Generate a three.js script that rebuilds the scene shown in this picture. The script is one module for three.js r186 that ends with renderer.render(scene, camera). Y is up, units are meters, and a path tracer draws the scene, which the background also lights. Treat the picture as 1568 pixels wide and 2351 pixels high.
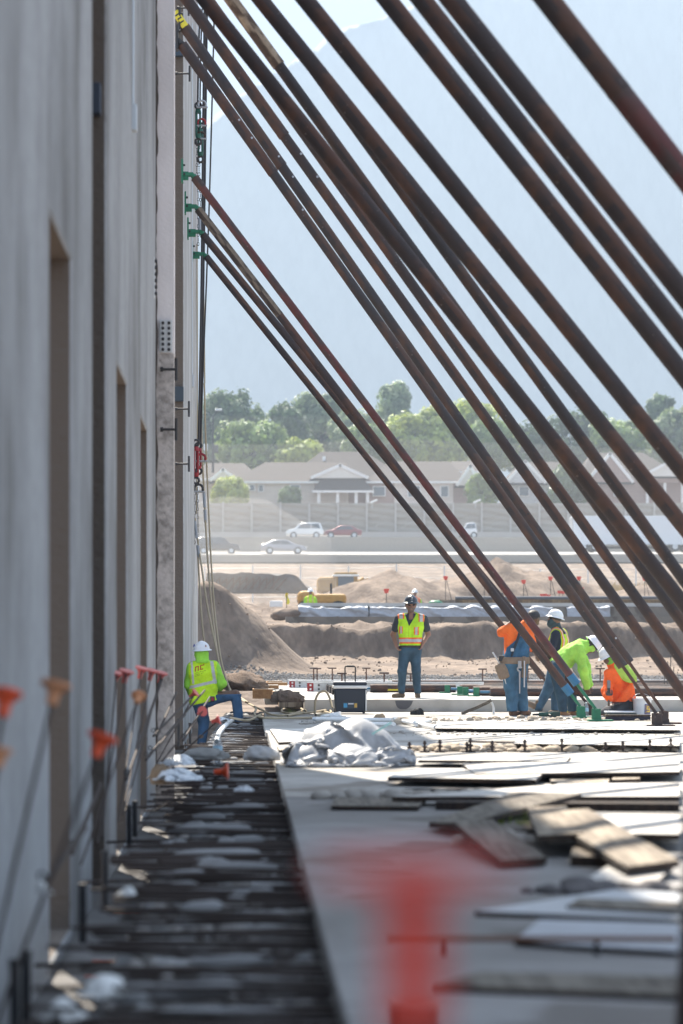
import * as THREE from 'three';
import { mergeGeometries, mergeVertices, toCreasedNormals } from 'three/addons/utils/BufferGeometryUtils.js';
import { RoundedBoxGeometry } from 'three/addons/geometries/RoundedBoxGeometry.js';

// ---------------------------------------------------------------- camera, sky, sun, exposure
const PW = 1568, PH = 2351, FOCAL = 5551, VX = 565, VY = 1500, EYE = 1.0;   // picture units of the lens: size, focal length, where the horizontal axis leaves
const scene = new THREE.Scene();
const camera = new THREE.PerspectiveCamera(2 * Math.atan(PH / 2 / FOCAL) * 180 / Math.PI, PW / PH, 0.2, 9000);
camera.position.set(0, EYE, 0);
camera.lookAt(0, EYE, -10);
camera.setViewOffset(PW, PH, PW / 2 - VX, PH / 2 - VY, PW, PH);              // a shifted lens: the uprights stay upright
camera.focus = 41.5; camera.userData.fStop = 2.0;

const renderer = new THREE.WebGLRenderer({ antialias: true });
renderer.setSize(683, 1024);
renderer.toneMapping = THREE.LinearToneMapping;
renderer.toneMappingExposure = 3.75;
renderer.shadowMap.enabled = true;

const SUN = new THREE.Vector3(-0.217, 1, -0.81).normalize();
const sun = new THREE.DirectionalLight(new THREE.Color(1, 0.915, 0.79), 5.0);
sun.position.copy(SUN).multiplyScalar(120); sun.position.z -= 30;
sun.target.position.set(0, 0, -30);
sun.castShadow = true;
Object.assign(sun.shadow.camera, { left: -60, right: 60, top: 60, bottom: -60, near: 1, far: 400 });
scene.add(sun, sun.target);

// seeded randomness and noise
function rng(seed) { let s = seed >>> 0; return () => { s = (s + 0x6D2B79F5) >>> 0; let t = s; t = Math.imul(t ^ (t >>> 15), t | 1); t ^= t + Math.imul(t ^ (t >>> 7), t | 61); return ((t ^ (t >>> 14)) >>> 0) / 4294967296; }; }
const lerp = THREE.MathUtils.lerp, clamp = THREE.MathUtils.clamp, smooth = THREE.MathUtils.smoothstep;
function hash3(x, y, z) { let h = Math.imul(x, 374761393) ^ Math.imul(y, 668265263) ^ Math.imul(z, 2147483647 ^ 0x5bd1e995); h = Math.imul(h ^ (h >>> 13), 1274126177); return ((h ^ (h >>> 16)) >>> 0) / 4294967296; }
function vnoise(x, y, seed = 0, px = 0, py = 0) {              // value noise, with a period when px is given
  const ix = Math.floor(x), iy = Math.floor(y), fx = x - ix, fy = y - iy, u = fx * fx * (3 - 2 * fx), v = fy * fy * (3 - 2 * fy);
  const w = (n, p) => p ? ((n % p) + p) % p : n;
  const h = (a, b) => hash3(w(a, px), w(b, py), seed);
  return lerp(lerp(h(ix, iy), h(ix + 1, iy), u), lerp(h(ix, iy + 1), h(ix + 1, iy + 1), u), v);
}
function fbm(x, y, oct = 4, seed = 0, px = 0, py = 0) { let s = 0, a = 0.5, n = 0; for (let i = 0; i < oct; i++) { s += a * vnoise(x, y, seed + i * 17, px, py); n += a; a *= 0.5; x *= 2; y *= 2; px *= 2; py *= 2; } return s / n; }

// the sky: hazy morning air, palest on the sun's side, thin cloud
{
  const W = 512, H = 256, data = new Float32Array(W * H * 4), dir = new THREE.Vector3();
  for (let j = 0; j < H; j++) for (let i = 0; i < W; i++) {
    const el = ((j + 0.5) / H - 0.5) * Math.PI, az = ((i + 0.5) / W - 0.5) * 2 * Math.PI;
    dir.set(Math.cos(az) * Math.cos(el), Math.sin(el), Math.sin(az) * Math.cos(el));
    const t = Math.pow(Math.max(0, dir.y), 0.55), a = Math.acos(clamp(dir.dot(SUN), -1, 1)) * 57.3;
    const glow = 0.55 * Math.exp(-a / 22), cl = smooth(fbm(dir.x / (dir.y + 0.12) * 1.4, dir.z / (dir.y + 0.12) * 1.4, 4, 5), 0.5, 0.75) * smooth(dir.y, 0.02, 0.2) * 0.55;
    let c = [lerp(0.30, 0.075, t), lerp(0.36, 0.115, t), lerp(0.44, 0.20, t)];
    c = c.map((v, k) => lerp(v, [0.5, 0.51, 0.53][k], cl) + 0.6 * glow * [1, 0.96, 0.9][k]);
    const o = (j * W + i) * 4; data[o] = c[0]; data[o + 1] = c[1]; data[o + 2] = c[2]; data[o + 3] = 1;
  }
  const t = new THREE.DataTexture(data, W, H, THREE.RGBAFormat, THREE.FloatType);
  t.mapping = THREE.EquirectangularReflectionMapping; t.magFilter = t.minFilter = THREE.LinearFilter; t.needsUpdate = true;
  scene.background = t; scene.environment = t;
}
scene.fog = new THREE.FogExp2(new THREE.Color(0.66, 0.82, 1.0), 0.0008);

// ---------------------------------------------------------------- helpers
const V = (x, y, z) => new THREE.Vector3(x, y, z);
const scaleAt = (d) => FOCAL / d;
const at = (x, y, d) => V((x - VX) * d / FOCAL, EYE + (VY - y) * d / FOCAL, -d);    // a measured point of the photograph at a distance of d metres
const used = new Map();
function numbered(n) { const k = used.get(n) ?? 0; used.set(n, k + 1); return k ? n + '_' + String(k).padStart(3, '0') : n; }
function shadows(o) { o.castShadow = o.receiveShadow = true; return o; }
function tag(o, label, category, group, kind) { if (label) o.userData.label = label; if (category) o.userData.category = category; if (group) o.userData.group = group; if (kind) o.userData.kind = kind; return o; }
function thing(name, label, category, pos = V(0, 0, 0), group) { const g = new THREE.Group(); g.name = numbered(name); g.position.copy(pos); scene.add(g); return tag(g, label, category, group); }
function part(name, geo, mat, parent) { const m = shadows(new THREE.Mesh(geo, mat)); m.name = parent ? name : numbered(name); (parent ?? scene).add(m); return m; }
function solid(name, geo, mat, label, category, group) { return tag(part(name, geo, mat), label, category, group); }
function struct(name, geo, mat, label, category) { return tag(part(name, geo, mat), label, category, null, 'structure'); }
const merge = (list) => mergeGeometries(list.map((g) => { g = g.index ? g.toNonIndexed() : g; for (const k of Object.keys(g.attributes)) if (!['position', 'normal', 'uv'].includes(k)) g.deleteAttribute(k); g.morphAttributes = {}; return g; }));
function boxUV(g) {                                                       // uv in metres on the plane that each face looks along
  g = g.index ? g.toNonIndexed() : g; const p = g.attributes.position, n = g.attributes.normal, uv = new Float32Array(p.count * 2);
  for (let i = 0; i < p.count; i++) { const ax = Math.abs(n.getX(i)), ay = Math.abs(n.getY(i)), az = Math.abs(n.getZ(i)); const a = ax > ay && ax > az ? [p.getZ(i), p.getY(i)] : ay > az ? [p.getX(i), p.getZ(i)] : [p.getX(i), p.getY(i)]; uv[2 * i] = a[0]; uv[2 * i + 1] = a[1]; }
  g.setAttribute('uv', new THREE.BufferAttribute(uv, 2)); return g;
}
const bx = (w, h, d, x = 0, y = 0, z = 0) => boxUV(new THREE.BoxGeometry(w, h, d).translate(x, y, z));
const rbx = (w, h, d, r = 0.01, x = 0, y = 0, z = 0) => boxUV(new RoundedBoxGeometry(w, h, d, 2, Math.min(r, w / 2.1, h / 2.1, d / 2.1)).translate(x, y, z));
const span = (x0, x1, y0, y1, d0, d1) => bx(x1 - x0, y1 - y0, d1 - d0, (x0 + x1) / 2, (y0 + y1) / 2, -(d0 + d1) / 2);
const Y = V(0, 1, 0);
function rod(a, b, ra, rb = ra, seg = 12, open = false) {                 // a round bar from a to b, uv in metres
  const L = a.distanceTo(b), g = new THREE.CylinderGeometry(rb, ra, L, seg, Math.max(1, Math.min(10, Math.round(L / 1.5))), open), uv = g.attributes.uv;
  for (let i = 0; i < uv.count; i++) uv.setXY(i, uv.getX(i) * 6.283 * ra, uv.getY(i) * L);
  g.applyQuaternion(new THREE.Quaternion().setFromUnitVectors(Y, b.clone().sub(a).normalize())); g.translate((a.x + b.x) / 2, (a.y + b.y) / 2, (a.z + b.z) / 2); return g;
}
function tube(pts, r, seg = 40, rad = 7) { return new THREE.TubeGeometry(new THREE.CatmullRomCurve3(pts), seg, r, rad, false); }
function warp(g, f) { const p = g.attributes.position, v = V(0, 0, 0); for (let i = 0; i < p.count; i++) { v.fromBufferAttribute(p, i); f(v, i); p.setXYZ(i, v.x, v.y, v.z); } g.computeVertexNormals(); return g; }
function rock(r, seed, detail = 2, sq = 0.7) { const R = rng(seed), o = R() * 50; let g = mergeVertices(new THREE.IcosahedronGeometry(1, detail).deleteAttribute('uv').deleteAttribute('normal')); g = warp(g, (v) => { const k = 0.65 + 0.7 * fbm(v.x * 1.3 + o, v.y * 1.3 + v.z * 1.7 + o, 3, seed); v.multiplyScalar(k * r); v.y *= sq; }); g.setAttribute('uv', new THREE.BufferAttribute(new Float32Array(g.attributes.position.count * 2), 2)); const p = g.attributes.position, uv = g.attributes.uv; for (let i = 0; i < p.count; i++) uv.setXY(i, p.getX(i) + p.getZ(i), p.getY(i) + p.getZ(i)); return g; }

// textures: fn(u, v) in 0..1 gives linear rgb
function tex(n, fn, metres = 1, m = n) {
  const d = new Uint8Array(n * m * 4), s = (c) => { c = clamp(c, 0, 1); return Math.round(255 * (c <= 0.0031308 ? 12.92 * c : 1.055 * Math.pow(c, 1 / 2.4) - 0.055)); };
  for (let j = 0; j < m; j++) for (let i = 0; i < n; i++) { const c = fn(i / n, j / m), o = (j * n + i) * 4; d[o] = s(c[0]); d[o + 1] = s(c[1]); d[o + 2] = s(c[2]); d[o + 3] = 255; }
  const t = new THREE.DataTexture(d, n, m); t.colorSpace = THREE.SRGBColorSpace; t.wrapS = t.wrapT = THREE.RepeatWrapping; t.magFilter = THREE.LinearFilter; t.minFilter = THREE.LinearMipmapLinearFilter; t.generateMipmaps = true; t.repeat.set(1 / metres, 1 / metres); t.needsUpdate = true; return t;
}
function gray(n, fn, metres = 1) { const t = tex(n, (u, v) => { const c = fn(u, v); return [c, c, c]; }, metres); t.colorSpace = THREE.NoColorSpace; return t; }
const mixc = (a, b, t) => [lerp(a[0], b[0], t), lerp(a[1], b[1], t), lerp(a[2], b[2], t)];
const std = (color, roughness = 0.8, extra = {}) => new THREE.MeshStandardMaterial({ color: Array.isArray(color) ? new THREE.Color().setRGB(...color) : color, roughness, ...extra });
const phys = (color, roughness = 0.5, extra = {}) => new THREE.MeshPhysicalMaterial({ color: Array.isArray(color) ? new THREE.Color().setRGB(...color) : color, roughness, ...extra });
const bumpNoise = gray(256, (u, v) => fbm(u * 16, v * 16, 4, 3, 16, 16), 0.5), bumpCoarse = gray(256, (u, v) => fbm(u * 8, v * 8, 5, 9, 8, 8), 1.5);

const T = {
  wall: tex(512, (u, v) => { const a = fbm(u * 6, v * 3, 4, 21, 6, 3), s = fbm(u * 40, v * 3, 3, 22, 40, 3), f = fbm(u * 90, v * 90, 2, 23, 90, 90), st = smooth(s, 0.55, 0.8) * 0.35 * smooth(a, 0.35, 0.7); return mixc([0.33, 0.335, 0.34], [0.13, 0.126, 0.12], clamp((a - 0.36) * 1.9 + st * 1.4, 0, 1)).map((c) => c * (0.88 + 0.24 * f)); }, 5),
  slab: tex(1024, (u, v) => { const a = fbm(u * 7, v * 7, 5, 31, 7, 7), b = fbm(u * 24, v * 24, 4, 32, 24, 24), st = smooth(fbm(u * 10, v * 10, 4, 33, 10, 10), 0.62, 0.72), sp = smooth(vnoise(u * 200, v * 200, 34, 200, 200), 0.93, 0.97); return mixc(mixc([0.50, 0.48, 0.45], [0.36, 0.34, 0.31], smooth(a, 0.35, 0.7)), [0.24, 0.21, 0.18], st * 0.85 + sp * 0.7).map((c) => c * (0.85 + 0.3 * b)); }, 6),
  rust: tex(512, (u, v) => { const a = fbm(u * 5, v * 4, 4, 41, 5, 4), b = fbm(u * 22, v * 16, 4, 42, 22, 16), o = smooth(fbm(u * 6, v * 9, 4, 43, 6, 9), 0.56, 0.72), w = smooth(vnoise(u * 70, v * 60, 44, 70, 60), 0.95, 0.985); return mixc(mixc(mixc([0.095, 0.042, 0.025], [0.042, 0.029, 0.027], smooth(a, 0.36, 0.62)), [0.14, 0.058, 0.026], o * 0.42), [0.30, 0.26, 0.23], w * 0.5).map((c) => c * (0.75 + 0.5 * b)); }, 2.2),
  dirt: tex(512, (u, v) => { const a = fbm(u * 5, v * 5, 5, 51, 5, 5), b = fbm(u * 40, v * 40, 3, 52, 40, 40); return mixc([0.24, 0.182, 0.138], [0.145, 0.108, 0.083], smooth(a, 0.3, 0.7)).map((c) => c * (0.7 + 0.6 * b)); }, 4),
  wood: tex(512, (u, v) => { const g = fbm(u * 60 + fbm(u * 4, v * 3, 3, 61, 4, 3) * 3, v * 4, 3, 62, 0, 4), a = fbm(u * 5, v * 5, 3, 63, 5, 5); return mixc([0.50, 0.43, 0.34], [0.15, 0.11, 0.08], clamp((g - 0.3) * 1.6 + (a - 0.45) * 1.2, 0, 1)); }, 1.2),
  osb: tex(256, (u, v) => { const a = fbm(u * 30, v * 8, 2, 71, 30, 8), b = fbm(u * 9, v * 26, 2, 72, 9, 26), c = vnoise(u * 14, v * 14, 73, 14, 14); return mixc([0.42, 0.24, 0.11], [0.24, 0.12, 0.05], c > 0.5 ? a : b); }, 0.8),
  cloth: tex(256, (u, v) => { const a = fbm(u * 6, v * 6, 4, 81, 6, 6), b = vnoise(u * 90, v * 90, 82, 90, 90); const k = 0.72 + 0.4 * a + 0.12 * (b - 0.5); return [k, k, k]; }, 0.5),
  roof: tex(256, (u, v) => { const a = fbm(u * 20, v * 20, 3, 91, 20, 20), r = (v * 24) % 1 < 0.18 ? 0.8 : 1; return mixc([0.072, 0.056, 0.05], [0.05, 0.04, 0.037], a).map((c) => c * r); }, 5),
  asphalt: tex(256, (u, v) => { const b = fbm(u * 50, v * 50, 3, 95, 50, 50); const k = 0.16 + 0.08 * b; return [k, k * 0.98, k * 0.95]; }, 3),
};
const M = {
  wall: std(0xffffff, 0.9, { map: T.wall, bumpMap: bumpCoarse, bumpScale: 0.004 }),
  farWall: std([1, 1, 1], 0.9, { map: tex(256, (u, v) => { const a = fbm(u * 6, v * 3, 4, 25, 6, 3), s = fbm(u * 40, v * 3, 3, 26, 40, 3); return mixc([0.50, 0.50, 0.50], [0.34, 0.335, 0.325], smooth(a * 0.6 + s * 0.4, 0.35, 0.65)); }, 4), bumpMap: bumpCoarse, bumpScale: 0.003 }),
  dirtyStone: std(0xffffff, 0.9, { map: tex(256, (u, v) => { const a = fbm(u * 5, v * 3, 5, 27, 5, 3), s = fbm(u * 30, v * 30, 3, 28, 30, 30); return mixc([0.62, 0.56, 0.52], [0.20, 0.175, 0.155], smooth(a * 0.6 + s * 0.4, 0.32, 0.8)); }, 1.3), bumpMap: bumpNoise, bumpScale: 0.008 }),
  edge: std([0.12, 0.096, 0.077], 0.95, { bumpMap: bumpNoise, bumpScale: 0.01 }),  // shade inside doorways and gaps is put into this colour
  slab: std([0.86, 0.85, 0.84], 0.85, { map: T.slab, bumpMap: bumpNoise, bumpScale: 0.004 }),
  shadedNearSlab: std([0.56, 0.56, 0.58], 0.8, { map: T.slab, bumpMap: bumpNoise, bumpScale: 0.004 }),  // slab copy darkened for dirt and for the shade over the near bays
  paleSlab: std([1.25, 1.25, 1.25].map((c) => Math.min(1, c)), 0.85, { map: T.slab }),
  rust: std(0xffffff, 0.72, { map: T.rust, bumpMap: bumpNoise, bumpScale: 0.005, metalness: 0.1 }),
  rustGrey: std([0.85, 0.95, 1.0], 0.65, { map: T.rust, bumpMap: bumpNoise, bumpScale: 0.003, metalness: 0.1 }),
  rustRed: std(0xffffff, 0.6, { map: tex(256, (u, v) => { const a = fbm(u * 5, v * 6, 4, 45, 5, 6), b = fbm(u * 20, v * 20, 3, 46, 20, 20), w = smooth(vnoise(u * 40, v * 50, 47, 40, 50), 0.94, 0.98); return mixc(mixc([0.105, 0.023, 0.019], [0.06, 0.032, 0.026], smooth(a, 0.35, 0.7)), [0.4, 0.35, 0.3], w * 0.6).map((c) => c * (0.7 + 0.6 * b)); }, 2) }),
  worn: std(0xffffff, 0.8, { map: tex(256, (u, v) => { const a = fbm(u * 9, v * 5, 4, 48, 9, 5), b = fbm(u * 20, v * 20, 3, 49, 20, 20); return mixc([0.34, 0.26, 0.18], [0.10, 0.065, 0.045], smooth(a, 0.38, 0.62)).map((c) => c * (0.7 + 0.6 * b)); }, 0.9) }),
  rebar: std([0.05, 0.035, 0.029], 0.75, { map: T.cloth, metalness: 0.2 }),
  dark: std([0.03, 0.028, 0.028], 0.6), black: std([0.012, 0.012, 0.014], 0.5), steel: std([0.42, 0.42, 0.43], 0.35, { metalness: 0.8 }), galv: std([0.55, 0.58, 0.6], 0.4, { metalness: 0.5 }),
  green: std([0.012, 0.17, 0.085], 0.5, { map: T.cloth }), blue: std([0.03, 0.16, 0.30], 0.55, { map: T.cloth }), yellow: std([0.75, 0.62, 0.04], 0.6), redPaint: std([0.30, 0.014, 0.018], 0.5),
  dirt: std(0xffffff, 1, { map: T.dirt, bumpMap: bumpCoarse, bumpScale: 0.06 }), soil: std([0.75, 0.7, 0.68], 1, { map: T.dirt, bumpMap: bumpNoise, bumpScale: 0.03 }),
  wood: std([0.62, 0.60, 0.57], 0.85, { map: T.wood }), greyWood: std([0.40, 0.41, 0.42], 0.9, { map: T.wood }), osb: std(0xffffff, 0.85, { map: T.osb }), ply: std([1, 0.98, 0.95], 0.8, { map: T.wood }),
  redCap: std([0.46, 0.028, 0.015], 0.6), orange: phys([0.85, 0.10, 0.02], 0.45, { transmission: 0.25, thickness: 0 }), fadedOrange: std([0.55, 0.25, 0.12], 0.6), pinkRed: phys([0.75, 0.13, 0.10], 0.5, { transmission: 0.3, thickness: 0 }),
  plastic: phys([0.62, 0.66, 0.70], 0.42, { map: T.cloth }), white: std([0.78, 0.78, 0.76], 0.6), paper: std([0.72, 0.72, 0.70], 0.9),
  rope: std([0.45, 0.37, 0.25], 0.95, { map: T.cloth }), cable: std([0.06, 0.055, 0.055], 0.55, { metalness: 0.5 }), tape: std([0.30, 0.33, 0.37], 0.6),
  aluminium: std([0.62, 0.64, 0.66], 0.42, { metalness: 0.55, map: T.cloth }),
};
// ---------------------------------------------------------------- ground
const SLAB_L = 0.27, RAISED = 0.21, WALL_X = -0.96, WALL_H = 14.4;
const basePts = [[-60, -0.62], [42, -0.62], [44, -0.30], [61, -0.30], [62.6, 0.22], [66, 0.44], [68.2, 0.64], [70.5, 0.78], [72.3, 0.84], [72.55, 1.2], [72.85, 1.75], [73.2, 1.86], [76, 1.84], [83, 1.95], [90, 2.35], [100, 2.8], [120, 3.3], [150, 4.0], [185, 6.0], [205, 8.0], [214.4, 9.0], [216, 8.6], [255, 13.2], [262, 13.9], [330, 15], [600, 22], [1300, 40], [3000, 60]];
function polyline(pts, d) { if (d <= pts[0][0]) return pts[0][1]; for (let i = 1; i < pts.length; i++) if (d <= pts[i][0]) { const t = (d - pts[i - 1][0]) / (pts[i][0] - pts[i - 1][0]); return lerp(pts[i - 1][1], pts[i][1], t); } return pts[pts.length - 1][1]; }
function ground(x, d) {
  const wob = (fbm(x * 0.35 + 9, d * 0.1, 3, 101) - 0.5), far = smooth(d, 60, 66) * (1 - smooth(d, 190, 210));
  let y = polyline(basePts, d + (d > 70 && d < 82 ? wob * 1.3 : 0));
  y += far * (fbm(x * 0.9, d * 0.9, 4, 102) - 0.5) * (d < 72 ? 0.16 : d < 84 ? 0.34 : 0.85);
  if (d > 71.5 && d < 76) y += (fbm(x * 2.6, d * 2.6, 4, 107) - 0.5) * 0.3;
  const mx = x < -1.1 ? 1 : 1 - smooth(x, -1.1, 2.0), md = Math.exp(-((d - 67.6) ** 2) / (d < 67.6 ? 1.7 : 9));     // the heap beside the end of the wall
  if (d > 60 && d < 76) y = Math.max(y, lerp(y, 2.95 + 0.1 * wob, Math.pow(mx, 0.8) * md) + mx * md * (fbm(x * 2.2, d * 2.2, 4, 103) - 0.5) * 0.5);
  const pile = (cx, cd, top, r, rd) => { const q = Math.sqrt(((x - cx) / r) ** 2 + ((d - cd) / rd) ** 2); if (q < 1) { const n = fbm(x * 0.7, d * 0.7, 4, 104); y = Math.max(y, y + (top - y) * Math.pow(1 - q, 0.72) * (0.7 + 0.6 * n) + (fbm(x * 2.6, d * 2.6, 4, 109) - 0.5) * 0.55 * (1 - q)); } };
  pile(12.8, 122, 5.7, 4.9, 6); pile(15.5, 124, 5.2, 4, 5); pile(7.0, 118, 5.0, 4.2, 5); pile(9.6, 121, 4.5, 3, 5); pile(21, 120, 4.6, 5, 5); pile(-1.2, 160, 6.2, 5, 6);
  return y;
}
{
  const xs = [], ds = [];
  for (const [a, b, s] of [[-900, -120, 60], [-120, -20, 10], [-20, -6, 1], [-6, 24, 0.22], [24, 60, 2], [60, 160, 12], [160, 1000, 60]]) for (let x = a; x < b - 1e-6; x += s) xs.push(x); xs.push(1000);
  for (const [a, b, s] of [[-60, 40, 10], [40, 60, 2], [60, 84, 0.16], [84, 130, 0.5], [130, 216, 2], [216, 340, 8], [340, 3000, 120]]) for (let d = a; d < b - 1e-6; d += s) ds.push(d); ds.push(3000);
  const pos = [], uv = [], idx = [], n = xs.length;
  for (const d of ds) for (const x of xs) { pos.push(x, ground(x, d), -d); uv.push(x, d); }
  for (let j = 0; j < ds.length - 1; j++) for (let i = 0; i < n - 1; i++) { const a = j * n + i; idx.push(a, a + 1, a + n, a + 1, a + n + 1, a + n); }
  const g = new THREE.BufferGeometry(); g.setAttribute('position', new THREE.Float32BufferAttribute(pos, 3)); g.setAttribute('uv', new THREE.Float32BufferAttribute(uv, 2)); g.setIndex(idx); g.computeVertexNormals();
  struct('ground', g, M.dirt, 'brown bare earth of the building site with heaps and a low bank');
}
// the mountain behind
{
  const crest = [[-900, 120], [-700, 150]].concat([[380, 340], [475, 275], [560, 212], [640, 168], [690, 138], [735, 112], [752, 80], [790, 62], [850, 50], [890, 35], [930, 22], [1000, 0], [1100, -30], [1250, -90], [1400, -130], [1568, -150]].map(([x, y]) => { const p = at(x, y, 1650); return [p.x, p.y]; }), [[700, 330], [1000, 200]]);
  const pos = [], uv = [], idx = [], nx = 240, nd = 40;
  for (let j = 0; j <= nd; j++) for (let i = 0; i <= nx; i++) {
    const x = lerp(-800, 1000, i / nx), t = j / nd, d = t < 0.5 ? lerp(1480, 1650, t * 2) : lerp(1650, 2300, t * 2 - 1), k = t < 0.5 ? Math.pow(t * 2, 1.15) : 1 - (t - 0.5) * 1.2;
    const gully = (fbm(x * 0.012, d * 0.004, 4, 121) - 0.5) * 45 * smooth(k, 0, 0.4) * (1 - smooth(k, 0.85, 1)), crag = (fbm(x * 0.06, 3, 4, 122) - 0.5) * 9 * smooth(k, 0.7, 1);
    pos.push(x, 30 + (polyline(crest, x) - 30) * k + gully + crag, -d); uv.push(x / 40, d / 40);
  }
  for (let j = 0; j < nd; j++) for (let i = 0; i < nx; i++) { const a = j * (nx + 1) + i; idx.push(a, a + 1, a + nx + 1, a + 1, a + nx + 2, a + nx + 1); }
  const g = new THREE.BufferGeometry(); g.setAttribute('position', new THREE.Float32BufferAttribute(pos, 3)); g.setAttribute('uv', new THREE.Float32BufferAttribute(uv, 2)); g.setIndex(idx); g.computeVertexNormals();
  struct('mountain', g, std([0.5, 0.5, 0.48], 1, { map: T.cloth }), 'blue hazy mountain slope rising behind the trees and houses');
}
// ---------------------------------------------------------------- the row of upright wall panels
const doorTop = 3.14;
function panel(d0, d1, openings, label, bottom = -0.58, WALL_H = 14.4, faceMat = M.wall) {
  const t = thing('wall_panel', label, 'wall panel', V(WALL_X - 0.25, 0, -d0), 'upright concrete wall panels');
  const s = new THREE.Shape(); s.moveTo(0, bottom); s.lineTo(d1 - d0, bottom); s.lineTo(d1 - d0, WALL_H); s.lineTo(0, WALL_H); s.closePath();
  for (const [a, b, lo, hi] of openings) { const h = new THREE.Path(); h.moveTo(a - d0, lo); h.lineTo(b - d0, lo); h.lineTo(b - d0, hi); h.lineTo(a - d0, hi); h.closePath(); s.holes.push(h); }
  const g = new THREE.ExtrudeGeometry(s, { depth: 0.25, bevelEnabled: true, bevelThickness: 0.012, bevelSize: 0.012, bevelOffset: -0.012, bevelSegments: 1 });
  g.rotateY(Math.PI / 2);
  const face = [], rim = [], p = g.attributes.position, n = g.attributes.normal, uv = g.attributes.uv;   // broad faces, and edges whose colour holds the shade of the openings
  g.clearGroups();
  const order = [[], []];
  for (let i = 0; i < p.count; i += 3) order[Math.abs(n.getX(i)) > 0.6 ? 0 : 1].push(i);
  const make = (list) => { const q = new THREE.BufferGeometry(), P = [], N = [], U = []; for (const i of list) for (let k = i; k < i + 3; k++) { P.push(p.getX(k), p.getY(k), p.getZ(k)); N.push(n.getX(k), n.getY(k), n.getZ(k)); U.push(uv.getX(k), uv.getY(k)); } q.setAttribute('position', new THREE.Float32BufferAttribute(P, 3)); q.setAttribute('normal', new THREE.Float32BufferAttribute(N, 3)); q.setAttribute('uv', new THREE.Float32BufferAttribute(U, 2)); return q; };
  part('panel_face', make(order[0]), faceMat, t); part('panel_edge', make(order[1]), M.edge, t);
  return t;
}
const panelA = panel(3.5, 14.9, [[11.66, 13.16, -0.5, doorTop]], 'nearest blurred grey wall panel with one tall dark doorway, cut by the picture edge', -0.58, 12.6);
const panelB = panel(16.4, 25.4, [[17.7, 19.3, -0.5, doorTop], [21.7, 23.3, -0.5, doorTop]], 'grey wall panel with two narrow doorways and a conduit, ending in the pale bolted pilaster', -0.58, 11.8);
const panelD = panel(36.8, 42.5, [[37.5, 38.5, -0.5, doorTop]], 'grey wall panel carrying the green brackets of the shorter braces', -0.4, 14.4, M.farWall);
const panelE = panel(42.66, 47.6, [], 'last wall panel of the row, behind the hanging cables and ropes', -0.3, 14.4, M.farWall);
{
  const pil = part('pilaster', bx(0.203, 7.7, 0.34, 0.25 + 0.1015, 8.0, -(9.0 + 0.17)), std([0.86, 0.80, 0.78], 0.85, { map: tex(256, (u, v) => { const a = fbm(u * 6, v * 3, 4, 29, 6, 3); const k = 0.78 + 0.3 * a; return [k, k, k]; }, 2), bumpMap: bumpNoise, bumpScale: 0.004 }), panelB);
  pil.userData.label = 'pale pinkish pilaster on the end of the wall panel';
  part('pilaster_foot', bx(0.200, 4.75, 0.336, 0.25 + 0.100, 1.775, -(9.0 + 0.17)), M.dirtyStone, panelB);
  const strip = part('rough_strip', warp(new THREE.BoxGeometry(0.035, 12, 0.06, 1, 200, 1).translate(0.262, 5.6, -8.985), (v) => { v.x += (fbm(v.y * 6, 2, 3, 131) - 0.5) * 0.04; v.z += (fbm(v.y * 8, 7, 3, 132) - 0.5) * 0.05; }), M.edge, panelB);
  const plate = part('bolted_plate', rbx(0.135, 0.345, 0.016, 0.004, 0, 0, 0), std([0.66, 0.66, 0.65], 0.5, { metalness: 0.3 }), panelB); const q = at(381, 772, 25.38); plate.position.set(q.x - panelB.position.x, q.y, q.z - panelB.position.z);
  const bolt = new THREE.CylinderGeometry(0.0165, 0.0165, 0.03, 10).rotateX(Math.PI / 2);
  for (let r = 0; r < 6; r++) for (let c = 0; c < 2; c++) { const b = part('bolt', bolt, M.dark, plate); b.position.set(c ? 0.032 : -0.032, 0.137 - r * 0.055 - (r > 2 ? 0.003 : 0), 0.018); }
  const p2 = part('bolted_plate', rbx(0.016, 0.42, 0.13, 0.004, 0, 0, 0), std([0.6, 0.6, 0.6], 0.5, { metalness: 0.3 }), panelB); const q2 = at(357, 638, 24.9); p2.position.set(0.262, q2.y, q2.z - panelB.position.z);
  for (let r = 0; r < 6; r++) { const b = part('bolt', new THREE.CylinderGeometry(0.018, 0.018, 0.03, 10).rotateZ(Math.PI / 2), M.dark, p2); b.position.set(0.018, 0.17 - r * 0.067, 0.02); }
  // an added sun blocker, then dark steel seats in the slots
  part('slot_sun_blocker', bx(0.06, 12.2, 1.5, 0.06, 5.5, 0.75), std([0.10, 0.075, 0.055], 0.9, { map: T.wood }), panelB);  // added board closing the slot so no sun stripe reaches the slab
  const s1 = part('bearing_block', rbx(0.2, 0.21, 0.10, 0.01, 0.13, 4.745, 0.055), std([0.03, 0.04, 0.06], 0.5), panelB);
  const s2 = part('bearing_block', rbx(0.2, 0.20, 0.10, 0.01, 0.16, 10.17, 0.055), std([0.03, 0.05, 0.075], 0.5), panelD);
  const s3 = part('bearing_block', rbx(0.2, 0.22, 0.10, 0.01, 0.16, 4.94, 0.055), std([0.03, 0.045, 0.06], 0.5), panelD);
  // conduits with their boxes
  for (const [pn, d, top, box] of [[panelB, 20.1, 12, 5.55], [panelD, 42.2, 12, 5.85]]) {
    part('conduit', rod(V(0.268, box, -(d + pn.position.z)), V(0.268, top, -(d + pn.position.z)), 0.013, 0.013, 8), M.galv, pn);
    part('junction_box', rbx(0.05, 0.22, 0.12, 0.008, 0.278, box - 0.1, -(d + pn.position.z)), M.galv, pn);
  }
}
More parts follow.
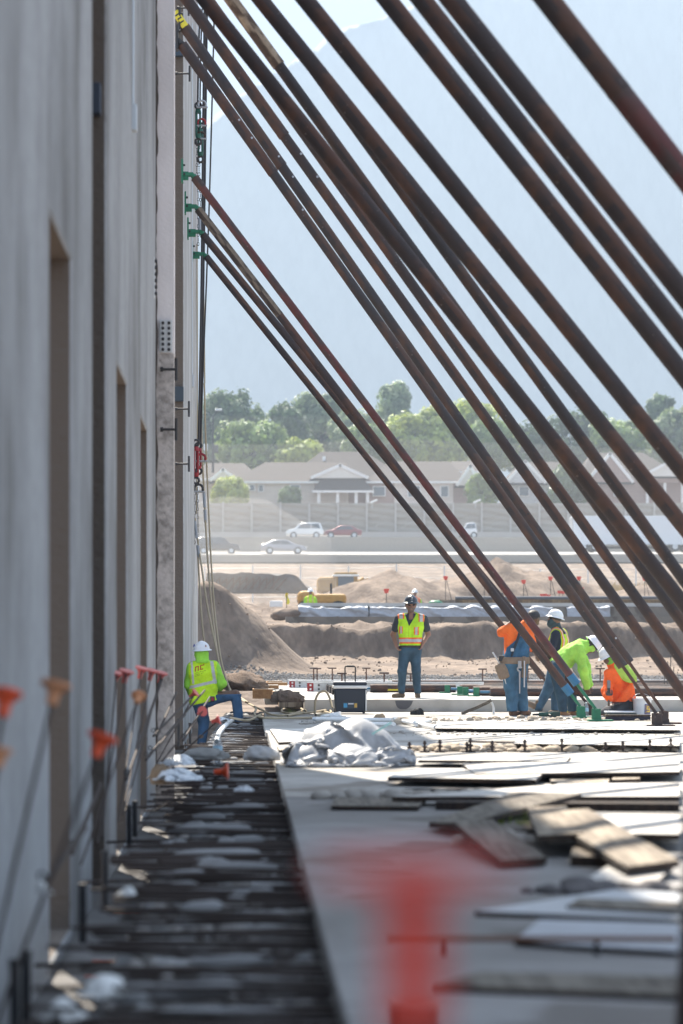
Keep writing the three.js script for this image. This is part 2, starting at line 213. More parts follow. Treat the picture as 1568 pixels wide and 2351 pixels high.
// lifting anchors standing out of the panel edges
function anchorStud(a, len, label) {
  const t = thing('anchor_stud', label, 'anchor stud', a, 'dark tee headed studs on the wall edges');
  part('shaft', rod(V(0, 0, 0), V(len, 0, 0), 0.014, 0.014, 8), M.dark, t); part('head', rod(V(len, -0.115, 0), V(len, 0.115, 0), 0.016, 0.016, 8), M.dark, t); part('foot_nut', rod(V(-0.01, 0, 0), V(0.02, 0, 0), 0.028, 0.028, 6), M.dark, t);
}
anchorStud(at(404, 169, 35.5), 0.20, 'tee stud by the dark slot, highest in the wall and close under the brace ends');
anchorStud(at(404, 939, 35.5), 0.19, 'tee stud by the dark slot, upper of two between plate and red hooks');
anchorStud(at(404, 1065, 35.5), 0.19, 'tee stud by the dark slot, level with the red hooks');
anchorStud(at(370, 848, 25.2), 0.155, 'tee stud on the pilaster face, just under the bolted plate');
anchorStud(at(370, 986, 25.2), 0.155, 'tee stud on the pilaster face, lower of the two');
anchorStud(at(408, 18, 35.5), 0.16, 'tee stud by the dark slot, beside the yellow brace tag');
// footing, trench, slab
struct('footing', span(-1.9, -0.42, -0.95, -0.58, 3, 41), std([0.34, 0.34, 0.35], 0.9, { map: T.slab }), 'grey concrete footing strip under the wall panels');
{
  const g = new THREE.PlaneGeometry(1, 1, 44, 620), p = g.attributes.position, uv = g.attributes.uv;    // soil bank from the footing up to the slab's edge
  for (let i = 0; i < p.count; i++) { const u = p.getX(i) + 0.5, d = lerp(3, 47, p.getY(i) + 0.5), x = lerp(-0.80, SLAB_L + 0.02, u), up = smooth(x + (fbm(d * 1.7, 3, 3, 141) - 0.5) * 0.22, -0.66, -0.36); const y = lerp(-0.66, -0.185, up) + (fbm(x * 7, d * 7, 4, 142) - 0.5) * 0.13 * (0.35 + up * 0.65) + (d > 38 ? 0.02 : 0); p.setXYZ(i, x, y, -d); uv.setXY(i, x, d); }
  g.computeVertexNormals(); struct('trench_soil', g, std([0.92, 0.95, 1.0], 1, { map: tex(512, (u, v) => { const a = fbm(u * 5, v * 5, 4, 151, 5, 5), b = fbm(u * 30, v * 30, 3, 152, 30, 30); return mixc([0.40, 0.39, 0.37], [0.10, 0.085, 0.075], smooth(a, 0.46, 0.66)).map((c) => c * (0.65 + 0.7 * b)); }, 1.7), bumpMap: bumpNoise, bumpScale: 0.02 }), 'dark crumbly soil and grout in the strip between wall and slab');
}
const slab = thing('slab', 'pale concrete floor slab littered with boards, lit in stripes between brace shadows', null, V(0, 0, 0)); slab.userData.kind = 'structure';
{
  const joints = [3, 10.4, 16.9, 23.7, 30.6, 37.4, 41.2];
  for (let i = 0; i < joints.length - 1; i++) { const x0 = SLAB_L + (i === 4 ? -0.02 : i === 5 ? 0.03 : 0); for (const [a, b] of [[x0, 4.6], [4.608, 12]]) part('slab_bay', rbx(b - a, 0.2, joints[i + 1] - joints[i] - 0.008, 0.012, (a + b) / 2, -0.1, -(joints[i] + joints[i + 1]) / 2), i < 2 ? M.shadedNearSlab : M.slab, slab); }
  const R = rng(77); let d = 5.6, k = 0; const geos = [0.008, 0.0095, 0.0075].map((r) => rod(V(0, 0, 0), V(1, 0, 0), r, r, 6));
  while (d < 41 && k < 298) {                                                // dowel bars that stick out of the slab's side over the trench
    const m = part('rebar', geos[k % 3], M.rebar, slab), L = d > 29 ? 0.5 + R() * 0.22 : 0.72 + R() * 0.34; m.scale.set(-L, 1, 1); m.position.set(SLAB_L + 0.06, -0.07 - R() * 0.045, -d); m.rotation.z = -(R() - 0.5) * 0.07; m.rotation.y = (R() - 0.5) * 0.1;
    if (k % 9 === 4) { m.rotation.y = (R() - 0.5) * 0.5; m.position.y += 0.03; }
    d += (0.06 + R() * 0.11) * (0.75 + d / 50); k++;
  }
}
// the higher cast panel that the foreman stands on, with the stepped end at the left
const raised = thing('raised_slab', 'bright thick concrete panel cast on the floor slab, under the standing man', null, V(0, 0, 0)); raised.userData.kind = 'structure';
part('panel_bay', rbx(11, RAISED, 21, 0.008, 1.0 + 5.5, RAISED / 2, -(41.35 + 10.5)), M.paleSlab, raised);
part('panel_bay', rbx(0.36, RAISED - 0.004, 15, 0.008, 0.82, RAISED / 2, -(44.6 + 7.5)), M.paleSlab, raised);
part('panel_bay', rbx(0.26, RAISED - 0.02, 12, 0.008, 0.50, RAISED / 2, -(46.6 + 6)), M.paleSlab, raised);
{ // dark damp patch on the face of it
  const s = new THREE.Shape(); s.moveTo(-0.155, 0.19); s.quadraticCurveTo(-0.14, 0.06, -0.06, 0.045); s.lineTo(0.03, 0.045); s.quadraticCurveTo(0.12, 0.08, 0.15, 0.19); s.closePath();
  const m = part('damp_patch', new THREE.ExtrudeGeometry(s, { depth: 0.004, bevelEnabled: false }), std([0.10, 0.10, 0.11], 0.7), raised); const q = at(928, 1625, 41.35); m.position.set(q.x, 0, -41.349);
}
// gravel strip behind
{
  const g = rock(0.024, 5, 1, 0.7), n = 15000, im = new THREE.InstancedMesh(g, std([0.19, 0.18, 0.17], 0.95), n), R = rng(9), o = new THREE.Object3D(), c = new THREE.Color();
  for (let i = 0; i < n; i++) { const x = -3 + R() * 17, d = 62.7 + R() * 2.6 + (R() - 0.5); if (ground(x, d) > 0.95) { o.position.set(x + 6, ground(x + 6, d), -d); } else o.position.set(x, ground(x, d) + 0.01, -d); o.rotation.set(R() * 6, R() * 6, R() * 6); o.scale.setScalar(0.4 + R() * 1.1); o.updateMatrix(); im.setMatrixAt(i, o.matrix); const k = 0.6 + R() * 0.7; im.setColorAt(i, c.setRGB(k, k, k)); }
  im.name = 'gravel'; shadows(im); scene.add(im); tag(im, 'strip of grey gravel between the raised slab and the bank', null, null, 'stuff');
  const n2 = 2600, im2 = new THREE.InstancedMesh(rock(0.05, 6, 1, 0.7), M.dirt, n2);
  for (let i = 0; i < n2; i++) { const x = -4 + R() * 24, d = 62 + Math.pow(R(), 1.4) * 34; o.position.set(x, ground(x, d) + 0.015, -d); o.rotation.set(R() * 6, R() * 6, R() * 6); o.scale.setScalar(0.25 + R() * R() * R() * 1.5); o.updateMatrix(); im2.setMatrixAt(i, o.matrix); }
  im2.name = 'clods'; shadows(im2); scene.add(im2); tag(im2, 'loose clods of earth scattered over the bank and heaps', null, null, 'stuff');
}
// ---------------------------------------------------------------- motorway on its embankment
{
  const L = [-70, 130], conc = std([0.40, 0.36, 0.31], 0.9, { map: T.cloth }), pale = std([0.50, 0.47, 0.43], 0.9);
  const box = (y0, y1, d0, d1) => span(L[0], L[1], y0, y1, d0, d1);
  struct('retaining_wall', box(8.4, 9.78, 215, 215.5), conc, 'beige concrete parapet below the lower carriageway');
  struct('bank_shade_strip', box(7.2, 9.05, 213.6, 214.6), std([0.15, 0.14, 0.13], 0.95, { map: T.dirt }), 'dark added strip standing in for the shaded embankment below the beige parapet');  // embankment shade put into the colour of an added strip
  const road = (y0, y1, d0, d1) => { const g = new THREE.PlaneGeometry(L[1] - L[0], d1 - d0, 1, 1).rotateX(-Math.PI / 2); const p = g.attributes.position; for (let i = 0; i < 4; i++) { const near = p.getZ(i) > 0; p.setXYZ(i, p.getX(i) + (L[0] + L[1]) / 2, near ? y0 : y1, near ? -d0 : -d1); } g.computeVertexNormals(); return boxUV(g); };
  struct('lower_road', road(9.72, 10.75, 215.5, 232), std([0.34, 0.33, 0.31], 0.75, { map: T.cloth }), 'bright sunlit lower carriageway of the motorway');
  struct('median_wall', box(10.2, 12.15, 232, 232.5), conc, 'long beige concrete wall between the two carriageways');
  struct('upper_road', road(12.0, 12.6, 232.5, 254), std([0.30, 0.29, 0.28], 0.8, { map: T.cloth }), 'upper carriageway of the motorway behind the beige wall');
  struct('verge_wall', box(12.0, 13.75, 254, 254.4), pale, 'low pale concrete barrier at the foot of the noise wall');
  const w = thing('noise_wall', 'tan precast noise wall with posts and wavy relief in front of the houses', 'noise wall', V(0, 13.4, -256));
  const pm = std([0.40, 0.355, 0.30], 0.92, { map: T.cloth }), pg = warp(new THREE.PlaneGeometry(2.84, 3.5, 24, 30), () => {});
  const p = pg.attributes.position; for (let i = 0; i < p.count; i++) { const x = p.getX(i), y = p.getY(i), c = 0.35 + 0.25 * Math.sin(x * 2.2 + 0.6); p.setZ(i, 0.09 * smooth(y, c - 0.06, c) - 0.09 * smooth(y, c - 0.9 + 0.1 * x, c - 0.8 + 0.1 * x) + 0.05 * Math.sin(y * 9 + x)); } pg.computeVertexNormals(); boxUV(pg);
  const pg2 = pg.clone().scale(-1, 1, -1).rotateY(Math.PI); 
  const back = span(-1.42, 1.42, -1.75, 1.75, 0.12, 0.3), wallPanel = merge([boxUV(pg), back]);
  for (let i = -9; i < 26; i++) { const x = at(512 + i * 66, 0, 256).x; const m = part('wall_board', wallPanel, pm, w); m.position.set(x + 1.52, 1.75, 0); const q = part('post', bx(0.2, 3.62, 0.36, 0, 1.8, 0.02), pale, w); q.position.x = x; }
}
// ---------------------------------------------------------------- pipe braces between wall and slab
const braceList = [];
function wallBrace(label, x0, y0, x1, y1, d, r, opt = {}) {
  // two measured points of the axis; it runs in the plane at d from the wall's face down to the slab
  const s = scaleAt(d), m = (x1 - x0) / (y1 - y0), floor = opt.floor ?? 0;
  const yf = VY + (EYE - floor - 0.17) * s, foot = at(x0 + (yf - y0) * m, yf, d);
  let top = opt.top ? at(opt.top[0], opt.top[1], d) : (() => { const xw = VX + (WALL_X + (opt.reach ?? 0.07)) * s; return at(xw, y0 + (xw - x0) / m, d); })();
  const t = thing('wall_brace', label, 'brace', foot, opt.group ?? 'pipe braces propping the wall');
  const L = V(0, 0, 0), U = top.clone().sub(foot), dir = U.clone().normalize(), P = (k) => dir.clone().multiplyScalar(k), len = U.length(), perp = V(dir.y, -dir.x, 0);
  const mat = opt.mat ?? M.rust, upMat = opt.upMat ?? mat, sleeve = opt.sleeve ? at(opt.sleeve[0], opt.sleeve[1], d).sub(foot).dot(dir) : len * 0.62, ru = r * (opt.ratio ?? 1.14), screw = 0.62;
  part('pipe', rod(P(opt.screw ?? 0.3), P(sleeve + 0.01), r, r, 20), mat, t);
  part('sleeve', rod(P(sleeve), P(len - 0.03), ru, ru, 20), upMat, t);
  part('collar', rod(P(sleeve - 0.02), P(sleeve + 0.03), ru * 1.02, ru * 1.02, 20), upMat, t);
  part('screw_jack', rod(P(0), P((opt.screw ?? 0.3) + 0.03), 0.024, 0.024, 10), opt.footMat ?? M.rust, t);
  part('end_collar', rod(P((opt.screw ?? 0.3) - 0.05), P((opt.screw ?? 0.3) + 0.12), r * 1.06, r * 1.06, 20), opt.collarMat ?? mat, t);
  const fm = opt.footMat ?? M.rust;
  const shoe = part('foot_shoe', merge([rbx(0.36, 0.025, 0.2, 0.004, 0.06, -0.157, 0), rbx(0.12, 0.17, 0.025, 0.006, 0, -0.07, 0.05), rbx(0.12, 0.17, 0.025, 0.006, 0, -0.07, -0.05), rbx(0.1, 0.06, 0.12, 0.006, 0.02, -0.125, 0), rod(V(0, 0, -0.08), V(0, 0, 0.08), 0.02, 0.02, 8)]), fm, t);
  const bolt = new THREE.CylinderGeometry(0.015, 0.015, 0.012, 8).rotateX(Math.PI / 2);
  for (const k of opt.bolts ?? []) { const b = part('bolt', bolt, M.steel, t); const q = P(k).add(perp.clone().multiplyScalar(ru * 0.45)); b.position.set(q.x, q.y, ru * 0.93); }
  for (const k of opt.holes ?? []) { const b = part('pin_hole', bolt, M.black, t); const q = P(k).add(perp.clone().multiplyScalar(r * 0.35)); b.position.set(q.x, q.y, r * 0.92); b.scale.set(0.9, 0.9, 0.9); }
  { // bracket on the wall
    const wx = WALL_X + 0.005 - foot.x, q = U, bm = opt.top ? M.green : M.dark;
    part('wall_bracket', merge([rbx(0.03, 0.34, 0.16, 0.005, wx + 0.015, q.y + 0.07, 0), rbx(Math.max(0.05, q.x - wx), 0.05, 0.02, 0.004, (wx + q.x) / 2, q.y + 0.02, 0.045), rbx(Math.max(0.05, q.x - wx), 0.05, 0.02, 0.004, (wx + q.x) / 2, q.y + 0.02, -0.045), rbx(Math.max(0.05, (q.x - wx) * 0.6), 0.12, 0.07, 0.006, wx + Math.max(0.05, (q.x - wx) * 0.6) / 2, q.y, 0), rod(V(q.x, q.y, -0.08), V(q.x, q.y, 0.08), 0.026, 0.026, 8), rod(P(len - 0.06), P(len + 0.0), 0.05, 0.045, 10)]), bm, t);
    for (const dy of [0.02, 0.15]) part('bolt', rod(V(wx + 0.03, q.y + dy, 0.05), V(wx + 0.06, q.y + dy, 0.05), 0.018, 0.018, 6), M.dark, t);
  }
  braceList.push({ t, foot, top, dir, d, r }); return { t, P, len, ru, perp };
}
const zx = (z) => (600 + z * 1.2117) * 0.6272, zy = (s) => s * 0.6272;   // readings taken from enlarged strips of the photograph
// the four shorter braces with green brackets
wallBrace('lowest brown brace, farthest of the short four, running to the raised slab', 471, 585, 1282, 1600, 42.3, 0.056, { top: [471, 586], floor: RAISED, ratio: 1.04, mat: M.rust });
wallBrace('dark brown short brace second from the bottom, crossing under the mottled one', 463, 533, 1181, 1411, 39.0, 0.058, { top: [463, 535], ratio: 1.03, mat: M.rust, upMat: M.rust });
wallBrace('short brace mottled with pale dried mud near its green bracket', 451, 476, 1170, 1411, 37.3, 0.062, { top: [452, 477], ratio: 1.02, sleeve: [640, 722], upMat: std([0.5, 0.5, 0.52], 0.8, { map: M.worn.map }), footMat: M.green, collarMat: M.blue });
wallBrace('dark red painted short brace with a brown collar, ending in blue paint and green shoe', 441, 402, 1088, 1258, 35.6, 0.058, { top: [444, 404], ratio: 1.10, sleeve: [462, 428], mat: M.rustRed, upMat: M.rust, footMat: M.green, collarMat: M.blue, screw: 0.52 });
// the steeper long braces
const B5 = wallBrace('lower of two long braces that start side by side behind the pilaster', zx(632), zy(1150), zx(866), zy(1550), 33.0, 0.066, { sleeve: [620, 400], bolts: [9.6, 8.4, 9.9], holes: [1.1], screw: 0.85, ratio: 1.12, upMat: M.rust, mat: M.rustGrey });
const B6 = wallBrace('upper of two long braces that start side by side, with the yellow tag', zx(669), zy(1150), zx(900), zy(1550), 34.2, 0.070, { sleeve: [648, 378], bolts: [9.55, 9.2, 1.25], holes: [3.4], screw: 0.9, ratio: 1.12, mat: M.rustGrey });
{ const q = B6.P(at(413, 47, 34.2).sub(B6.t.position).dot(B6.P(1))), g = new THREE.CylinderGeometry(0.083, 0.083, 0.26, 20, 1, true, -0.6, 1.35); const m = part('tag_label', g, M.yellow, B6.t); m.quaternion.setFromUnitVectors(Y, B6.P(1)); m.position.copy(q); for (let k = 0; k < 3; k++) { const s = part('print_bar', new THREE.CylinderGeometry(0.0838, 0.0838, 0.022, 16, 1, true, -0.35, 0.8), M.dark, m); s.position.y = 0.07 - k * 0.06; } }
wallBrace('long orange brown brace with a sleeve joint, next above the tagged pair', zx(748), zy(1150), zx(984), zy(1550), 30.0, 0.064, { sleeve: [655, 306], bolts: [8.6, 8.25], ratio: 1.14, holes: [1.6] });
wallBrace('long dark brace emerging below the broad front brace in mid sky', zx(813.5), zy(1150), zx(1050), zy(1550), 28.3, 0.062, { sleeve: [560, 120], ratio: 1.1, mat: M.rust, holes: [1.9] });
wallBrace('long grey brown brace whose upper end is worn down to pale flaking paint', zx(652), zy(750), zx(891), zy(1150), 26.2, 0.062, { sleeve: [636, 148], ratio: 1.14, mat: M.rustGrey, upMat: M.worn });
wallBrace('long grey brace crossing behind a broader one, its top showing a yellow scrap', zx(989), zy(1150), zx(1228), zy(1550), 25.2, 0.062, { sleeve: [420, -200], mat: M.rustGrey });
// the nearer broad braces
wallBrace('broad brown brace crossing in front of two thinner ones', zx(876), zy(1150), zx(1138), zy(1550), 24.4, 0.074, { sleeve: [200, -300], ratio: 1.08 });
wallBrace('broad brown brace running over the worn one from the top edge', zx(1055), zy(1150), zx(1320), zy(1550), 23.3, 0.076, { sleeve: [200, -300], ratio: 1.08 });
wallBrace('broad dark brace alone in the pale sky, through the middle of the picture', zx(923.5), zy(750), zx(1187.5), zy(1150), 21.0, 0.075, { sleeve: [300, -300], ratio: 1.08 });
wallBrace('broad blurred brown brace, first of the close trio', zx(1164), zy(750), zx(1424), zy(1150), 19.4, 0.076, { sleeve: [300, -400], ratio: 1.06 });
wallBrace('broad blurred purplish brace, middle of the close trio', zx(1262.5), zy(750), zx(1520), zy(1150), 18.2, 0.075, { sleeve: [300, -400], ratio: 1.06 });
wallBrace('broad blurred brown brace, last of the close trio', zx(1097.5), zy(350), zx(1357.5), zy(750), 17.2, 0.076, { sleeve: [300, -400], ratio: 1.06 });
wallBrace('nearest broad brace with a red painted stretch, cutting the top corner', zx(1160), 0, zx(1384), zy(350), 15.3, 0.076, { sleeve: [1420, 210], ratio: 1.0, mat: M.rustRed, upMat: M.rust });
// ---------------------------------------------------------------- houses beyond the noise wall
const HD = 275, HS = scaleAt(HD);
const hx = (x) => (x - VX) / HS, hy = (y) => EYE + (VY - y) / HS;
const houseMat = { wallA: std([0.74, 0.66, 0.59], 0.9, { map: T.cloth }), wallB: std([0.40, 0.28, 0.24], 0.9, { map: T.cloth }), wallC: std([0.62, 0.62, 0.62], 0.9, { map: T.cloth }), trim: std([0.80, 0.79, 0.77], 0.7), roof: std(0xffffff, 0.9, { map: T.roof }), glass: phys([0.10, 0.12, 0.14], 0.12), pale: std([0.72, 0.68, 0.62], 0.85) };
function prism(pts, depth) { const s = new THREE.Shape(pts.map(([x, y]) => new THREE.Vector2(x, y))); return boxUV(new THREE.ExtrudeGeometry(s, { depth, bevelEnabled: false })); }
function hull(bottom, top) {                                                 // hip roof: four eaves corners and two ridge points
  const [a, b, c, d] = bottom, [e, f] = top, tri = [a, b, f, a, f, e, b, c, f, c, d, e, c, e, f, d, a, e, a, d, c, a, c, b], p = new Float32Array(tri.length * 3); tri.forEach((v, i) => v.toArray(p, i * 3));
  const g = new THREE.BufferGeometry(); g.setAttribute('position', new THREE.BufferAttribute(p, 3)); g.computeVertexNormals(); return boxUV(g);
}
function house(label, f) { const t = thing('house', label, 'house', V(0, 0, -HD), 'houses beyond the noise wall'); f(t); return t; }
const hw = (t, x0, x1, y0, y1, z0, z1, m, n = 'wall') => part(n, bx(hx(x1) - hx(x0), hy(y0) - hy(y1), z0 - z1, (hx(x0) + hx(x1)) / 2, (hy(y0) + hy(y1)) / 2, (z0 + z1) / 2), m, t);
const hip = (t, x0, x1, yr, ye, rx0, rx1, z0, z1, n = 'roof') => { const zm = (z0 + z1) / 2; yr -= 9; const r = part(n, hull([V(hx(x0), hy(ye), z0), V(hx(x1), hy(ye), z0), V(hx(x1), hy(ye), z1), V(hx(x0), hy(ye), z1)], [V(hx(rx0), hy(yr), zm), V(hx(rx1), hy(yr), zm)]), houseMat.roof, t); part('fascia', merge([bx(hx(x1) - hx(x0), 0.24, 0.08, (hx(x0) + hx(x1)) / 2, hy(ye) - 0.1, z0 + 0.05)]), houseMat.trim, r); return r; };
const gable = (t, x0, x1, xa, ya, ye, z0, z1, m, trim = 0.34) => { // a gable end that faces us with pale barge boards and a pitched roof behind it
  const A = [hx(x0), hy(ye)], B = [hx(x1), hy(ye)], C = [hx(xa), hy(ya)], r = part('gable_roof', prism([[A[0] - 0.3, A[1] - 0.2], [B[0] + 0.3, B[1] - 0.2], [C[0], C[1] + 0.12]], z0 - z1).translate(0, 0, z1), houseMat.roof, t);
  part('gable_wall', prism([A, B, C], 0.12).translate(0, 0, z0), m, r);
  for (const [p, q] of [[A, C], [B, C]]) { const L = Math.hypot(q[0] - p[0], q[1] - p[1]), g = bx(L + 0.2, trim, 0.16).rotateZ(Math.atan2(q[1] - p[1], q[0] - p[0])).translate((p[0] + q[0]) / 2, (p[1] + q[1]) / 2 + 0.05, z0 + 0.2); part('barge_board', g, houseMat.trim, r); }
};
const win = (t, x0, x1, y0, y1, z) => { const f = hw(t, x0, x1, y0, y1, z + 0.08, z, houseMat.trim, 'window'); hw(f, x0 + 2.5, x1 - 2.5, y0 + 2.5, y1 - 2, z + 0.13, z + 0.09, houseMat.glass, 'pane'); };
house('low house with pale dormer gable, half hidden by the wall end and bushes', (t) => { hw(t, 455, 560, 1096, 1160, -2, -10, houseMat.wallA); hip(t, 440, 600, 1062, 1098, 470, 560, -1, -12); gable(t, 484, 545, 512, 1080, 1104, 0.5, -5, houseMat.pale); win(t, 500, 520, 1112, 1128, -1.9); });
house('wide tan house with long brown roof, central white trimmed gable and porch', (t) => {
  hw(t, 540, 800, 1106, 1162, 0, -10, houseMat.wallA); hw(t, 800, 850, 1106, 1162, -1, -10, houseMat.wallB); hip(t, 530, 806, 1062, 1106, 610, 800, 0.6, -11);
  hip(t, 640, 960, 1031, 1108, 742, 846, -2, -16); gable(t, 715, 843, 780, 1071, 1099, 0.8, -8, houseMat.pale); hw(t, 722, 846, 1099, 1124, 0.4, -6, houseMat.wallB, 'porch_wall');
  hip(t, 715, 856, 1112, 1130, 735, 836, 2.6, -1, 'porch_roof'); for (const x of [727, 770, 812, 838]) hw(t, x, x + 7, 1128, 1162, 2.4, 2, houseMat.trim, 'porch_post');
  hw(t, 846, 1085, 1106, 1162, 0, -10, houseMat.wallB, 'wall'); hw(t, 905, 1040, 1106, 1162, 0.15, -2, houseMat.wallA, 'bay_wall'); hip(t, 838, 1075, 1060, 1106, 900, 1040, 0.6, -11); gable(t, 1048, 1100, 1078, 1072, 1116, 0.8, -9, houseMat.pale);
  for (const [a, b, c, d] of [[570, 586, 1112, 1128], [592, 606, 1112, 1130], [665, 690, 1112, 1130], [855, 885, 1116, 1140], [935, 965, 1115, 1142], [1010, 1030, 1115, 1142]]) win(t, a, b, c, d, 0.2);
  hw(t, 745, 752, 1036, 1052, -7, -8, houseMat.trim, 'chimney');
});
house('grey gabled house standing between two braces, right of the wide tan one', (t) => { hw(t, 1165, 1330, 1108, 1162, 0, -9, houseMat.wallC); gable(t, 1160, 1250, 1204, 1062, 1110, 0.8, -9, houseMat.wallC); hip(t, 1200, 1340, 1060, 1108, 1230, 1310, -0.5, -11); win(t, 1190, 1215, 1116, 1140, 0.15); win(t, 1275, 1300, 1116, 1140, 0.15); });
house('brown house with big white edged gable and portico, behind the truck', (t) => { hw(t, 1335, 1570, 1100, 1162, 0, -10, houseMat.wallB); hip(t, 1325, 1590, 1036, 1104, 1380, 1500, -0.5, -14); gable(t, 1345, 1450, 1398, 1044, 1108, 0.6, -8, houseMat.wallB); gable(t, 1470, 1600, 1535, 1062, 1096, 1.6, -6, houseMat.pale); hw(t, 1478, 1590, 1096, 1110, 1.2, -2, houseMat.wallB, 'portico'); for (const x of [1480, 1520, 1560]) hw(t, x, x + 6, 1110, 1162, 1.1, 0.8, houseMat.trim, 'porch_post'); for (const [a, b] of [[1358, 1375], [1408, 1424], [1500, 1512]]) win(t, a, b, 1112, 1140, 0.2); });
house('small house roof glimpsed between trees, above the grey gabled house', (t) => { hw(t, 1050, 1135, 1062, 1110, -14, -20, houseMat.pale); hip(t, 1036, 1145, 1040, 1062, 1066, 1120, -13, -22); });
house('red roofed house peeping out behind the bushes by the street lamp', (t) => { hw(t, 480, 580, 1040, 1100, -24, -30, houseMat.pale); hip(t, 476, 590, 1018, 1042, 510, 560, -23, -32); });
// ---------------------------------------------------------------- trees
const leafMat = (c) => phys(c, 0.9, { transmission: 0.5, thickness: 0, side: THREE.DoubleSide, vertexColors: true });
const LEAF = { deep: leafMat([0.13, 0.19, 0.07]), mid: leafMat([0.24, 0.33, 0.09]), light: leafMat([0.42, 0.48, 0.11]), grey: leafMat([0.25, 0.32, 0.16]) };
const bark = std([0.13, 0.10, 0.075], 0.95);
function tree(label, x, yTop, yBase, w, d, leaf, seed, kind = 'round') {
  const s = scaleAt(d), p = at(x, yBase, d), H = (yBase - yTop) / s, W = w / s / 2 * 1.25, R = rng(seed), t = thing('tree', label, 'tree', p, 'trees beyond the houses');
  const wood = [rod(V(0, -1.5, 0), V((R() - 0.5) * 0.6, H * 0.55, 0), 0.34, 0.16, 7)], blobs = [];
  const n = kind === 'tall' ? 40 : 46;
  for (let i = 0; i < n; i++) { const a = R() * 6.28, u = kind === 'tall' ? 0.10 + 0.88 * (i / n) : 0.14 + 0.8 * Math.pow(R(), 0.85), rr = W * (kind === 'tall' ? Math.max(0.12, 1 - Math.abs(u - 0.45) * 1.5) * 0.7 : Math.sqrt(Math.max(0.04, 1 - (2 * u - 1.0) ** 2 * 0.95)) * 0.82) * Math.sqrt(R() * 0.75 + 0.25); const c = V(Math.cos(a) * rr, H * u, Math.sin(a) * rr * 0.8); blobs.push([c, (0.20 * W + 0.25) * (0.6 + R() * 0.75)]); if (i % 4 === 0) wood.push(rod(V(0, H * (0.12 + 0.3 * R()), 0), c, 0.12, 0.03, 5)); }
  for (let i = 0; i < 7; i++) blobs.push([V((R() - 0.5) * W * 0.8, H * (0.86 + 0.12 * R()), (R() - 0.5) * W * 0.5), W * 0.10 + 0.2]);
  part('trunk', merge(wood), bark, t);
  const pos = [], col = [], uvs = [], q = V(0, 0, 0), nrm = [], A = V(0, 0, 0), B = V(0, 0, 0);
  for (const [c, r] of blobs) { const tone = 0.7 + R() * 0.6, count = Math.round(70 + r * r * 70);
    for (let k = 0; k < count; k++) { q.set(R() - 0.5, R() - 0.5, R() - 0.5).normalize(); const rad = r * (0.35 + 0.95 * Math.pow(R(), 0.8)), cx = c.x + q.x * rad, cy = c.y + q.y * rad * 1.1, cz = c.z + q.z * rad, sz = 0.16 + R() * 0.24; A.set(R() - 0.5, R() - 0.5, R() - 0.5).normalize(); B.crossVectors(A, q).normalize(); A.crossVectors(B, q).normalize().addScaledVector(q, (R() - 0.5) * 0.9); const f = tone * (0.75 + R() * 0.5);
      for (const [a, b] of [[-1, -0.6], [1, -0.5], [0.1, 1.1]]) { pos.push(cx + (A.x * a + B.x * b) * sz, cy + (A.y * a + B.y * b) * sz, cz + (A.z * a + B.z * b) * sz); nrm.push(q.x, q.y, q.z); col.push(f, f, f * 0.95); uvs.push(0, 0); } } }
  const g = new THREE.BufferGeometry(); g.setAttribute('position', new THREE.Float32BufferAttribute(pos, 3)); g.setAttribute('normal', new THREE.Float32BufferAttribute(nrm, 3)); g.setAttribute('color', new THREE.Float32BufferAttribute(col, 3)); g.setAttribute('uv', new THREE.Float32BufferAttribute(uvs, 2));
  part('crown', g, leaf, t);
}
tree('big dark round tree rising beside the hanging ropes', 520, 910, 1080, 150, 330, LEAF.deep, 1); tree('rounded mid green bush tree above the low house roof', 580, 985, 1085, 150, 300, LEAF.mid, 2);
tree('thin dark tree between the round bush and tall pale one', 655, 942, 1070, 110, 320, LEAF.deep, 3, 'tall'); tree('tall pale green tree over the ridge of the wide tan house', 735, 915, 1060, 130, 330, LEAF.grey, 4); tree('yellow green bush against the wide tan roof', 680, 1020, 1080, 100, 298, LEAF.light, 5);
tree('tall hazy poplar like tree, highest in the row', 905, 888, 1075, 115, 345, LEAF.grey, 6, 'tall'); tree('light yellow green tree left of the greyish braces', 935, 965, 1085, 110, 315, LEAF.light, 7); tree('light green spreading tree seen above the long brown roof', 1000, 945, 1085, 140, 318, LEAF.light, 8);
tree('bright yellow green tree between the steep braces', 1085, 935, 1080, 120, 325, LEAF.light, 9); tree('mid green tree behind the small roof', 1130, 975, 1085, 100, 310, LEAF.mid, 10); tree('small shrub beside the tan house gable', 1110, 1095, 1165, 60, 272, LEAF.mid, 11);
tree('dark green tree above the grey gabled house', 1210, 990, 1085, 130, 322, LEAF.deep, 12); tree('broad dark tree between broad braces', 1330, 955, 1080, 140, 330, LEAF.deep, 13); tree('rounded green tree over the brown house', 1440, 975, 1070, 150, 325, LEAF.mid, 14);
tree('high dark tree at the picture edge with a split top', 1515, 918, 1070, 90, 335, LEAF.deep, 15, 'tall'); tree('olive tree at the picture edge below the split top', 1560, 950, 1070, 120, 318, LEAF.grey, 16); tree('dark shrub in front of the grey gabled house', 1310, 1070, 1165, 80, 273, LEAF.deep, 17);
tree('light shrub in front of the low house', 525, 1112, 1165, 70, 271, LEAF.light, 18); tree('pale tree behind the ridge of the tan house', 815, 955, 1070, 110, 322, LEAF.grey, 19); tree('dark clipped shrub before the tan house wall', 668, 1128, 1165, 34, 272, LEAF.deep, 20); tree('pale green tree filling the gap left of the poplar', 840, 985, 1075, 90, 312, LEAF.mid, 21);
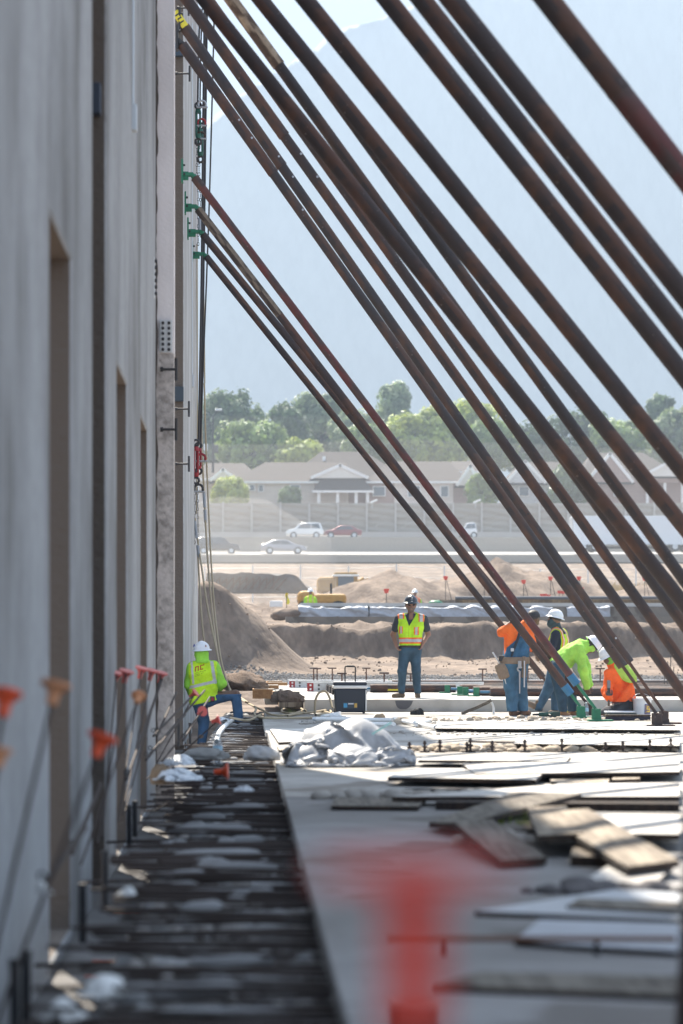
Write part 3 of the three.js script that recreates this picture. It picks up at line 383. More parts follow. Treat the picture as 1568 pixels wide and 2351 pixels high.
{ const lamp = thing('street_lamp', 'dark street lamp post with signal boxes before the round bush', 'street lamp', at(489, 1085, 268)); part('post', rod(V(0, 0, 0), V(0, 6.2, 0), 0.13, 0.09, 8), M.dark, lamp); part('lamp_arm', rod(V(0, 6.2, 0), V(0.5, 6.9, 0), 0.07, 0.06, 6), M.dark, lamp); part('lamp_head', rbx(0.8, 0.22, 0.35, 0.08, 0.6, 6.95, 0), M.galv, lamp); part('signal_box', rbx(0.5, 0.9, 0.4, 0.05, 0.35, 2.6, 0), M.dark, lamp); part('signal_box', rbx(0.4, 0.7, 0.4, 0.05, -0.8, 2.8, 0), M.galv, lamp); }
for (const [x, l] of [[858, 'below the long brown roof'], [1095, 'beside the small shrub'], [1180, 'below the grey gabled house'], [1362, 'above the truck trailer']]) { const t = thing('wall_lamp', 'small pale lamp head on top of the noise wall ' + l, 'lamp', at(x, 1158, 255.6), 'lamps on the noise wall'); part('head', rbx(0.85, 0.2, 0.3, 0.06).rotateZ(0.4).translate(0, 0.32, 0), M.white, t); part('bracket', rod(V(-0.2, -0.4, 0), V(-0.1, 0.28, 0), 0.04, 0.04, 6), M.galv, t); }
// ---------------------------------------------------------------- vehicles on the motorway
function car(label, x0, x1, yBottom, d, paint, kind, dir) {
  const L = (x1 - x0) / scaleAt(d), c = at((x0 + x1) / 2, yBottom, d), t = thing('car', label, 'car', c), k = L / 4.5, H = (kind === 'suv' ? 1.72 : 1.42) * Math.max(k, 0.92);
  if (dir < 0) t.rotation.y = Math.PI; // nose to +x by default
  const prof = kind === 'suv' ? [[-2.2, 0.35], [-2.25, 0.85], [-2.1, 1.0], [-1.85, 1.62], [-1.5, 1.7], [0.35, 1.68], [0.75, 1.55], [1.25, 1.08], [2.0, 0.95], [2.22, 0.75], [2.25, 0.35]] : [[-2.2, 0.32], [-2.25, 0.78], [-2.15, 0.95], [-1.75, 1.02], [-1.15, 1.36], [-0.6, 1.42], [0.2, 1.4], [0.55, 1.3], [1.15, 0.96], [1.95, 0.82], [2.2, 0.62], [2.25, 0.32]];
  const sy = H / (kind === 'suv' ? 1.7 : 1.42), sh = new THREE.Shape(prof.map(([x, y]) => new THREE.Vector2(x * k, y * sy)));
  const body = new THREE.ExtrudeGeometry(sh, { depth: 1.5, bevelEnabled: true, bevelThickness: 0.13, bevelSize: 0.09, bevelOffset: -0.09, bevelSegments: 3 }).translate(0, 0, -0.75); body.computeVertexNormals();
  part('body', toCreasedNormals(body, 0.7), phys(paint, 0.25, { clearcoat: 1, clearcoatRoughness: 0.08, metalness: 0.35 }), t);
  const gp = kind === 'suv' ? [[[-1.8, 1.06], [-1.62, 1.55], [-0.75, 1.57], [-0.75, 1.06]], [[-0.68, 1.06], [-0.68, 1.57], [0.4, 1.56], [0.95, 1.06]]] : [[[-1.3, 0.98], [-0.95, 1.28], [-0.35, 1.33], [-0.35, 0.96]], [[-0.28, 0.96], [-0.28, 1.33], [0.3, 1.28], [0.85, 0.94]]];
  for (const g of gp) for (const z of [-1, 1]) part('side_window', new THREE.ExtrudeGeometry(new THREE.Shape(g.map(([x, y]) => new THREE.Vector2(x * k, y * sy))), { depth: 0.02, bevelEnabled: false }).translate(0, 0, z * 0.885 - 0.01), houseMat.glass, t);
  for (const x of [-1.35, 1.38]) for (const z of [-0.8, 0.8]) { const w = part('wheel', new THREE.CylinderGeometry(0.33, 0.33, 0.2, 18).rotateX(Math.PI / 2).translate(x * k, 0.33, z), M.black, t); part('rim', new THREE.CylinderGeometry(0.2, 0.2, 0.03, 14).rotateX(Math.PI / 2).translate(x * k, 0.33, z + Math.sign(z) * 0.1), M.galv, w); }
  for (const z of [-0.6, 0.6]) { part('headlight', rbx(0.1, 0.14, 0.32, 0.03, 2.2 * k, 0.7 * sy, z), M.white, t); part('tail_light', rbx(0.1, 0.14, 0.3, 0.03, -2.2 * k, 0.8 * sy, z), M.redPaint, t); }
}
car('dark grey estate car half hidden behind the wall ropes on the lower road', 447, 551, 1273, 224, [0.07, 0.07, 0.075], 'suv', 1);
car('silver saloon on the lower road with glinting tail', 598, 704, 1273, 222, [0.34, 0.34, 0.36], 'car', 1);
car('white car on the upper road, first of two above the silver saloon', 657, 743, 1237, 241, [0.72, 0.72, 0.70], 'suv', -1);
car('red and pale car on the upper road behind the white one', 742, 830, 1237, 242, [0.22, 0.045, 0.05], 'car', -1);
car('white car top peeping beside the dark red brace', 1055, 1094, 1237, 243, [0.66, 0.66, 0.66], 'suv', -1);
{
  const d = 221, t = thing('truck', 'white box truck trailer on the lower road, crossing behind the broad braces', 'truck', at(1470, 1268, d)), x = (o) => (o - 1470) / scaleAt(d), h = (o) => (1268 - o) / scaleAt(d);
  part('trailer_box', rbx(x(1600) - x(1312), h(1186) - h(1252), 2.5, 0.04, (x(1600) + x(1312)) / 2, (h(1186) + h(1252)) / 2, 0), std([0.70, 0.73, 0.76], 0.5), t); part('trailer_frame', bx(10, 0.25, 1.1, x(1456), h(1257), 0), M.dark, t); part('cargo_door', rbx(0.05, 2.4, 2.3, 0.01, x(1312) - 0.03, (h(1186) + h(1252)) / 2, 0), std([0.35, 0.36, 0.38], 0.6), t); part('tail_light', rbx(0.06, 0.2, 0.2, 0.02, x(1312) - 0.06, h(1245), 0.9), M.redPaint, t);
  for (const o of [1335, 1362, 1545, 1575]) for (const z of [-0.95, 0.95]) { const w = part('wheel', new THREE.CylinderGeometry(0.48, 0.48, 0.5, 18).rotateX(Math.PI / 2).translate(x(o), 0.48, z), M.black, t); part('rim', new THREE.CylinderGeometry(0.25, 0.25, 0.52, 12).rotateX(Math.PI / 2).translate(x(o), 0.48, z), M.galv, w); }
}
// ---------------------------------------------------------------- fence, machines, covered wall
{ const d = 152, t = thing('wire_fence', 'thin wire fence with pale posts crossing behind the earth heaps', 'fence', V(0, 0, -d)), wires = []; let prev = null;
  for (let i = 0; i < 11; i++) { const x = at(470 + i * 110, 0, d).x, g = ground(x, d); const p = part('post', rod(V(0, 0, 0), V(0, 2.3, 0), 0.045, 0.045, 6), M.galv, t); p.position.set(x, g, 0); if (prev) for (const h of [0.3, 0.9, 1.5, 2.15]) wires.push(rod(V(prev[0], prev[1] + h, 0), V(x, g + h, 0), 0.012, 0.012, 4)); prev = [x, g]; }
  const w = part('wire', merge(wires), M.galv, t); w.userData.kind = 'stuff'; }
{
  const d = 140, t = thing('excavator', 'yellow excavator with cab and boom half hidden by the earth heap', 'excavator', at(765, 1390, d)), s = scaleAt(d), X = (o) => (o - 765) / s, H = (o) => (1390 - o) / s, y = std([0.40, 0.23, 0.06], 0.7, { map: T.cloth });
  part('counterweight', rbx(X(768) - X(728), H(1326) - H(1362), 2.6, 0.2, X(748), (H(1326) + H(1362)) / 2, 0), y, t); part('engine_housing', rbx(X(826) - X(766), 0.95, 2.4, 0.1, X(796), H(1352), 0), y, t); const cab = part('cab', rbx(1.35, 1.25, 1.2, 0.08, X(792), H(1340), 0.7), y, t); part('cab_window', rbx(0.9, 0.7, 0.02, 0.01, X(792), H(1337), 1.31), houseMat.glass, cab); part('cab_roof', rbx(1.5, 0.12, 1.4, 0.04, X(792), H(1323), 0.7), M.white, t);
  part('boom', merge([rod(V(X(815), H(1345), -0.5), V(X(838), H(1330), -0.5), 0.22, 0.2, 8), rod(V(X(838), H(1330), -0.5), V(X(862), H(1362), -0.5), 0.2, 0.15, 8)]), y, t);
  for (const z of [-1, 1]) part('track', rbx(2.6, 0.7, 0.5, 0.3, X(785), 0.35, z), M.dark, t);
}
{
  const d = 106, t = thing('loader', 'low yellow machine body with rounded hood behind the far worker', 'loader', at(738, 1392, d)), s = scaleAt(d), X = (o) => (o - 738) / s, y = std([0.50, 0.27, 0.06], 0.6, { map: T.cloth });
  part('hood', rbx(X(722) - X(682), 0.62, 1.6, 0.25, X(702), 0.36, 0), y, t); part('body', rbx(X(796) - X(722), 0.45, 1.6, 0.15, X(757), 0.3, 0), y, t); part('exhaust', rod(V(X(760), 0.4, 0), V(X(760), 1.0, 0), 0.05, 0.05, 8), M.dark, t); for (const o of [700, 775]) part('wheel', new THREE.CylinderGeometry(0.42, 0.42, 0.4, 16).rotateX(Math.PI / 2).translate(X(o), -0.2, 0.7), M.black, t); part('hood_grille', rbx(0.03, 0.3, 0.9, 0.01, X(683), 0.35, 0), M.dark, t);
}
{ // dark covered stack with a lattice of bars
  const d = 128, t = thing('tarped_pile', 'dark mesh covered stack with leaning rusty bars in the dusty distance', 'covered pile', at(600, 1362, d)), s = scaleAt(d), X = (o) => (o - 600) / s, H = (o) => (1362 - o) / s;
  const g = warp(new THREE.BoxGeometry(X(712) - X(475), H(1318), 2.4, 60, 14, 6).translate((X(712) + X(475)) / 2, H(1318) / 2, 0), (v) => { const e = smooth(v.x, X(712) - 1.4, X(712)); v.y *= 1 - 0.75 * e * e; v.y += (fbm(v.x * 1.2, v.z, 3, 201) - 0.5) * 0.3 * (v.y > 0.2 ? 1 : 0); v.z += (fbm(v.x * 2, v.y * 2, 3, 202) - 0.5) * 0.25; }); part('cover', boxUV(g), std([0.10, 0.095, 0.095], 0.85, { map: T.cloth }), t);
  const R = rng(4); for (let i = 0; i < 22; i++) { const x = lerp(X(480), X(640), i / 21); part('bar', rod(V(x - 0.15, 0.15, 1.3), V(x + (i % 2 ? 0.4 : -0.1), 0.72 + R() * 0.12, 1.28), 0.035, 0.035, 5), M.rust, t); }
}
{ // footing wall of the next building, half wrapped in grey sheet
  const d0 = 84, con = std([0.44, 0.40, 0.36], 0.9, { map: T.slab });
  const a = at(655, 1432, d0), b = at(1600, 1416, d0), w = solid('footing_wall', bx(b.x - a.x, b.y - a.y + 0.5, 0.5, (b.x - a.x) / 2, (b.y - a.y - 0.5) / 2, 0), con, 'long low concrete footing below the grey wrapped wall', 'low wall'); w.position.set(a.x, a.y, -d0);
  const d1 = 86.2, s1 = scaleAt(d1), t = thing('wrapped_wall', 'low concrete wall draped in crumpled grey plastic sheets', 'low wall', at(670, 1418, d1)), X = (o) => (o - 670) / s1;
  part('wall_core', bx(X(1600) - X(690), 0.44, 0.5, (X(1600) + X(690)) / 2, 0.18, -0.3), con, t); part('earth_end', rock(0.42, 7, 3, 0.62).scale(1.5, 1, 1).translate(X(660), 0.1, -0.1), M.dirt, t); part('cap_beam', bx(X(1600) - X(690), 0.14, 0.3, (X(1600) + X(690)) / 2, 0.46, -0.5), std([0.5, 0.48, 0.45], 0.9), t);
  const sheetM = std([0.40, 0.43, 0.48], 0.42, { map: T.cloth, side: THREE.DoubleSide });
  let k = 0; for (const [x0, x1] of [[684, 845], [848, 1010], [1006, 1190], [1188, 1270], [1300, 1400]]) {
    const n = Math.round((x1 - x0) / 2), g = new THREE.PlaneGeometry(1, 1, n, 22), p = g.attributes.position, sd = 211 + k * 7; k++;
    for (let i = 0; i < p.count; i++) { const u = p.getX(i) + 0.5, v = p.getY(i) + 0.5, x = lerp(X(x0), X(x1), u), f = fbm(x * 1.6 + v * 0.9, v * 1.2, 4, sd), fold = Math.pow(Math.abs(Math.sin(x * 1.1 + v * 2.7 + 5 * f + sd)), 4); const top = smooth(v, 0.72, 0.9); p.setXYZ(i, x + (f - 0.5) * 0.1, lerp(-0.03, 0.43 + (fbm(x * 2.3, 5, 3, sd) - 0.5) * 0.16, Math.min(1, v / 0.86)), 0.06 + 0.13 * (f - 0.5) + 0.05 * fold * (1 - top) - top * 0.5); }
    g.computeVertexNormals(); part('plastic_sheet', boxUV(g), sheetM, t);
  }
}
{ // long timber beam with dark top, small things on it
  const d = 97, s = scaleAt(d), a = at(1008, 1386, d), X = (o) => (o - 1008) / s, t = thing('timber_beam', 'long pale timber beam with a dark pipe on top, in front of the heaps', 'beam', a);
  part('beam', bx(X(1580), 0.2, 0.3, X(1580) / 2, 0.06, 0), std([0.48, 0.37, 0.22], 0.85, { map: T.wood }), t); part('pipe', rod(V(X(1045), 0.23, 0), V(X(1580), 0.24, 0), 0.07, 0.07, 10), std([0.13, 0.13, 0.14], 0.6), t); part('block', rbx(0.38, 0.14, 0.2, 0.02, X(1144), 0.36, 0), M.dark, t); part('beam_end', rbx(0.6, 0.16, 0.2, 0.02, X(1028), 0.06, 0.26), M.wood, t);
  solid('green_bag', warp(rock(0.28, 12, 3, 0.5), () => {}), M.green, 'small green sack at the end of the timber beam', 'sack').position.copy(at(1000, 1386, 96.5));
}
{ // marker stakes with orange caps
  const list = [[887, 1357, 1388, 90, 'left of the far worker on the wrapped wall'], [1023, 1327, 1372, 104, 'first of the tall tripod pair by the heap'], [1112, 1327, 1372, 104, 'second of the tall tripod pair by the heap'], [1202, 1336, 1376, 101, 'just behind the dark red brace'], [1264, 1328, 1376, 102, 'highest of the group between braces'], [1329, 1328, 1376, 103, 'above the row of low caps'], [1480, 1329, 1376, 103, 'tall, between the broad braces'], [1521, 1330, 1376, 105, 'near the dry grass']];
  for (const [x, y, yb, d, l] of list) { const t = thing('marker_stake', 'thin stake with an orange cap ' + l, 'stake', at(x, yb, d), 'orange capped stakes in the distance'), h = (yb - y) / scaleAt(d); part('stake', rod(V(0, -0.2, 0), V(0, h, 0), 0.014, 0.014, 5), M.dark, t); if (y < 1340) part('stake', rod(V(0.28, -0.2, 0), V(0.02, h, 0), 0.012, 0.012, 5), M.dark, t); part('cap', new THREE.CylinderGeometry(0.11, 0.07, 0.16, 8).translate(0, h, 0), M.pinkRed, t); }
  const R = rng(17); for (const [x0, y0, n] of [[1208, 1376, 3], [1244, 1367, 3], [1284, 1359, 3], [1312, 1352, 4]]) for (let i = 0; i < n; i++) { const d = 99, t = thing('capped_bar', ['one of the low orange bar caps in a stepped row before the heap'][0], 'bar cap', at(x0 + i * 8, y0 + R() * 3 + 8, d), 'low orange bar caps in a stepped row'); t.userData.label = ['lowest, first cluster', 'second cluster', 'third cluster', 'highest, last cluster'].map((w) => ['left', 'second', 'third', 'last'][i] + ' low orange bar cap in the ' + w + ' of the stepped row')[[1208, 1244, 1284, 1312].indexOf(x0)]; part('bar', rod(V(0, -0.4, 0), V(0, 0.14, 0), 0.012, 0.012, 5), M.dark, t); part('cap', new THREE.CylinderGeometry(0.09, 0.06, 0.12, 8).translate(0, 0.15, 0), M.pinkRed, t); }
}
{ const d = 92, t = thing('surveyor_ribbon', 'yellow ribbon tied to a short post at the earth end of the wrapped wall', 'marker ribbon', at(658, 1388, d)); part('post', rod(V(0, -0.2, 0), V(0, 0.5, 0), 0.02, 0.02, 6), M.wood, t); part('ribbon', warp(new THREE.BoxGeometry(0.1, 0.42, 0.02, 3, 10, 1).translate(0.03, 0.22, 0.03), (v) => { v.x += Math.sin(v.y * 14) * 0.04; v.z += Math.cos(v.y * 11) * 0.04; }), M.yellow, t); solid('pale_box', rbx(0.5, 0.25, 0.3, 0.03), M.white, 'pale plastic box near the yellow ribbon', 'box').position.copy(at(634, 1387, 93)); }
{ const n = 1500, g = new THREE.ConeGeometry(0.035, 0.5, 3), im = new THREE.InstancedMesh(g, std([0.50, 0.36, 0.17], 0.95), n), R = rng(31), o = new THREE.Object3D(); for (let i = 0; i < n; i++) { const p = at(1400 + R() * 180, 0, 132), d = 128 + R() * 10; o.position.set(p.x, ground(p.x, d) + 0.2 + R() * 0.8, -d); o.rotation.set((R() - 0.5), R() * 6, (R() - 0.5)); o.scale.setScalar(0.8 + R()); o.updateMatrix(); im.setMatrixAt(i, o.matrix); } im.name = 'dry_grass'; shadows(im); scene.add(im); tag(im, 'patch of dry yellow grass on the heap below the motorway', null, null, 'stuff'); }
// dust hanging over the haul road and the site behind it
for (const [x, y, d, rx, ry, rz, o, l] of [[900, 1290, 150, 52, 7.0, 22, 0.024, 'thin pale dust veiling the whole site below the motorway'], [820, 1250, 205, 60, 11, 24, 0.009, 'thin pale dust before the noise wall and houses'], [530, 1300, 112, 5.0, 3.0, 9, 0.055, 'brighter dust drifting by the end of the wall']]) {
  const g = warp(new THREE.SphereGeometry(1, 64, 40), (v) => { const k = 0.85 + 0.32 * fbm(v.x * 1.6 + d, v.y * 1.6 + v.z * 1.3, 3, 77); v.multiplyScalar(k); v.set(v.x * rx, v.y * ry, v.z * rz); });
  const m = part('dust_cloud', g, phys([0.9, 0.85, 0.78], 1, { transmission: 0.6, thickness: 0, transparent: true, opacity: o, side: THREE.DoubleSide, depthWrite: false })); m.position.copy(at(x, y, d)); tag(m, l, null, null, 'stuff');
}
// ---------------------------------------------------------------- rebars with caps by the wall
function cap(r, len, wide) { return merge([new THREE.CylinderGeometry(wide * 0.5, wide * 0.5, 0.011, 14), new THREE.CylinderGeometry(wide * 0.42, r + 0.012, len * 0.45, 12).translate(0, -len * 0.22, 0), new THREE.CylinderGeometry(r + 0.012, r + 0.009, len * 0.6, 12).translate(0, -len * 0.65, 0)]); }
const capG = 'capped reinforcing bars sticking up in the strip';
function capped(label, x, y, d, base, mat, opt = {}) { // the top of a bar that leans out of the strip
  const top = at(x, y, d), b = base.isVector3 ? base : at(base[0], base[1], base[2]), t = thing('capped_rebar', label, 'rebar', b, capG), U = top.clone().sub(b), dir = U.clone().normalize();
  const n = opt.bend ? [rod(V(0, 0, 0), opt.bend, 0.0085, 0.0085, 7), rod(opt.bend, U, 0.0085, 0.0085, 7)] : [rod(V(0, 0, 0), U, 0.0065, 0.0065, 7)];
  part('bar', merge(n), M.rebar, t);
  const c = part('cap', opt.geo ?? cap(0.0085, opt.len ?? 0.06, opt.w ?? 0.066), mat, t); c.position.copy(U); c.quaternion.setFromUnitVectors(Y, opt.up ?? dir); return t;
}
const wallFoot = (d, y = -0.12, x = -0.86) => V(x, y, -d);
capped('orange capped bar nearest the picture edge, half cut off', 15, 1592, 7.0, wallFoot(6.6, -0.3), M.orange, { w: 0.095, len: 0.075 });
capped('bar with a dusty brownish square cap, its top white with light', 128, 1572, 7.6, wallFoot(7.3, -0.35), M.fadedOrange, { w: 0.10, len: 0.07 });
capped('orange capped bar before the dark slot, lower than its neighbours', 236, 1693, 8.0, wallFoot(7.7, -0.35), M.orange, { w: 0.105, len: 0.075 });
capped('small dull orange cap standing alone below the row of five', 319, 1598, 13.5, wallFoot(12.6, -0.1), M.fadedOrange, { w: 0.085, len: 0.06 });
for (const [x, y, d, bxx, l] of [[268, 1545, 17.5, -0.90, 'first of the five red orange caps in a row, partly behind its neighbour'], [291, 1541, 17, -0.90, 'second of the five red orange caps, pale on top'], [326, 1534, 19, -0.88, 'third of the five red orange caps, tallest'], [349, 1539, 19.6, -0.88, 'fourth of the five red orange caps, close beside the last'], [371, 1545, 20, -0.88, 'last of the five red orange caps, nearest the worker']]) capped(l, x, y, d, wallFoot(d - 2.4, -0.15, bxx), M.pinkRed, { w: 0.11, len: 0.09, up: V(0.25, 0.95, 0.2).normalize() });
capped('pinkish tilted cap in front of the kneeling worker\'s vest', 449, 1590, 24, wallFoot(23, -0.1, -0.88), M.pinkRed, { w: 0.095, len: 0.08, up: V(0.75, 0.6, 0.25).normalize() });
capped('pink square faced cap before the worker\'s standing leg', 465, 1633, 22.5, wallFoot(21.5, -0.12, -0.88), M.pinkRed, { w: 0.10, len: 0.08, up: V(0.5, 0.3, 0.8).normalize() });
capped('red cap lying almost sideways beside the white hose', 503, 1652, 24, wallFoot(24, -0.14, -0.8), M.pinkRed, { w: 0.10, len: 0.085, up: V(0.95, 0.3, 0.1).normalize() });
capped('red cap on a level bar in the strip, below the water bottle', 522, 1771, 16.5, V(-0.62, -0.075, -16.6), M.orange, { w: 0.115, len: 0.095, up: V(1, 0.05, 0.05).normalize() });
capped('whitish red cap at the picture edge, below the orange one', 0, 1722, 6.6, wallFoot(6.4, -0.4), M.fadedOrange, { w: 0.07, len: 0.05 });
capped('large red cap close to the lens, melted to a red blur at the lower middle', 950, 1995, 1.3, V(0.095, -0.4, -1.32), M.redCap, { up: V(0, 1, 0), geo: merge([new THREE.CylinderGeometry(0.050, 0.050, 0.006, 20), new THREE.CylinderGeometry(0.0155, 0.014, 0.085, 16).translate(0, -0.046, 0)]) });
{ // more plain bars leaning out of the strip
  const list = [[372, 1560, 20, 290, 1790, 17, 'plain bar leaning below the last of the five caps'], [440, 1600, 24, 352, 1690, 21, 'plain bar leaning toward the worker, upper one'], [470, 1585, 25, 345, 1730, 21, 'thick plain bar crossing before the worker\'s back'], [482, 1600, 27, 420, 1700, 25, 'short plain bar crossing the worker\'s vest'], [425, 1640, 23, 335, 1745, 20, 'plain bar leaning low before the dark slot'], [196, 1900, 10.4, 96, 2040, 9.2, 'blurred bar lying along the foot of the nearest panel'], [405, 1590, 22, 360, 1690, 20, 'thin plain bar standing before the pilaster foot'], [232, 1800, 13, 165, 1960, 12, 'dark bar leaning by the slot foot']];
  for (const [x, y, d, x2, y2, d2, l] of list) { const a = at(x2, y2, d2), t = thing('rebar', l, 'rebar', a, 'plain leaning reinforcing bars'); part('bar', rod(V(0, 0, 0), at(x, y, d).sub(a), 0.011, 0.011, 7), M.rebar, t); part('tie_wire', new THREE.TorusGeometry(0.016, 0.004, 5, 10).translate(0, 0.05, 0), M.dark, t); }
  for (const [x, y0, y1, d, l] of [[34, 2205, 2420, 8.2, 'first of two thick dark sleeves at the near footing'], [60, 2185, 2400, 8.5, 'second of two thick dark sleeves at the near footing'], [240, 1955, 2062, 12.6, 'dark sleeve standing before the slot foot'], [190, 2030, 2140, 11.2, 'dark sleeve between slot foot and near pair'], [297, 1850, 1930, 15.5, 'dark sleeve standing beyond the slot'], [310, 1840, 1905, 17.5, 'small dark sleeve farther along the footing'], [410, 1650, 1705, 33, 'black sleeve by the last door foot'], [436, 1660, 1715, 33.5, 'black sleeve below the standing worker']]) { const p = at(x, y1, d), t = thing('pipe_sleeve', l, 'pipe sleeve', p, 'dark sleeves standing on the footing'), h = (y1 - y0) / scaleAt(d); part('sleeve', rod(V(0, -0.05, 0), V(0, h, 0), 0.018, 0.018, 10), M.black, t); part('rim', rod(V(0, h - 0.02, 0), V(0, h + 0.004, 0), 0.021, 0.021, 10), M.dark, t); }
  for (const [d, len, y, l] of [[9.0, 0.8, -0.42, 'rusty bar crossing the footing nearest the camera'], [10.3, 0.7, -0.33, 'ribbed bar crossing the footing by the light scraps'], [13.2, 0.75, -0.25, 'bar crossing the footing before the slot'], [15.6, 0.7, -0.22, 'bar crossing just beyond the slot'], [18.5, 0.6, -0.18, 'bar crossing by the second door foot']]) { const t = thing('rebar', l, 'rebar', V(-0.9, y, -d), 'bars crossing the footing'); part('bar', rod(V(0, 0, 0), V(len, 0.03, 0.05), 0.0095, 0.0095, 7), M.rebar, t); part('tie_wire', new THREE.TorusGeometry(0.014, 0.004, 5, 10).rotateY(Math.PI / 2).translate(0.2, 0.008, 0.01), M.dark, t); }
}
// paint lines sprayed on the footing
{ const t = thing('paint_marks', 'orange red layout lines sprayed on the near footing', 'paint marks', V(0, -0.58, 0)); for (const [x, d, w, l] of [[-0.66, 8.6, 0.28, 0.014], [-0.66, 9.5, 0.28, 0.012], [-0.66, 11.8, 0.26, 0.014], [-0.66, 12.4, 0.26, 0.012], [-0.70, 14.6, 0.2, 0.014], [-0.86, 9.0, 0.012, 1.3]]) part('stripe', bx(w, 0.004, l, x, 0.004, -d), std([0.62, 0.12, 0.06], 0.9), t); }
let sheetGeo;
{ // a plastic sheet let fall in a heap: its folds come from a small cloth simulation
  const NX = 96, NZ = 78, N = NX * NZ, P = new Float32Array(N * 3), O = new Float32Array(N * 3), R = rng(303), WX = 2.15, WZ = 1.75;
  const lumps = [[-0.20, -0.10, 0.30, 0.36], [0.08, -0.14, 0.32, 0.42], [0.26, -0.06, 0.20, 0.33], [-0.38, 0.08, 0.22, 0.20], [0.36, 0.10, 0.22, 0.16], [0.02, 0.16, 0.26, 0.2]];   // what lies under the sheet: x, z, radius, height
  for (let j = 0; j < NZ; j++) for (let i = 0; i < NX; i++) { const k = (j * NX + i) * 3, u = i / (NX - 1) - 0.5, v = j / (NZ - 1) - 0.5; P[k] = u * 1.34 + (fbm(u * 5, v * 5, 3, 311) - 0.5) * 0.3; P[k + 2] = v * 1.02 + (fbm(u * 5 + 7, v * 5, 3, 312) - 0.5) * 0.26; P[k + 1] = 0.50 + (fbm(u * 9, v * 9 + 3, 3, 313) - 0.5) * 0.5 + R() * 0.01; }
  O.set(P); const E = [], L0x = WX / (NX - 1), L0z = WZ / (NZ - 1), add = (a, b, l, w) => E.push(a * 3, b * 3, l, w);
  for (let j = 0; j < NZ; j++) for (let i = 0; i < NX; i++) { const a = j * NX + i; if (i + 1 < NX) add(a, a + 1, L0x, 1); if (j + 1 < NZ) add(a, a + NX, L0z, 1); if (i + 1 < NX && j + 1 < NZ) { const l = Math.hypot(L0x, L0z); add(a, a + NX + 1, l, 0.5); add(a + 1, a + NX, l, 0.5); } if (i + 3 < NX) add(a, a + 3, 3 * L0x, 0.10); if (j + 3 < NZ) add(a, a + 3 * NX, 3 * L0z, 0.10); }
  for (let it = 0; it < 130; it++) {
    for (let k = 0; k < N * 3; k++) { const v = (P[k] - O[k]) * 0.93; O[k] = P[k]; P[k] += v - (k % 3 === 1 ? 0.0011 : 0); }
    for (let r = 0; r < 3; r++) for (let e = 0; e < E.length; e += 4) { const a = E[e], b = E[e + 1], dx = P[b] - P[a], dy = P[b + 1] - P[a + 1], dz = P[b + 2] - P[a + 2], l = Math.sqrt(dx * dx + dy * dy + dz * dz) + 1e-9, q = 0.5 * E[e + 3] * (l - E[e + 2]) / l; P[a] += dx * q; P[a + 1] += dy * q; P[a + 2] += dz * q; P[b] -= dx * q; P[b + 1] -= dy * q; P[b + 2] -= dz * q; }
    for (let k = 0; k < N * 3; k += 3) { let f = 0.006; for (const [cx, cz, rr, h] of lumps) { const q = ((P[k] - cx) ** 2 + (P[k + 2] - cz) ** 2) / (rr * rr); if (q < 1) f = Math.max(f, h * Math.sqrt(1 - q)); } if (P[k + 1] < f) { P[k + 1] = f; O[k] = lerp(O[k], P[k], 0.7); O[k + 1] = f; O[k + 2] = lerp(O[k + 2], P[k + 2], 0.7); } const ex = 0.60, ez = 0.5; P[k] = clamp(P[k], -ex, ex); P[k + 2] = clamp(P[k + 2], -ez, ez); if (P[k + 1] > 0.49) P[k + 1] = 0.49; }
  }
  const idx = []; for (let j = 0; j < NZ - 1; j++) for (let i = 0; i < NX - 1; i++) { const a = j * NX + i; idx.push(a, a + NX, a + 1, a + 1, a + NX, a + NX + 1); }
  const g = new THREE.BufferGeometry(); g.setAttribute('position', new THREE.BufferAttribute(P, 3)); g.setAttribute('uv', new THREE.Float32BufferAttribute(Array.from({ length: N * 2 }, (_, k) => (k & 1 ? Math.floor((k >> 1) / NX) / NZ * WZ : ((k >> 1) % NX) / NX * WX)), 2)); g.setIndex(idx); g.computeVertexNormals(); sheetGeo = g;
}
// ---------------------------------------------------------------- scraps in the strip
function crumple(label, p, w, h, dp, mat, seed, name = 'plastic_scrap', cat = 'plastic scrap', group = 'scraps lying in the strip') {
  if (mat === M.plastic || mat === M.paper) { const m = solid(name, sheetGeo.clone().rotateY(seed * 1.7).scale(w / 1.1, h / 0.62, dp / 1.0), mat, label, cat, group); m.position.copy(p); m.position.y -= 0.01; return m; }
  const g = warp(new THREE.SphereGeometry(1, 34, 22), (v) => { const k = 0.72 + 0.7 * (fbm(v.x * 2.2 + seed, v.y * 2.2 + v.z * 2.7, 4, seed) - 0.35) + 0.22 * Math.abs(fbm(v.x * 5 + seed, v.z * 5 + v.y * 4, 3, seed + 3) - 0.5); v.multiplyScalar(k); v.y = Math.max(v.y, -0.25); v.set(v.x * w / 2, (v.y + 0.25) * h * 0.85, v.z * dp / 2); });
  const m = solid(name, boxUV(g), mat, label, cat, group); m.position.copy(p); return m;
}
crumple('white crumpled plastic scrap on the bank by the pilaster foot, upper one', at(408, 1752, 20.5), 0.30, 0.13, 0.5, M.plastic, 3); crumple('white torn plastic sheet hanging over the bank below the pilaster', at(412, 1788, 18.5), 0.34, 0.14, 0.35, M.plastic, 4);
crumple('white rag lying near the slot foot', at(100, 2045, 8.8), 0.06, 0.07, 0.08, M.paper, 5); crumple('bright white paper scrap on the bank, nearest the camera', at(232, 2275, 7.6), 0.16, 0.10, 0.18, M.paper, 6); crumple('small pale scrap on the bank in line with the slot', at(292, 2048, 10.2), 0.07, 0.05, 0.1, M.paper, 7); crumple('brownish pale scrap at the bottom picture edge', at(150, 2330, 7.3), 0.13, 0.09, 0.12, M.paper, 8);
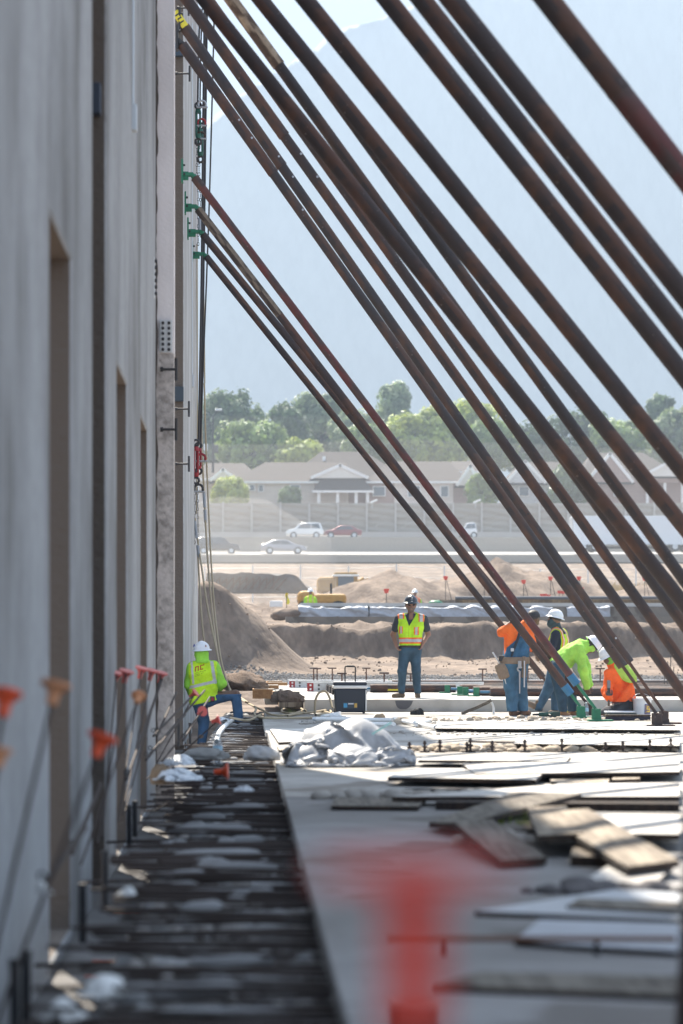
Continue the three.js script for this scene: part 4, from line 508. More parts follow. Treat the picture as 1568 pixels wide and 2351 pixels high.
crumple('grey lump of broken grout on the strip beside the slab', at(598, 1745, 22), 0.36, 0.13, 0.5, std([0.42, 0.42, 0.42], 0.95, { map: T.cloth }), 9, 'grout_lump', 'grout lump'); crumple('long grey grout spill behind the bottle', at(470, 1742, 21.8), 0.5, 0.10, 0.5, std([0.26, 0.26, 0.25], 0.95, { map: T.cloth }), 10, 'grout_lump', 'grout lump'); crumple('pale plastic scrap by the red level cap', at(560, 1812, 15.5), 0.12, 0.05, 0.15, M.plastic, 11); crumple('white crumpled plastic behind the sideways red cap', at(514, 1652, 35), 0.22, 0.07, 0.4, M.plastic, 12);
crumple('mound of brown crumbly soil at the end of the strip', at(660, 1612, 39.0), 0.55, 0.2, 0.5, M.soil, 13, 'soil_heap', 'soil heap', 'soil heaps'); crumple('low brown soil heap beyond the worker\'s knee', at(560, 1585, 47), 1.2, 0.35, 1.5, M.soil, 14, 'soil_heap', 'soil heap', 'soil heaps');
{ const b = crumple('brown torn paper sack half buried under the white plastic', at(372, 1800, 19), 0.22, 0.16, 0.3, std([0.22, 0.15, 0.09], 0.9, { map: T.cloth }), 15, 'paper_sack', 'paper sack', null); }
{ const R = rng(71), g = [rock(0.03, 1, 1), rock(0.02, 2, 1)], list = []; for (let i = 0; i < 900; i++) { const d = 4.5 + R() * 38, x = -0.62 + R() * 0.9, q = g[i % 2].clone(); const s = 0.5 + R() * 1.4; q.scale(s, s, s).rotateY(R() * 6).translate(x, -0.17 + (x < -0.4 ? (x + 0.4) * 1.6 : 0) + R() * 0.04, -d); list.push(q); } const m = part('rubble', merge(list), std([0.36, 0.34, 0.32], 0.95)); tag(m, 'small broken stones and grout crumbs among the bars in the strip', null, null, 'stuff'); }
{ const R = rng(91), list = [], gs = [0, 1, 2, 3].map((k) => rock(1, 61 + k, 2, 1)); for (let i = 0; i < 170; i++) { const d = 5 + Math.pow(R(), 1.25) * 34, w = 0.06 + R() * R() * 0.64, x = -0.5 + R() * (0.74 - w) + w / 2; list.push(gs[i % 4].clone().scale(w / 2, 0.01 + R() * 0.025, 0.012 + R() * R() * R() * 0.06).rotateY((R() - 0.5) * 0.7).translate(x, -0.07 - R() * 0.06, -d)); } const m = part('grout_spill', merge(list), std([0.30, 0.30, 0.30], 0.85, { map: T.cloth })); tag(m, 'grey spills of grout lying between the bars beside the slab', null, null, 'stuff'); }
function bottle(label, p, s = 1) { const t = thing('water_bottle', label, 'bottle', p, 'clear plastic water bottles'); t.scale.setScalar(s);
  const prof = [[0.001, 0], [0.028, 0.002], [0.032, 0.012], [0.0315, 0.05], [0.0295, 0.065], [0.032, 0.08], [0.032, 0.135], [0.026, 0.16], [0.014, 0.185], [0.012, 0.196]].map(([x, y]) => new THREE.Vector2(x, y));
  part('body', new THREE.LatheGeometry(prof, 20), phys([0.93, 0.97, 1], 0.08, { transmission: 0.9, thickness: 0, side: THREE.DoubleSide }), t); part('cap', rod(V(0, 0.194, 0), V(0, 0.212, 0), 0.0145, 0.0145, 12), M.white, t); part('label_band', new THREE.CylinderGeometry(0.0326, 0.0326, 0.045, 20, 1, true).translate(0, 0.108, 0), std([0.35, 0.55, 0.68], 0.5, { side: THREE.DoubleSide }), t); }
bottle('water bottle standing on the bars of the strip behind the red cap', at(500, 1757, 22.0), 1.35); bottle('water bottle standing on the slab by the green brace shoes', at(1346, 1648, 37.3), 1.15);
// ---------------------------------------------------------------- crumpled sheet on the slab's edge
{
  const d = 21.6, s = scaleAt(d), X = (o) => (o - 800) / s, top = sheetGeo;
  const t = thing('plastic_sheet', 'large crumpled whitish plastic sheet heaped on the slab\'s edge', 'plastic sheet', at(800, 1757, d).setY(0)); part('sheet', top, phys([0.44, 0.45, 0.47], 0.5, { map: T.cloth, side: THREE.DoubleSide, transmission: 0.15, thickness: 0 }), t);
  part('teal_print', warp(new THREE.BoxGeometry(0.2, 0.02, 0.006, 12, 2, 1).rotateZ(0.55).translate(X(872), 0.34, 0.30), (v) => { v.z += (fbm(v.x * 8, v.y * 8, 3, 304) - 0.5) * 0.05; }), std([0.30, 0.55, 0.56], 0.5), t);
}
// ---------------------------------------------------------------- boards, sheets and spoil on the slab
const boardG = 'loose boards and sheets on the slab';
function board(label, pts, th, mat, name = 'board', lift = 0) { // four measured corners on the floor: [x, y] of the picture, taken down to the slab (plus lift), and given a thickness
  const q = pts.map(([x, y, h = 0]) => { const H = h + lift + th, d = (EYE - H) * FOCAL / (y - VY); return at(x, y, d); }), c = q.reduce((a, b) => a.clone().add(b), V(0, 0, 0)).multiplyScalar(1 / 4), lo = q.map((v) => v.clone().setY(v.y - th));
  const t = thing(name, label, name.replace('_', ' '), c, boardG), geo = (quads) => { const P = []; for (const [a, b, c2, d2] of quads) for (const v of [a, b, c2, a, c2, d2]) P.push(v.x - c.x, v.y - c.y, v.z - c.z); const g = new THREE.BufferGeometry(); g.setAttribute('position', new THREE.Float32BufferAttribute(P, 3)); g.computeVertexNormals(); return boxUV(g); };
  part('top_face', geo([[q[0], q[1], q[2], q[3]]]), mat, t); part('sawn_edge', geo([[lo[3], lo[2], lo[1], lo[0]], ...[0, 1, 2, 3].map((i) => [lo[i], lo[(i + 1) % 4], q[(i + 1) % 4], q[i]])]), shadedBrownEdge, t); return t;
}
const shadedBrownEdge = std([0.075, 0.05, 0.037], 0.9, { map: T.wood });  // sawn brown, darkened further with the shade of the backlit edges
const whitePly = std([0.80, 0.79, 0.77], 0.75, { map: tex(256, (u, v) => { const a = fbm(u * 4, v * 4, 4, 311, 4, 4), b = fbm(u * 30, v * 30, 2, 312, 30, 30); return mixc([0.72, 0.70, 0.67], [0.48, 0.44, 0.40], smooth(a, 0.42, 0.75)).map((c) => c * (0.88 + 0.24 * b)); }, 1.6) });
// near-left to right corners, counter-clockwise seen from above: front left, front right, back right, back left
board('grey weathered board lying loose on top of the others, pointing at the camera', [[985, 1888], [1065, 1890, 0.04], [1335, 1822, 0.07], [1180, 1818, 0.05]], 0.03, M.greyWood, 'board', 0.02);
board('grey plank tilted forward in the shade, nearest of the pile', [[1150, 1975], [1255, 1968], [1130, 1880, 0.07], [1040, 1885, 0.08]], 0.035, M.greyWood, 'plank', 0.01);
board('wide tan plank leaning down the pile toward the corner post', [[1440, 1990], [1560, 1975], [1350, 1856, 0.07], [1235, 1864, 0.05]], 0.03, M.wood, 'plank', 0.05);
board('short thick tan board in the middle of the pile', [[1235, 1918, 0.04], [1340, 1912, 0.04], [1300, 1850, 0.06], [1210, 1852, 0.06]], 0.035, M.wood, 'board', 0.04);
board('small dark tipped board under the plank pile', [[1310, 1965], [1420, 1968], [1400, 1935], [1320, 1930]], 0.05, M.wood, 'board', 0.0);
board('wide pale plank beside the corner post, top of the pile', [[1400, 1912], [1560, 1915], [1560, 1872], [1370, 1868]], 0.03, whitePly, 'plank', 0.06);
board('dark plank peeping between the tilted ones', [[1115, 1905], [1240, 1907], [1230, 1885], [1120, 1883]], 0.04, M.greyWood, 'plank', 0.0);
board('long pale plywood sheet across the slab, below the crumpled plastic', [[900, 1829], [1560, 1828], [1560, 1796], [1290, 1800]], 0.03, whitePly, 'plywood_sheet', 0.035);
board('white plywood sheet right of the crumpled plastic, brightest', [[890, 1784], [1230, 1790], [1255, 1768], [940, 1766]], 0.03, whitePly, 'plywood_sheet', 0.04);
board('long white sheet with dark front edge reaching the corner post', [[1090, 1776], [1560, 1772], [1560, 1746], [1060, 1752]], 0.028, whitePly, 'plywood_sheet', 0.05);
board('narrow pale batten in front of the long white sheet', [[1265, 1795], [1395, 1798], [1402, 1784], [1262, 1782]], 0.03, M.ply, 'batten', 0.0);
board('short pale batten beside the narrow one', [[1405, 1790], [1470, 1788], [1462, 1776], [1410, 1776]], 0.03, M.ply, 'batten', 0.01);
board('dark steel edged plank lying along the slab before the corner post', [[1270, 1806], [1560, 1806], [1560, 1798], [1280, 1798]], 0.05, std([0.20, 0.21, 0.23], 0.6), 'plank');
board('white sheet behind the rusty form ties, right part', [[1180, 1707], [1560, 1712], [1560, 1694], [1190, 1692]], 0.02, whitePly, 'plywood_sheet', 0.05);
board('brown thin strip lying on the bright slab', [[1075, 1702], [1240, 1706], [1240, 1703.5], [1075, 1700]], 0.012, shadedBrownEdge, 'wood_strip');
board('dark thin strip beyond the form ties, reaching the corner post', [[1130, 1716], [1560, 1719], [1560, 1716.5], [1130, 1714]], 0.02, shadedBrownEdge, 'wood_strip');
board('weathered white plank on the slab\'s corner behind the plastic', [[640, 1704], [720, 1700], [712, 1672], [620, 1674]], 0.03, whitePly, 'plank');
board('pale broken plank right by the slab\'s edge', [[640, 1722], [720, 1722], [716, 1712], [636, 1713]], 0.025, M.ply, 'plank');
board('bluish reflecting puddle edged sheet at the lower right, nearest', [[1090, 2092], [1420, 2040], [1560, 2050], [1560, 2110]], 0.02, std([0.45, 0.47, 0.50], 0.4, { map: T.cloth }), 'metal_sheet');
board('light crumpled sheet by the corner post under the tan plank', [[1340, 2020], [1500, 2030], [1545, 1990], [1400, 1985]], 0.015, whitePly, 'plywood_sheet', 0.02);
board('dark board at the bottom of the picture, across the slab', [[1000, 2262], [1560, 2285], [1560, 2240], [1100, 2230]], 0.02, M.greyWood, 'board');
board('narrow white sheet just beyond the rubble row, left part', [[960, 1745], [1300, 1748], [1310, 1738], [970, 1737]], 0.025, whitePly, 'plywood_sheet', 0.04);
board('long thin white strip nearest the workers, beyond the far joint', [[1000, 1672], [1560, 1676], [1560, 1668], [1000, 1666]], 0.02, whitePly, 'plywood_sheet', 0.03);
board('grey wet looking board by the slab\'s edge below the crumpled plastic', [[760, 1850], [960, 1852], [980, 1832], [770, 1830]], 0.02, M.greyWood, 'board', 0.01);  // added board, its dark tone stands for a shadow band
board('dark strip added as a band of shade across the deck, above the plank pile', [[930, 1815], [1300, 1812], [1300, 1808], [930, 1810]], 0.03, shadedBrownEdge, 'shade_strip', 0.0);  // thin dark piece added where a shadow band crosses
board('dark length added as a band of shade under the front edge of the long plywood sheet', [[1000, 1842], [1560, 1846], [1560, 1840], [1000, 1837]], 0.05, shadedBrownEdge, 'timber', 0.0);  // added dark piece painting the shadow under the sheet
board('bluish grey sheet lying flat at the lower right', [[1180, 2160], [1560, 2185], [1560, 2120], [1240, 2110]], 0.012, std([0.38, 0.40, 0.44], 0.5, { map: T.cloth }), 'metal_sheet', 0.01);
board('dark plank added as a band of shade before the steel post', [[1300, 2080], [1560, 2095], [1560, 2070], [1330, 2062]], 0.03, M.greyWood, 'plank', 0.0);  // shadow band on the near slab, drawn as an added dark plank
// row of rusty form ties and spoil
function spoil(label, x0, x1, y, n, size, seed, mat) { const R = rng(seed), list = []; for (let i = 0; i < n; i++) { const x = lerp(x0, x1, R()), d = (EYE) * FOCAL / (y - VY + (R() - 0.5) * 7), p = at(x, VY, d), s = 0.4 + R() * R() * 1.3; list.push(rock(size * s, seed + i, 1, 0.55).rotateY(R() * 6).translate(p.x, size * s * 0.25, -d)); } const m = part('rubble', merge(list), mat); tag(m, label, null, null, 'stuff'); }
const tanSpoil = std([0.46, 0.38, 0.29], 0.95, { map: T.cloth }), greySpoil = std([0.40, 0.37, 0.33], 0.95, { map: T.cloth });
spoil('row of tan broken concrete lumps between the rusty form ties', 945, 1560, 1723, 210, 0.062, 401, tanSpoil); spoil('row of grey tan rubble lumps along the slab joint before the boards', 735, 1560, 1831, 190, 0.06, 402, greySpoil); spoil('thin line of crumbs along the far joint', 980, 1500, 1652, 130, 0.04, 403, tanSpoil); spoil('scattered crumbs of rubble on the bright slab', 640, 1560, 1685, 150, 0.02, 404, greySpoil); spoil('rubble and chips in the dark gap under the plank pile', 1050, 1540, 1935, 120, 0.06, 405, greySpoil); spoil('litter of broken bits behind the crumpled plastic', 690, 1000, 1660, 150, 0.035, 406, greySpoil); spoil('dark lumps before the corner post', 1200, 1560, 2050, 40, 0.06, 408, std([0.12, 0.11, 0.11], 0.9));
{ const tiePos = [[940, 1712], [975, 1716], [1010, 1720], [1080, 1722], [1072, 1712], [1130, 1722], [1205, 1714], [1290, 1720], [1390, 1722], [1430, 1720], [1492, 1722], [1540, 1722]]; tiePos.forEach(([x, y], i) => { const d = FOCAL / (1727 - VY), t = thing('form_tie', ['first', 'second', 'third', 'fifth', 'fourth', 'sixth', 'seventh', 'eighth', 'ninth', 'tenth', 'eleventh', 'last'][i] + ' rusty form tie in the rubble row, counted from the plastic sheet', 'form tie', at(x, 1727, d).setY(0), 'rusty form ties in the rubble row'); const h = 0.07 + (i % 4) * 0.012; part('stem', rod(V(0, 0, 0), V(0, h, 0), 0.013, 0.011, 8), M.rust, t); part('nut', rod(V(0, h * 0.55, 0), V(0, h * 0.75, 0), 0.03, 0.03, 6), M.rust, t); part('base_plate', rbx(0.1, 0.014, 0.09, 0.004, 0, 0.008, 0), M.rust, t); part('cone', rod(V(0, h, 0), V(0, h + 0.035, 0), 0.022, 0.01, 8), M.rust, t); }); }
{ const p = at(1060, 1722, 25.0).setY(0.035); const m = solid('metal_cup', new THREE.LatheGeometry([[0.001, -0.035], [0.028, -0.035], [0.034, 0.03], [0.031, 0.03], [0.026, -0.028], [0.001, -0.028]].map(([a, b]) => new THREE.Vector2(a, b)), 18).rotateZ(1.3), M.galv, 'shiny cup lying among the rusty form ties', 'cup'); m.position.copy(p); }
{ const t = thing('rebar', 'brown bar lying across the lower slab, running from the red blur to the corner post', 'rebar', V(0.46, 0.055, -8.0)); part('bar', rod(V(0, 0, 0), V(0.96, 0, 0), 0.0095, 0.0095, 8), std([0.16, 0.08, 0.05], 0.8, { map: T.cloth }), t); for (const x of [0.2, 0.7]) part('bar_chair', rod(V(x, -0.055, 0), V(x, 0, 0), 0.012, 0.008, 6), M.dark, t); }
{ const t = thing('red_tub', 'dark red plastic tub with a pale rim at the bottom of the picture', 'tub', at(950, 2300, 5.8).setY(0)); const d = 5.8; part('body', new THREE.CylinderGeometry(0.066, 0.058, 0.16, 20).translate(0, 0.08, 0), std([0.16, 0.02, 0.015], 0.5), t); part('rim', new THREE.TorusGeometry(0.066, 0.006, 8, 24).rotateX(Math.PI / 2).translate(0, 0.16, 0), std([0.5, 0.25, 0.22], 0.5), t); }
{ const a = V(1.165, 0, -6.15), t = thing('steel_post', 'dark rusty steel post leaning at the picture\'s edge, close to the lens', 'post', a); part('post', rod(V(0, 0.01, 0), V(0.30, 5.4, 0), 0.075, 0.075, 24), std([0.06, 0.035, 0.03], 0.7, { map: T.cloth }), t); part('base_plate', rbx(0.26, 0.016, 0.26, 0.004, 0, 0.008, 0), M.rust, t); }
{ const t = thing('weed', 'small green weed between the planks of the pile', 'weed', at(1215, 1935, 13.6).setY(0.0)), R = rng(12), l = []; for (let i = 0; i < 40; i++) l.push(new THREE.ConeGeometry(0.008, 0.1 + R() * 0.08, 3).translate(0, 0.05, 0).rotateZ((R() - 0.5) * 1.8).rotateY(R() * 6).translate((R() - 0.5) * 0.5, 0, (R() - 0.5) * 0.2)); part('leaves', merge(l), std([0.20, 0.27, 0.03], 0.8), t); part('stem', rod(V(0, 0, 0), V(0.02, 0.08, 0), 0.006, 0.004, 5), M.green, t); const t2 = thing('weed', 'tuft of bright green grass by the rope coil at the strip\'s end', 'weed', at(668, 1633, 39.5).setY(-0.06)), l2 = []; for (let i = 0; i < 30; i++) l2.push(new THREE.ConeGeometry(0.006, 0.14 + R() * 0.1, 3).translate(0, 0.06, 0).rotateZ((R() - 0.5) * 1.6).rotateY(R() * 6).translate((R() - 0.5) * 0.12, 0, (R() - 0.5) * 0.1)); part('leaves', merge(l2), std([0.22, 0.33, 0.04], 0.8), t2); part('stem', rod(V(0, 0, 0), V(0.01, 0.06, 0), 0.006, 0.004, 5), M.green, t2); }
// ---------------------------------------------------------------- cooler and small things round the raised panel
{
  const d = 40.2, s = scaleAt(d), t = thing('cooler', 'dark blue wheeled cooler with white lid band and tall pull handle', 'cooler', at(803, 1640, d).setY(0)), w = 78 / s, k = 1 / s;
  const navy = std([0.022, 0.03, 0.045], 0.45);
  const body = warp(new RoundedBoxGeometry(w * 0.94, 55 * k, 0.40, 3, 0.03), (v) => { const f = 1 - 0.07 * (0.5 - v.y / (55 * k)); v.x *= f; v.z *= f; }); part('body', boxUV(body.translate(0, 27.5 * k + 0.02, 0)), navy, t);
  part('lid_band', rbx(w, 7 * k, 0.43, 0.012, 0, 61 * k, 0), M.white, t); part('lid', rbx(w * 0.98, 8 * k, 0.42, 0.02, 0, 68.5 * k, 0), navy, t); part('lid_inlay', rbx(w * 0.94, 0.012, 0.38, 0.005, 0, 72.8 * k, 0), M.white, t);
  part('corner_trim', rbx(0.02, 48 * k, 0.05, 0.006, w * 0.462, 30 * k, 0.185), M.white, t);
  part('handle', tube([V(-0.085, 66 * k, 0.16), V(-0.085, 98 * k, 0.16), V(-0.085, 105 * k, 0.16), V(-0.07, 108.5 * k, 0.16), V(0, 109 * k, 0.16), V(0.07, 108.5 * k, 0.16), V(0.085, 105 * k, 0.16), V(0.085, 98 * k, 0.16), V(0.085, 66 * k, 0.16)], 0.011, 60, 8), M.black, t); part('grip', rod(V(-0.06, 108.6 * k, 0.16), V(0.06, 108.6 * k, 0.16), 0.018, 0.018, 10), M.black, t);
  const lab = part('label_sticker', rbx(0.24, 0.10, 0.006, 0.002, 0, 19 * k, 0.195), std([0.05, 0.07, 0.09], 0.5), t); for (const [x, y, w2, h2, c] of [[-0.08, 0.0, 0.06, 0.07, [0.08, 0.35, 0.6]], [0.01, 0.028, 0.09, 0.022, [0.7, 0.72, 0.74]], [0.09, 0.0, 0.045, 0.07, [0.65, 0.4, 0.08]]]) part('print_block', rbx(w2, h2, 0.004, 0.001, x, 19 * k + y, 0.2), std(c, 0.5), lab);
  for (const x of [-0.24, 0.24]) part('wheel', rod(V(x - 0.02, 0.05, -0.16), V(x + 0.02, 0.05, -0.16), 0.05, 0.05, 14), M.black, t); for (const x of [-1, 1]) part('side_latch', rbx(0.025, 0.07, 0.12, 0.006, x * w * 0.49, 50 * k, 0), M.dark, t);
}
function bulk(label, x0, x1, y0, y1, d, dep, mat, top) { const a = at(x0, y1, d), b = at(x1, y0, d), t = thing('form_box', label, 'form box', V((a.x + b.x) / 2, a.y, -d), 'stepped wooden form boxes at the panel\'s end'), w = b.x - a.x, h = b.y - a.y; part('front_board', bx(w, h, 0.03, 0, h / 2, -0.015), mat, t); part('end_board', bx(0.03, h, dep, -w / 2 + 0.015, h / 2, -0.03 - dep / 2), M.osb, t); part('infill', bx(w - 0.035, h - 0.012, dep - 0.01, 0.018, (h - 0.012) / 2, -0.035 - dep / 2), M.paleSlab, t); }
bulk('orange brown chipboard form box at the very left of the steps', 580, 627, 1582, 1604, 45.4, 1.0, M.osb); bulk('form box behind it, long low chipboard face', 580, 640, 1573, 1581, 47.6, 1.6, M.osb); bulk('thin chipboard form box in the second row', 612, 660, 1566.5, 1574, 50, 1.5, M.osb); bulk('farthest low chipboard form box', 580, 648, 1563, 1568, 53, 1.4, M.osb);
bulk('grey faced form box with a pale end, third step', 626, 688, 1588, 1612, 43.6, 0.9, std([0.30, 0.29, 0.27], 0.9, { map: T.slab })); bulk('brown faced form box in the front, before the raised panel\'s corner', 640, 697, 1598, 1624, 42.2, 0.9, std([0.75, 0.7, 0.65], 0.9, { map: T.wood }));
// lying braces and forming beams on the raised panel
function lying(label, x0, x1, yb, d, r, shoe, opt = {}) { const y0 = RAISED + r + 0.004, a = at(x0, VY, d).setY(y0), b = at(x1, VY, d).setY(y0), t = thing('lying_brace', label, 'brace', a, 'spare braces lying on the raised panel'), L = b.x - a.x; part('pipe', rod(V(0, 0, 0), V(L, 0, 0), r, r, 16), opt.mat ?? M.rust, t); part('sleeve', rod(V(0.05, 0, 0), V(0.35, 0, 0), r * 1.08, r * 1.08, 16), M.rust, t); part('screw_jack', rod(V(-0.18, 0, 0), V(0.02, 0, 0), 0.024, 0.024, 8), opt.end ?? M.blue, t); if (opt.tag) part('yellow_print', rbx(0.22, 0.03, 0.004, 0.001, 0.45, 0.0 - 0.03, r * 0.95), M.yellow, t);
  if (shoe) part('green_shoe', merge([rbx(0.22, 0.024, 0.14, 0.004, -0.3, -r + 0.012, 0), rbx(0.1, 0.15, 0.022, 0.006, -0.25, -r + 0.085, 0.04), rbx(0.1, 0.15, 0.022, 0.006, -0.25, -r + 0.085, -0.04), rod(V(-0.25, 0.02, -0.07), V(-0.25, 0.02, 0.07), 0.035, 0.035, 10)]), M.green, t); return t; }
lying('thick lying brace behind the man\'s feet, with a yellow print', 850, 1046, 0, 48.6, 0.082, false, { tag: true }); lying('lying brace with green shoe right behind the man\'s boots', 1056, 1600, 0, 47.8, 0.084, true); lying('lying brace with green shoe nearest the orange shirted man', 1086, 1600, 0, 45.8, 0.082, true); lying('lying brace with green shoe, second in the fan', 1100, 1600, 0, 44.9, 0.084, true); lying('lying brace in front of the fan, its shoe beside the striding boots', 1125, 1600, 0, 44.2, 0.080, true);
lying('distant lying brace behind the cooler handle', 781, 1010, 0, 56, 0.085, false); lying('distant thin lying brace behind the legs, first line', 920, 1600, 0, 58, 0.07, true); lying('distant thin lying brace, second line', 1000, 1600, 0, 60, 0.06, false); lying('farthest thin lying brace at the gravel', 1000, 1600, 0, 61.4, 0.06, false); lying('thin lying brace between the silver beams', 1010, 1600, 0, 53, 0.07, false);
function beam(label, x0, x1, d, h, red) { const a = at(x0, VY, d).setY(RAISED + 0.004), b = at(x1, VY, d), t = thing('forming_beam', label, 'forming beam', a, 'silver forming beams lying on the raised panel'), L = b.x - a.x; part('web', rbx(L, h, 0.05, 0.006, L / 2, h / 2, 0), M.aluminium, t); part('flange', rbx(L, 0.014, 0.13, 0.004, L / 2, h + 0.004, 0), M.aluminium, t); part('flange', rbx(L, 0.012, 0.13, 0.004, L / 2, 0.007, 0.003), M.aluminium, t); if (red) { part('painted_end', rbx(0.13, h * 0.9, 0.006, 0.002, 0.065, h / 2, 0.03), M.redPaint, t); for (const [u, v] of [[0.07, 0.28], [0.07, 0.72], [0.24, 0.28], [0.24, 0.72], [0.42, 0.28], [0.42, 0.72]]) part('bolt_hole', rod(V(u, v * h, 0.03), V(u, v * h, 0.035), 0.022, 0.022, 10), u < 0.1 ? M.white : M.dark, t); } }
beam('silver forming beam with a red punched end, behind the cooler', 705, 1110, 49.6, 0.185, true); beam('farther silver forming beam with a red end, by the form boxes', 664, 900, 55, 0.16, true); beam('long silver beam at the far edge, before the gravel', 660, 1600, 60.6, 0.12, false); beam('silver beam behind the group of workers, low line', 1010, 1600, 51.5, 0.10, false); beam('second low silver beam behind the workers', 1010, 1600, 54.6, 0.10, false);
[[743, 1580], [749, 1582], [755, 1585], [761, 1588], [767, 1591]].forEach(([x, y], i) => { const d = (EYE - RAISED) * FOCAL / (y + 4 - VY); const t = thing('steel_stub', ['farthest', 'second farthest', 'middle', 'second nearest', 'nearest'][i] + ' dark square steel stub in the row left of the cooler', 'steel stub', at(x, y, d).setY(RAISED), 'row of dark steel stubs'); part('stub', rbx(0.085, 0.14, 0.3, 0.008, 0, 0.072, -0.15), std([0.07, 0.05, 0.045], 0.8, { map: T.cloth }), t); part('end_cap', rbx(0.08, 0.132, 0.008, 0.002, 0, 0.072, 0.003), M.dark, t); });
[[785, 1546, 50, 'above the cooler\'s left shoulder'], [882, 1545, 50, 'between cooler and man'], [943, 1547, 50, 'between the man\'s legs'], [720, 1534, 59, 'first behind the silver beams'], [728, 1535, 59, 'second behind the silver beams'], [763, 1534, 59, 'behind the cooler\'s handle'], [841, 1534, 59, 'before the gravel'], [1108, 1536, 57, 'beside the orange shirted man'], [1212, 1536, 57, 'between striding legs and overalls'], [1378, 1535, 54, 'right of the bending worker']].forEach(([x, y, d, l]) => { const h = 1 + (VY - y) / scaleAt(d) - RAISED, t = thing('anchor_rod', 'dark tee topped anchor rod ' + l, 'anchor rod', at(x, y, d).setY(RAISED), 'tee topped anchor rods on the raised panel'); part('rod', rod(V(0, 0, 0), V(0, h, 0), 0.016, 0.016, 8), M.rust, t); part('tee', rod(V(-0.1, h, 0), V(0.1, h, 0), 0.018, 0.018, 8), M.rust, t); part('base_plate', rbx(0.26, 0.025, 0.12, 0.005, 0, 0.014, 0), M.dark, t); });
for (const [x, d, n] of [[1400, 56, 5], [1525, 52, 4]]) for (let i = 0; i < n; i++) { const t = thing('rebar', ['first', 'second', 'third', 'fourth', 'fifth'][i] + ' thin upright starter bar ' + (x < 1500 ? 'above the kneeling worker\'s back' : 'beside the corner post'), 'rebar', at(x + i * 7, VY, d).setY(RAISED), 'thin upright starter bars'); part('bar', rod(V(0, 0, 0), V(0.01, 0.5 + 0.12 * (i % 3), 0), 0.009, 0.009, 6), M.dark, t); part('collar', rod(V(0, 0, 0), V(0, 0.03, 0), 0.02, 0.02, 6), M.dark, t); }
{ const d = 39.6, t = thing('wood_strip', 'grey splintered stick leaning on a bent white strap', 'stick', at(1060, 1643, d)); t.position.y = 0; const p = (x, y) => at(x, y, d).sub(t.position); part('stick', warp(new THREE.BoxGeometry(p(1128, 1608).distanceTo(p(1060, 1640)), 0.05, 0.04, 20, 1, 1), (v) => { v.y += (fbm(v.x * 6, 1, 2, 9) - 0.5) * 0.02; }).rotateZ(Math.atan2(32, 68)).translate(p(1094, 1624).x, p(1094, 1624).y, 0), M.greyWood, t); solid('white_strap', tube([at(1122, 1608, d + 0.1), at(1128, 1612, d + 0.1), at(1133, 1626, d + 0.05), at(1133, 1641, d)], 0.02, 24, 6), M.white, 'bent white plastic strap standing under the leaning stick', 'strap'); }
{ const t = thing('bucket', 'white bucket with a yellow figure in a blue square, beside the kneeling man', 'bucket', at(1474, 1652, 37.6).setY(0)); const r = 0.145; part('body', new THREE.LatheGeometry([[0.001, 0], [r * 0.86, 0], [r * 0.88, 0.01], [r, 0.27], [r * 1.06, 0.275], [r * 1.06, 0.3], [r * 0.97, 0.3], [r * 0.85, 0.02], [0.001, 0.02]].map(([a, b]) => new THREE.Vector2(a, b)), 32), std([0.74, 0.74, 0.73], 0.5), t); part('bail', new THREE.TorusGeometry(r * 1.03, 0.005, 6, 30, Math.PI).rotateX(-0.7).translate(0, 0.26, 0), M.steel, t);
  const cv = document.createElement('canvas'); cv.width = cv.height = 128; const c = cv.getContext('2d'); c.fillStyle = '#26307e'; c.fillRect(0, 0, 128, 128); c.fillStyle = '#caa83a'; c.fillRect(12, 12, 104, 104); c.fillStyle = '#26307e'; c.fillRect(18, 18, 92, 92); c.fillStyle = '#e0b93c'; for (const [x, y, w, h] of [[30, 26, 68, 18], [30, 26, 18, 46], [30, 54, 68, 18], [80, 54, 18, 46], [30, 84, 68, 18]]) c.fillRect(x, y, w, h);
  const tx = new THREE.CanvasTexture(cv); tx.colorSpace = THREE.SRGBColorSpace; const R0 = r * 0.958; const lab = new THREE.CylinderGeometry(R0 + 0.006, R0 - 0.004, 0.155, 16, 1, true, 0.12, 1.0).translate(0, 0.135, 0); part('label_patch', lab, std(0xffffff, 0.6, { map: tx }), t); }
{ const d = 35.9, a = at(1390, 1660, d).setY(0), b = at(1493, 1660, d).setY(0), t = thing('broom_head', 'long dark floor broom head lying before the bucket', 'broom', a), L = b.x - a.x; part('bristles', rbx(L, 0.062, 0.07, 0.012, L / 2, 0.032, 0), std([0.022, 0.02, 0.035], 0.9), t); part('wooden_block', rbx(L * 1.01, 0.03, 0.075, 0.008, L / 2, 0.078, 0), std([0.20, 0.15, 0.12], 0.7, { map: T.wood }), t); }
{ const t = thing('power_drill', 'dark green power tool lying before the bending worker\'s boots', 'power tool', at(1258, 1648, 37.6).setY(0)); part('motor_body', rod(V(-0.14, 0.05, 0), V(0.1, 0.05, 0.02), 0.032, 0.042, 14), std([0.015, 0.07, 0.05], 0.5), t); part('battery', rbx(0.13, 0.09, 0.08, 0.015, 0.12, 0.05, 0.02), std([0.01, 0.04, 0.032], 0.5), t); part('chuck', rod(V(-0.24, 0.045, 0), V(-0.13, 0.05, 0), 0.012, 0.02, 10), M.dark, t); part('grip', rod(V(0.0, 0.05, 0), V(0.03, 0.03, 0.13), 0.022, 0.02, 10), M.black, t); }
{ const t = thing('spirit_level', 'yellow spirit level lying between the boots and the water bottle', 'level', at(1315, 1641, 39.6).setY(0)); part('rail', rbx(0.42, 0.055, 0.025, 0.004, 0, 0.03, 0), M.yellow, t); part('vial', rbx(0.05, 0.03, 0.028, 0.004, 0.02, 0.034, 0), std([0.5, 0.7, 0.2], 0.3), t); }
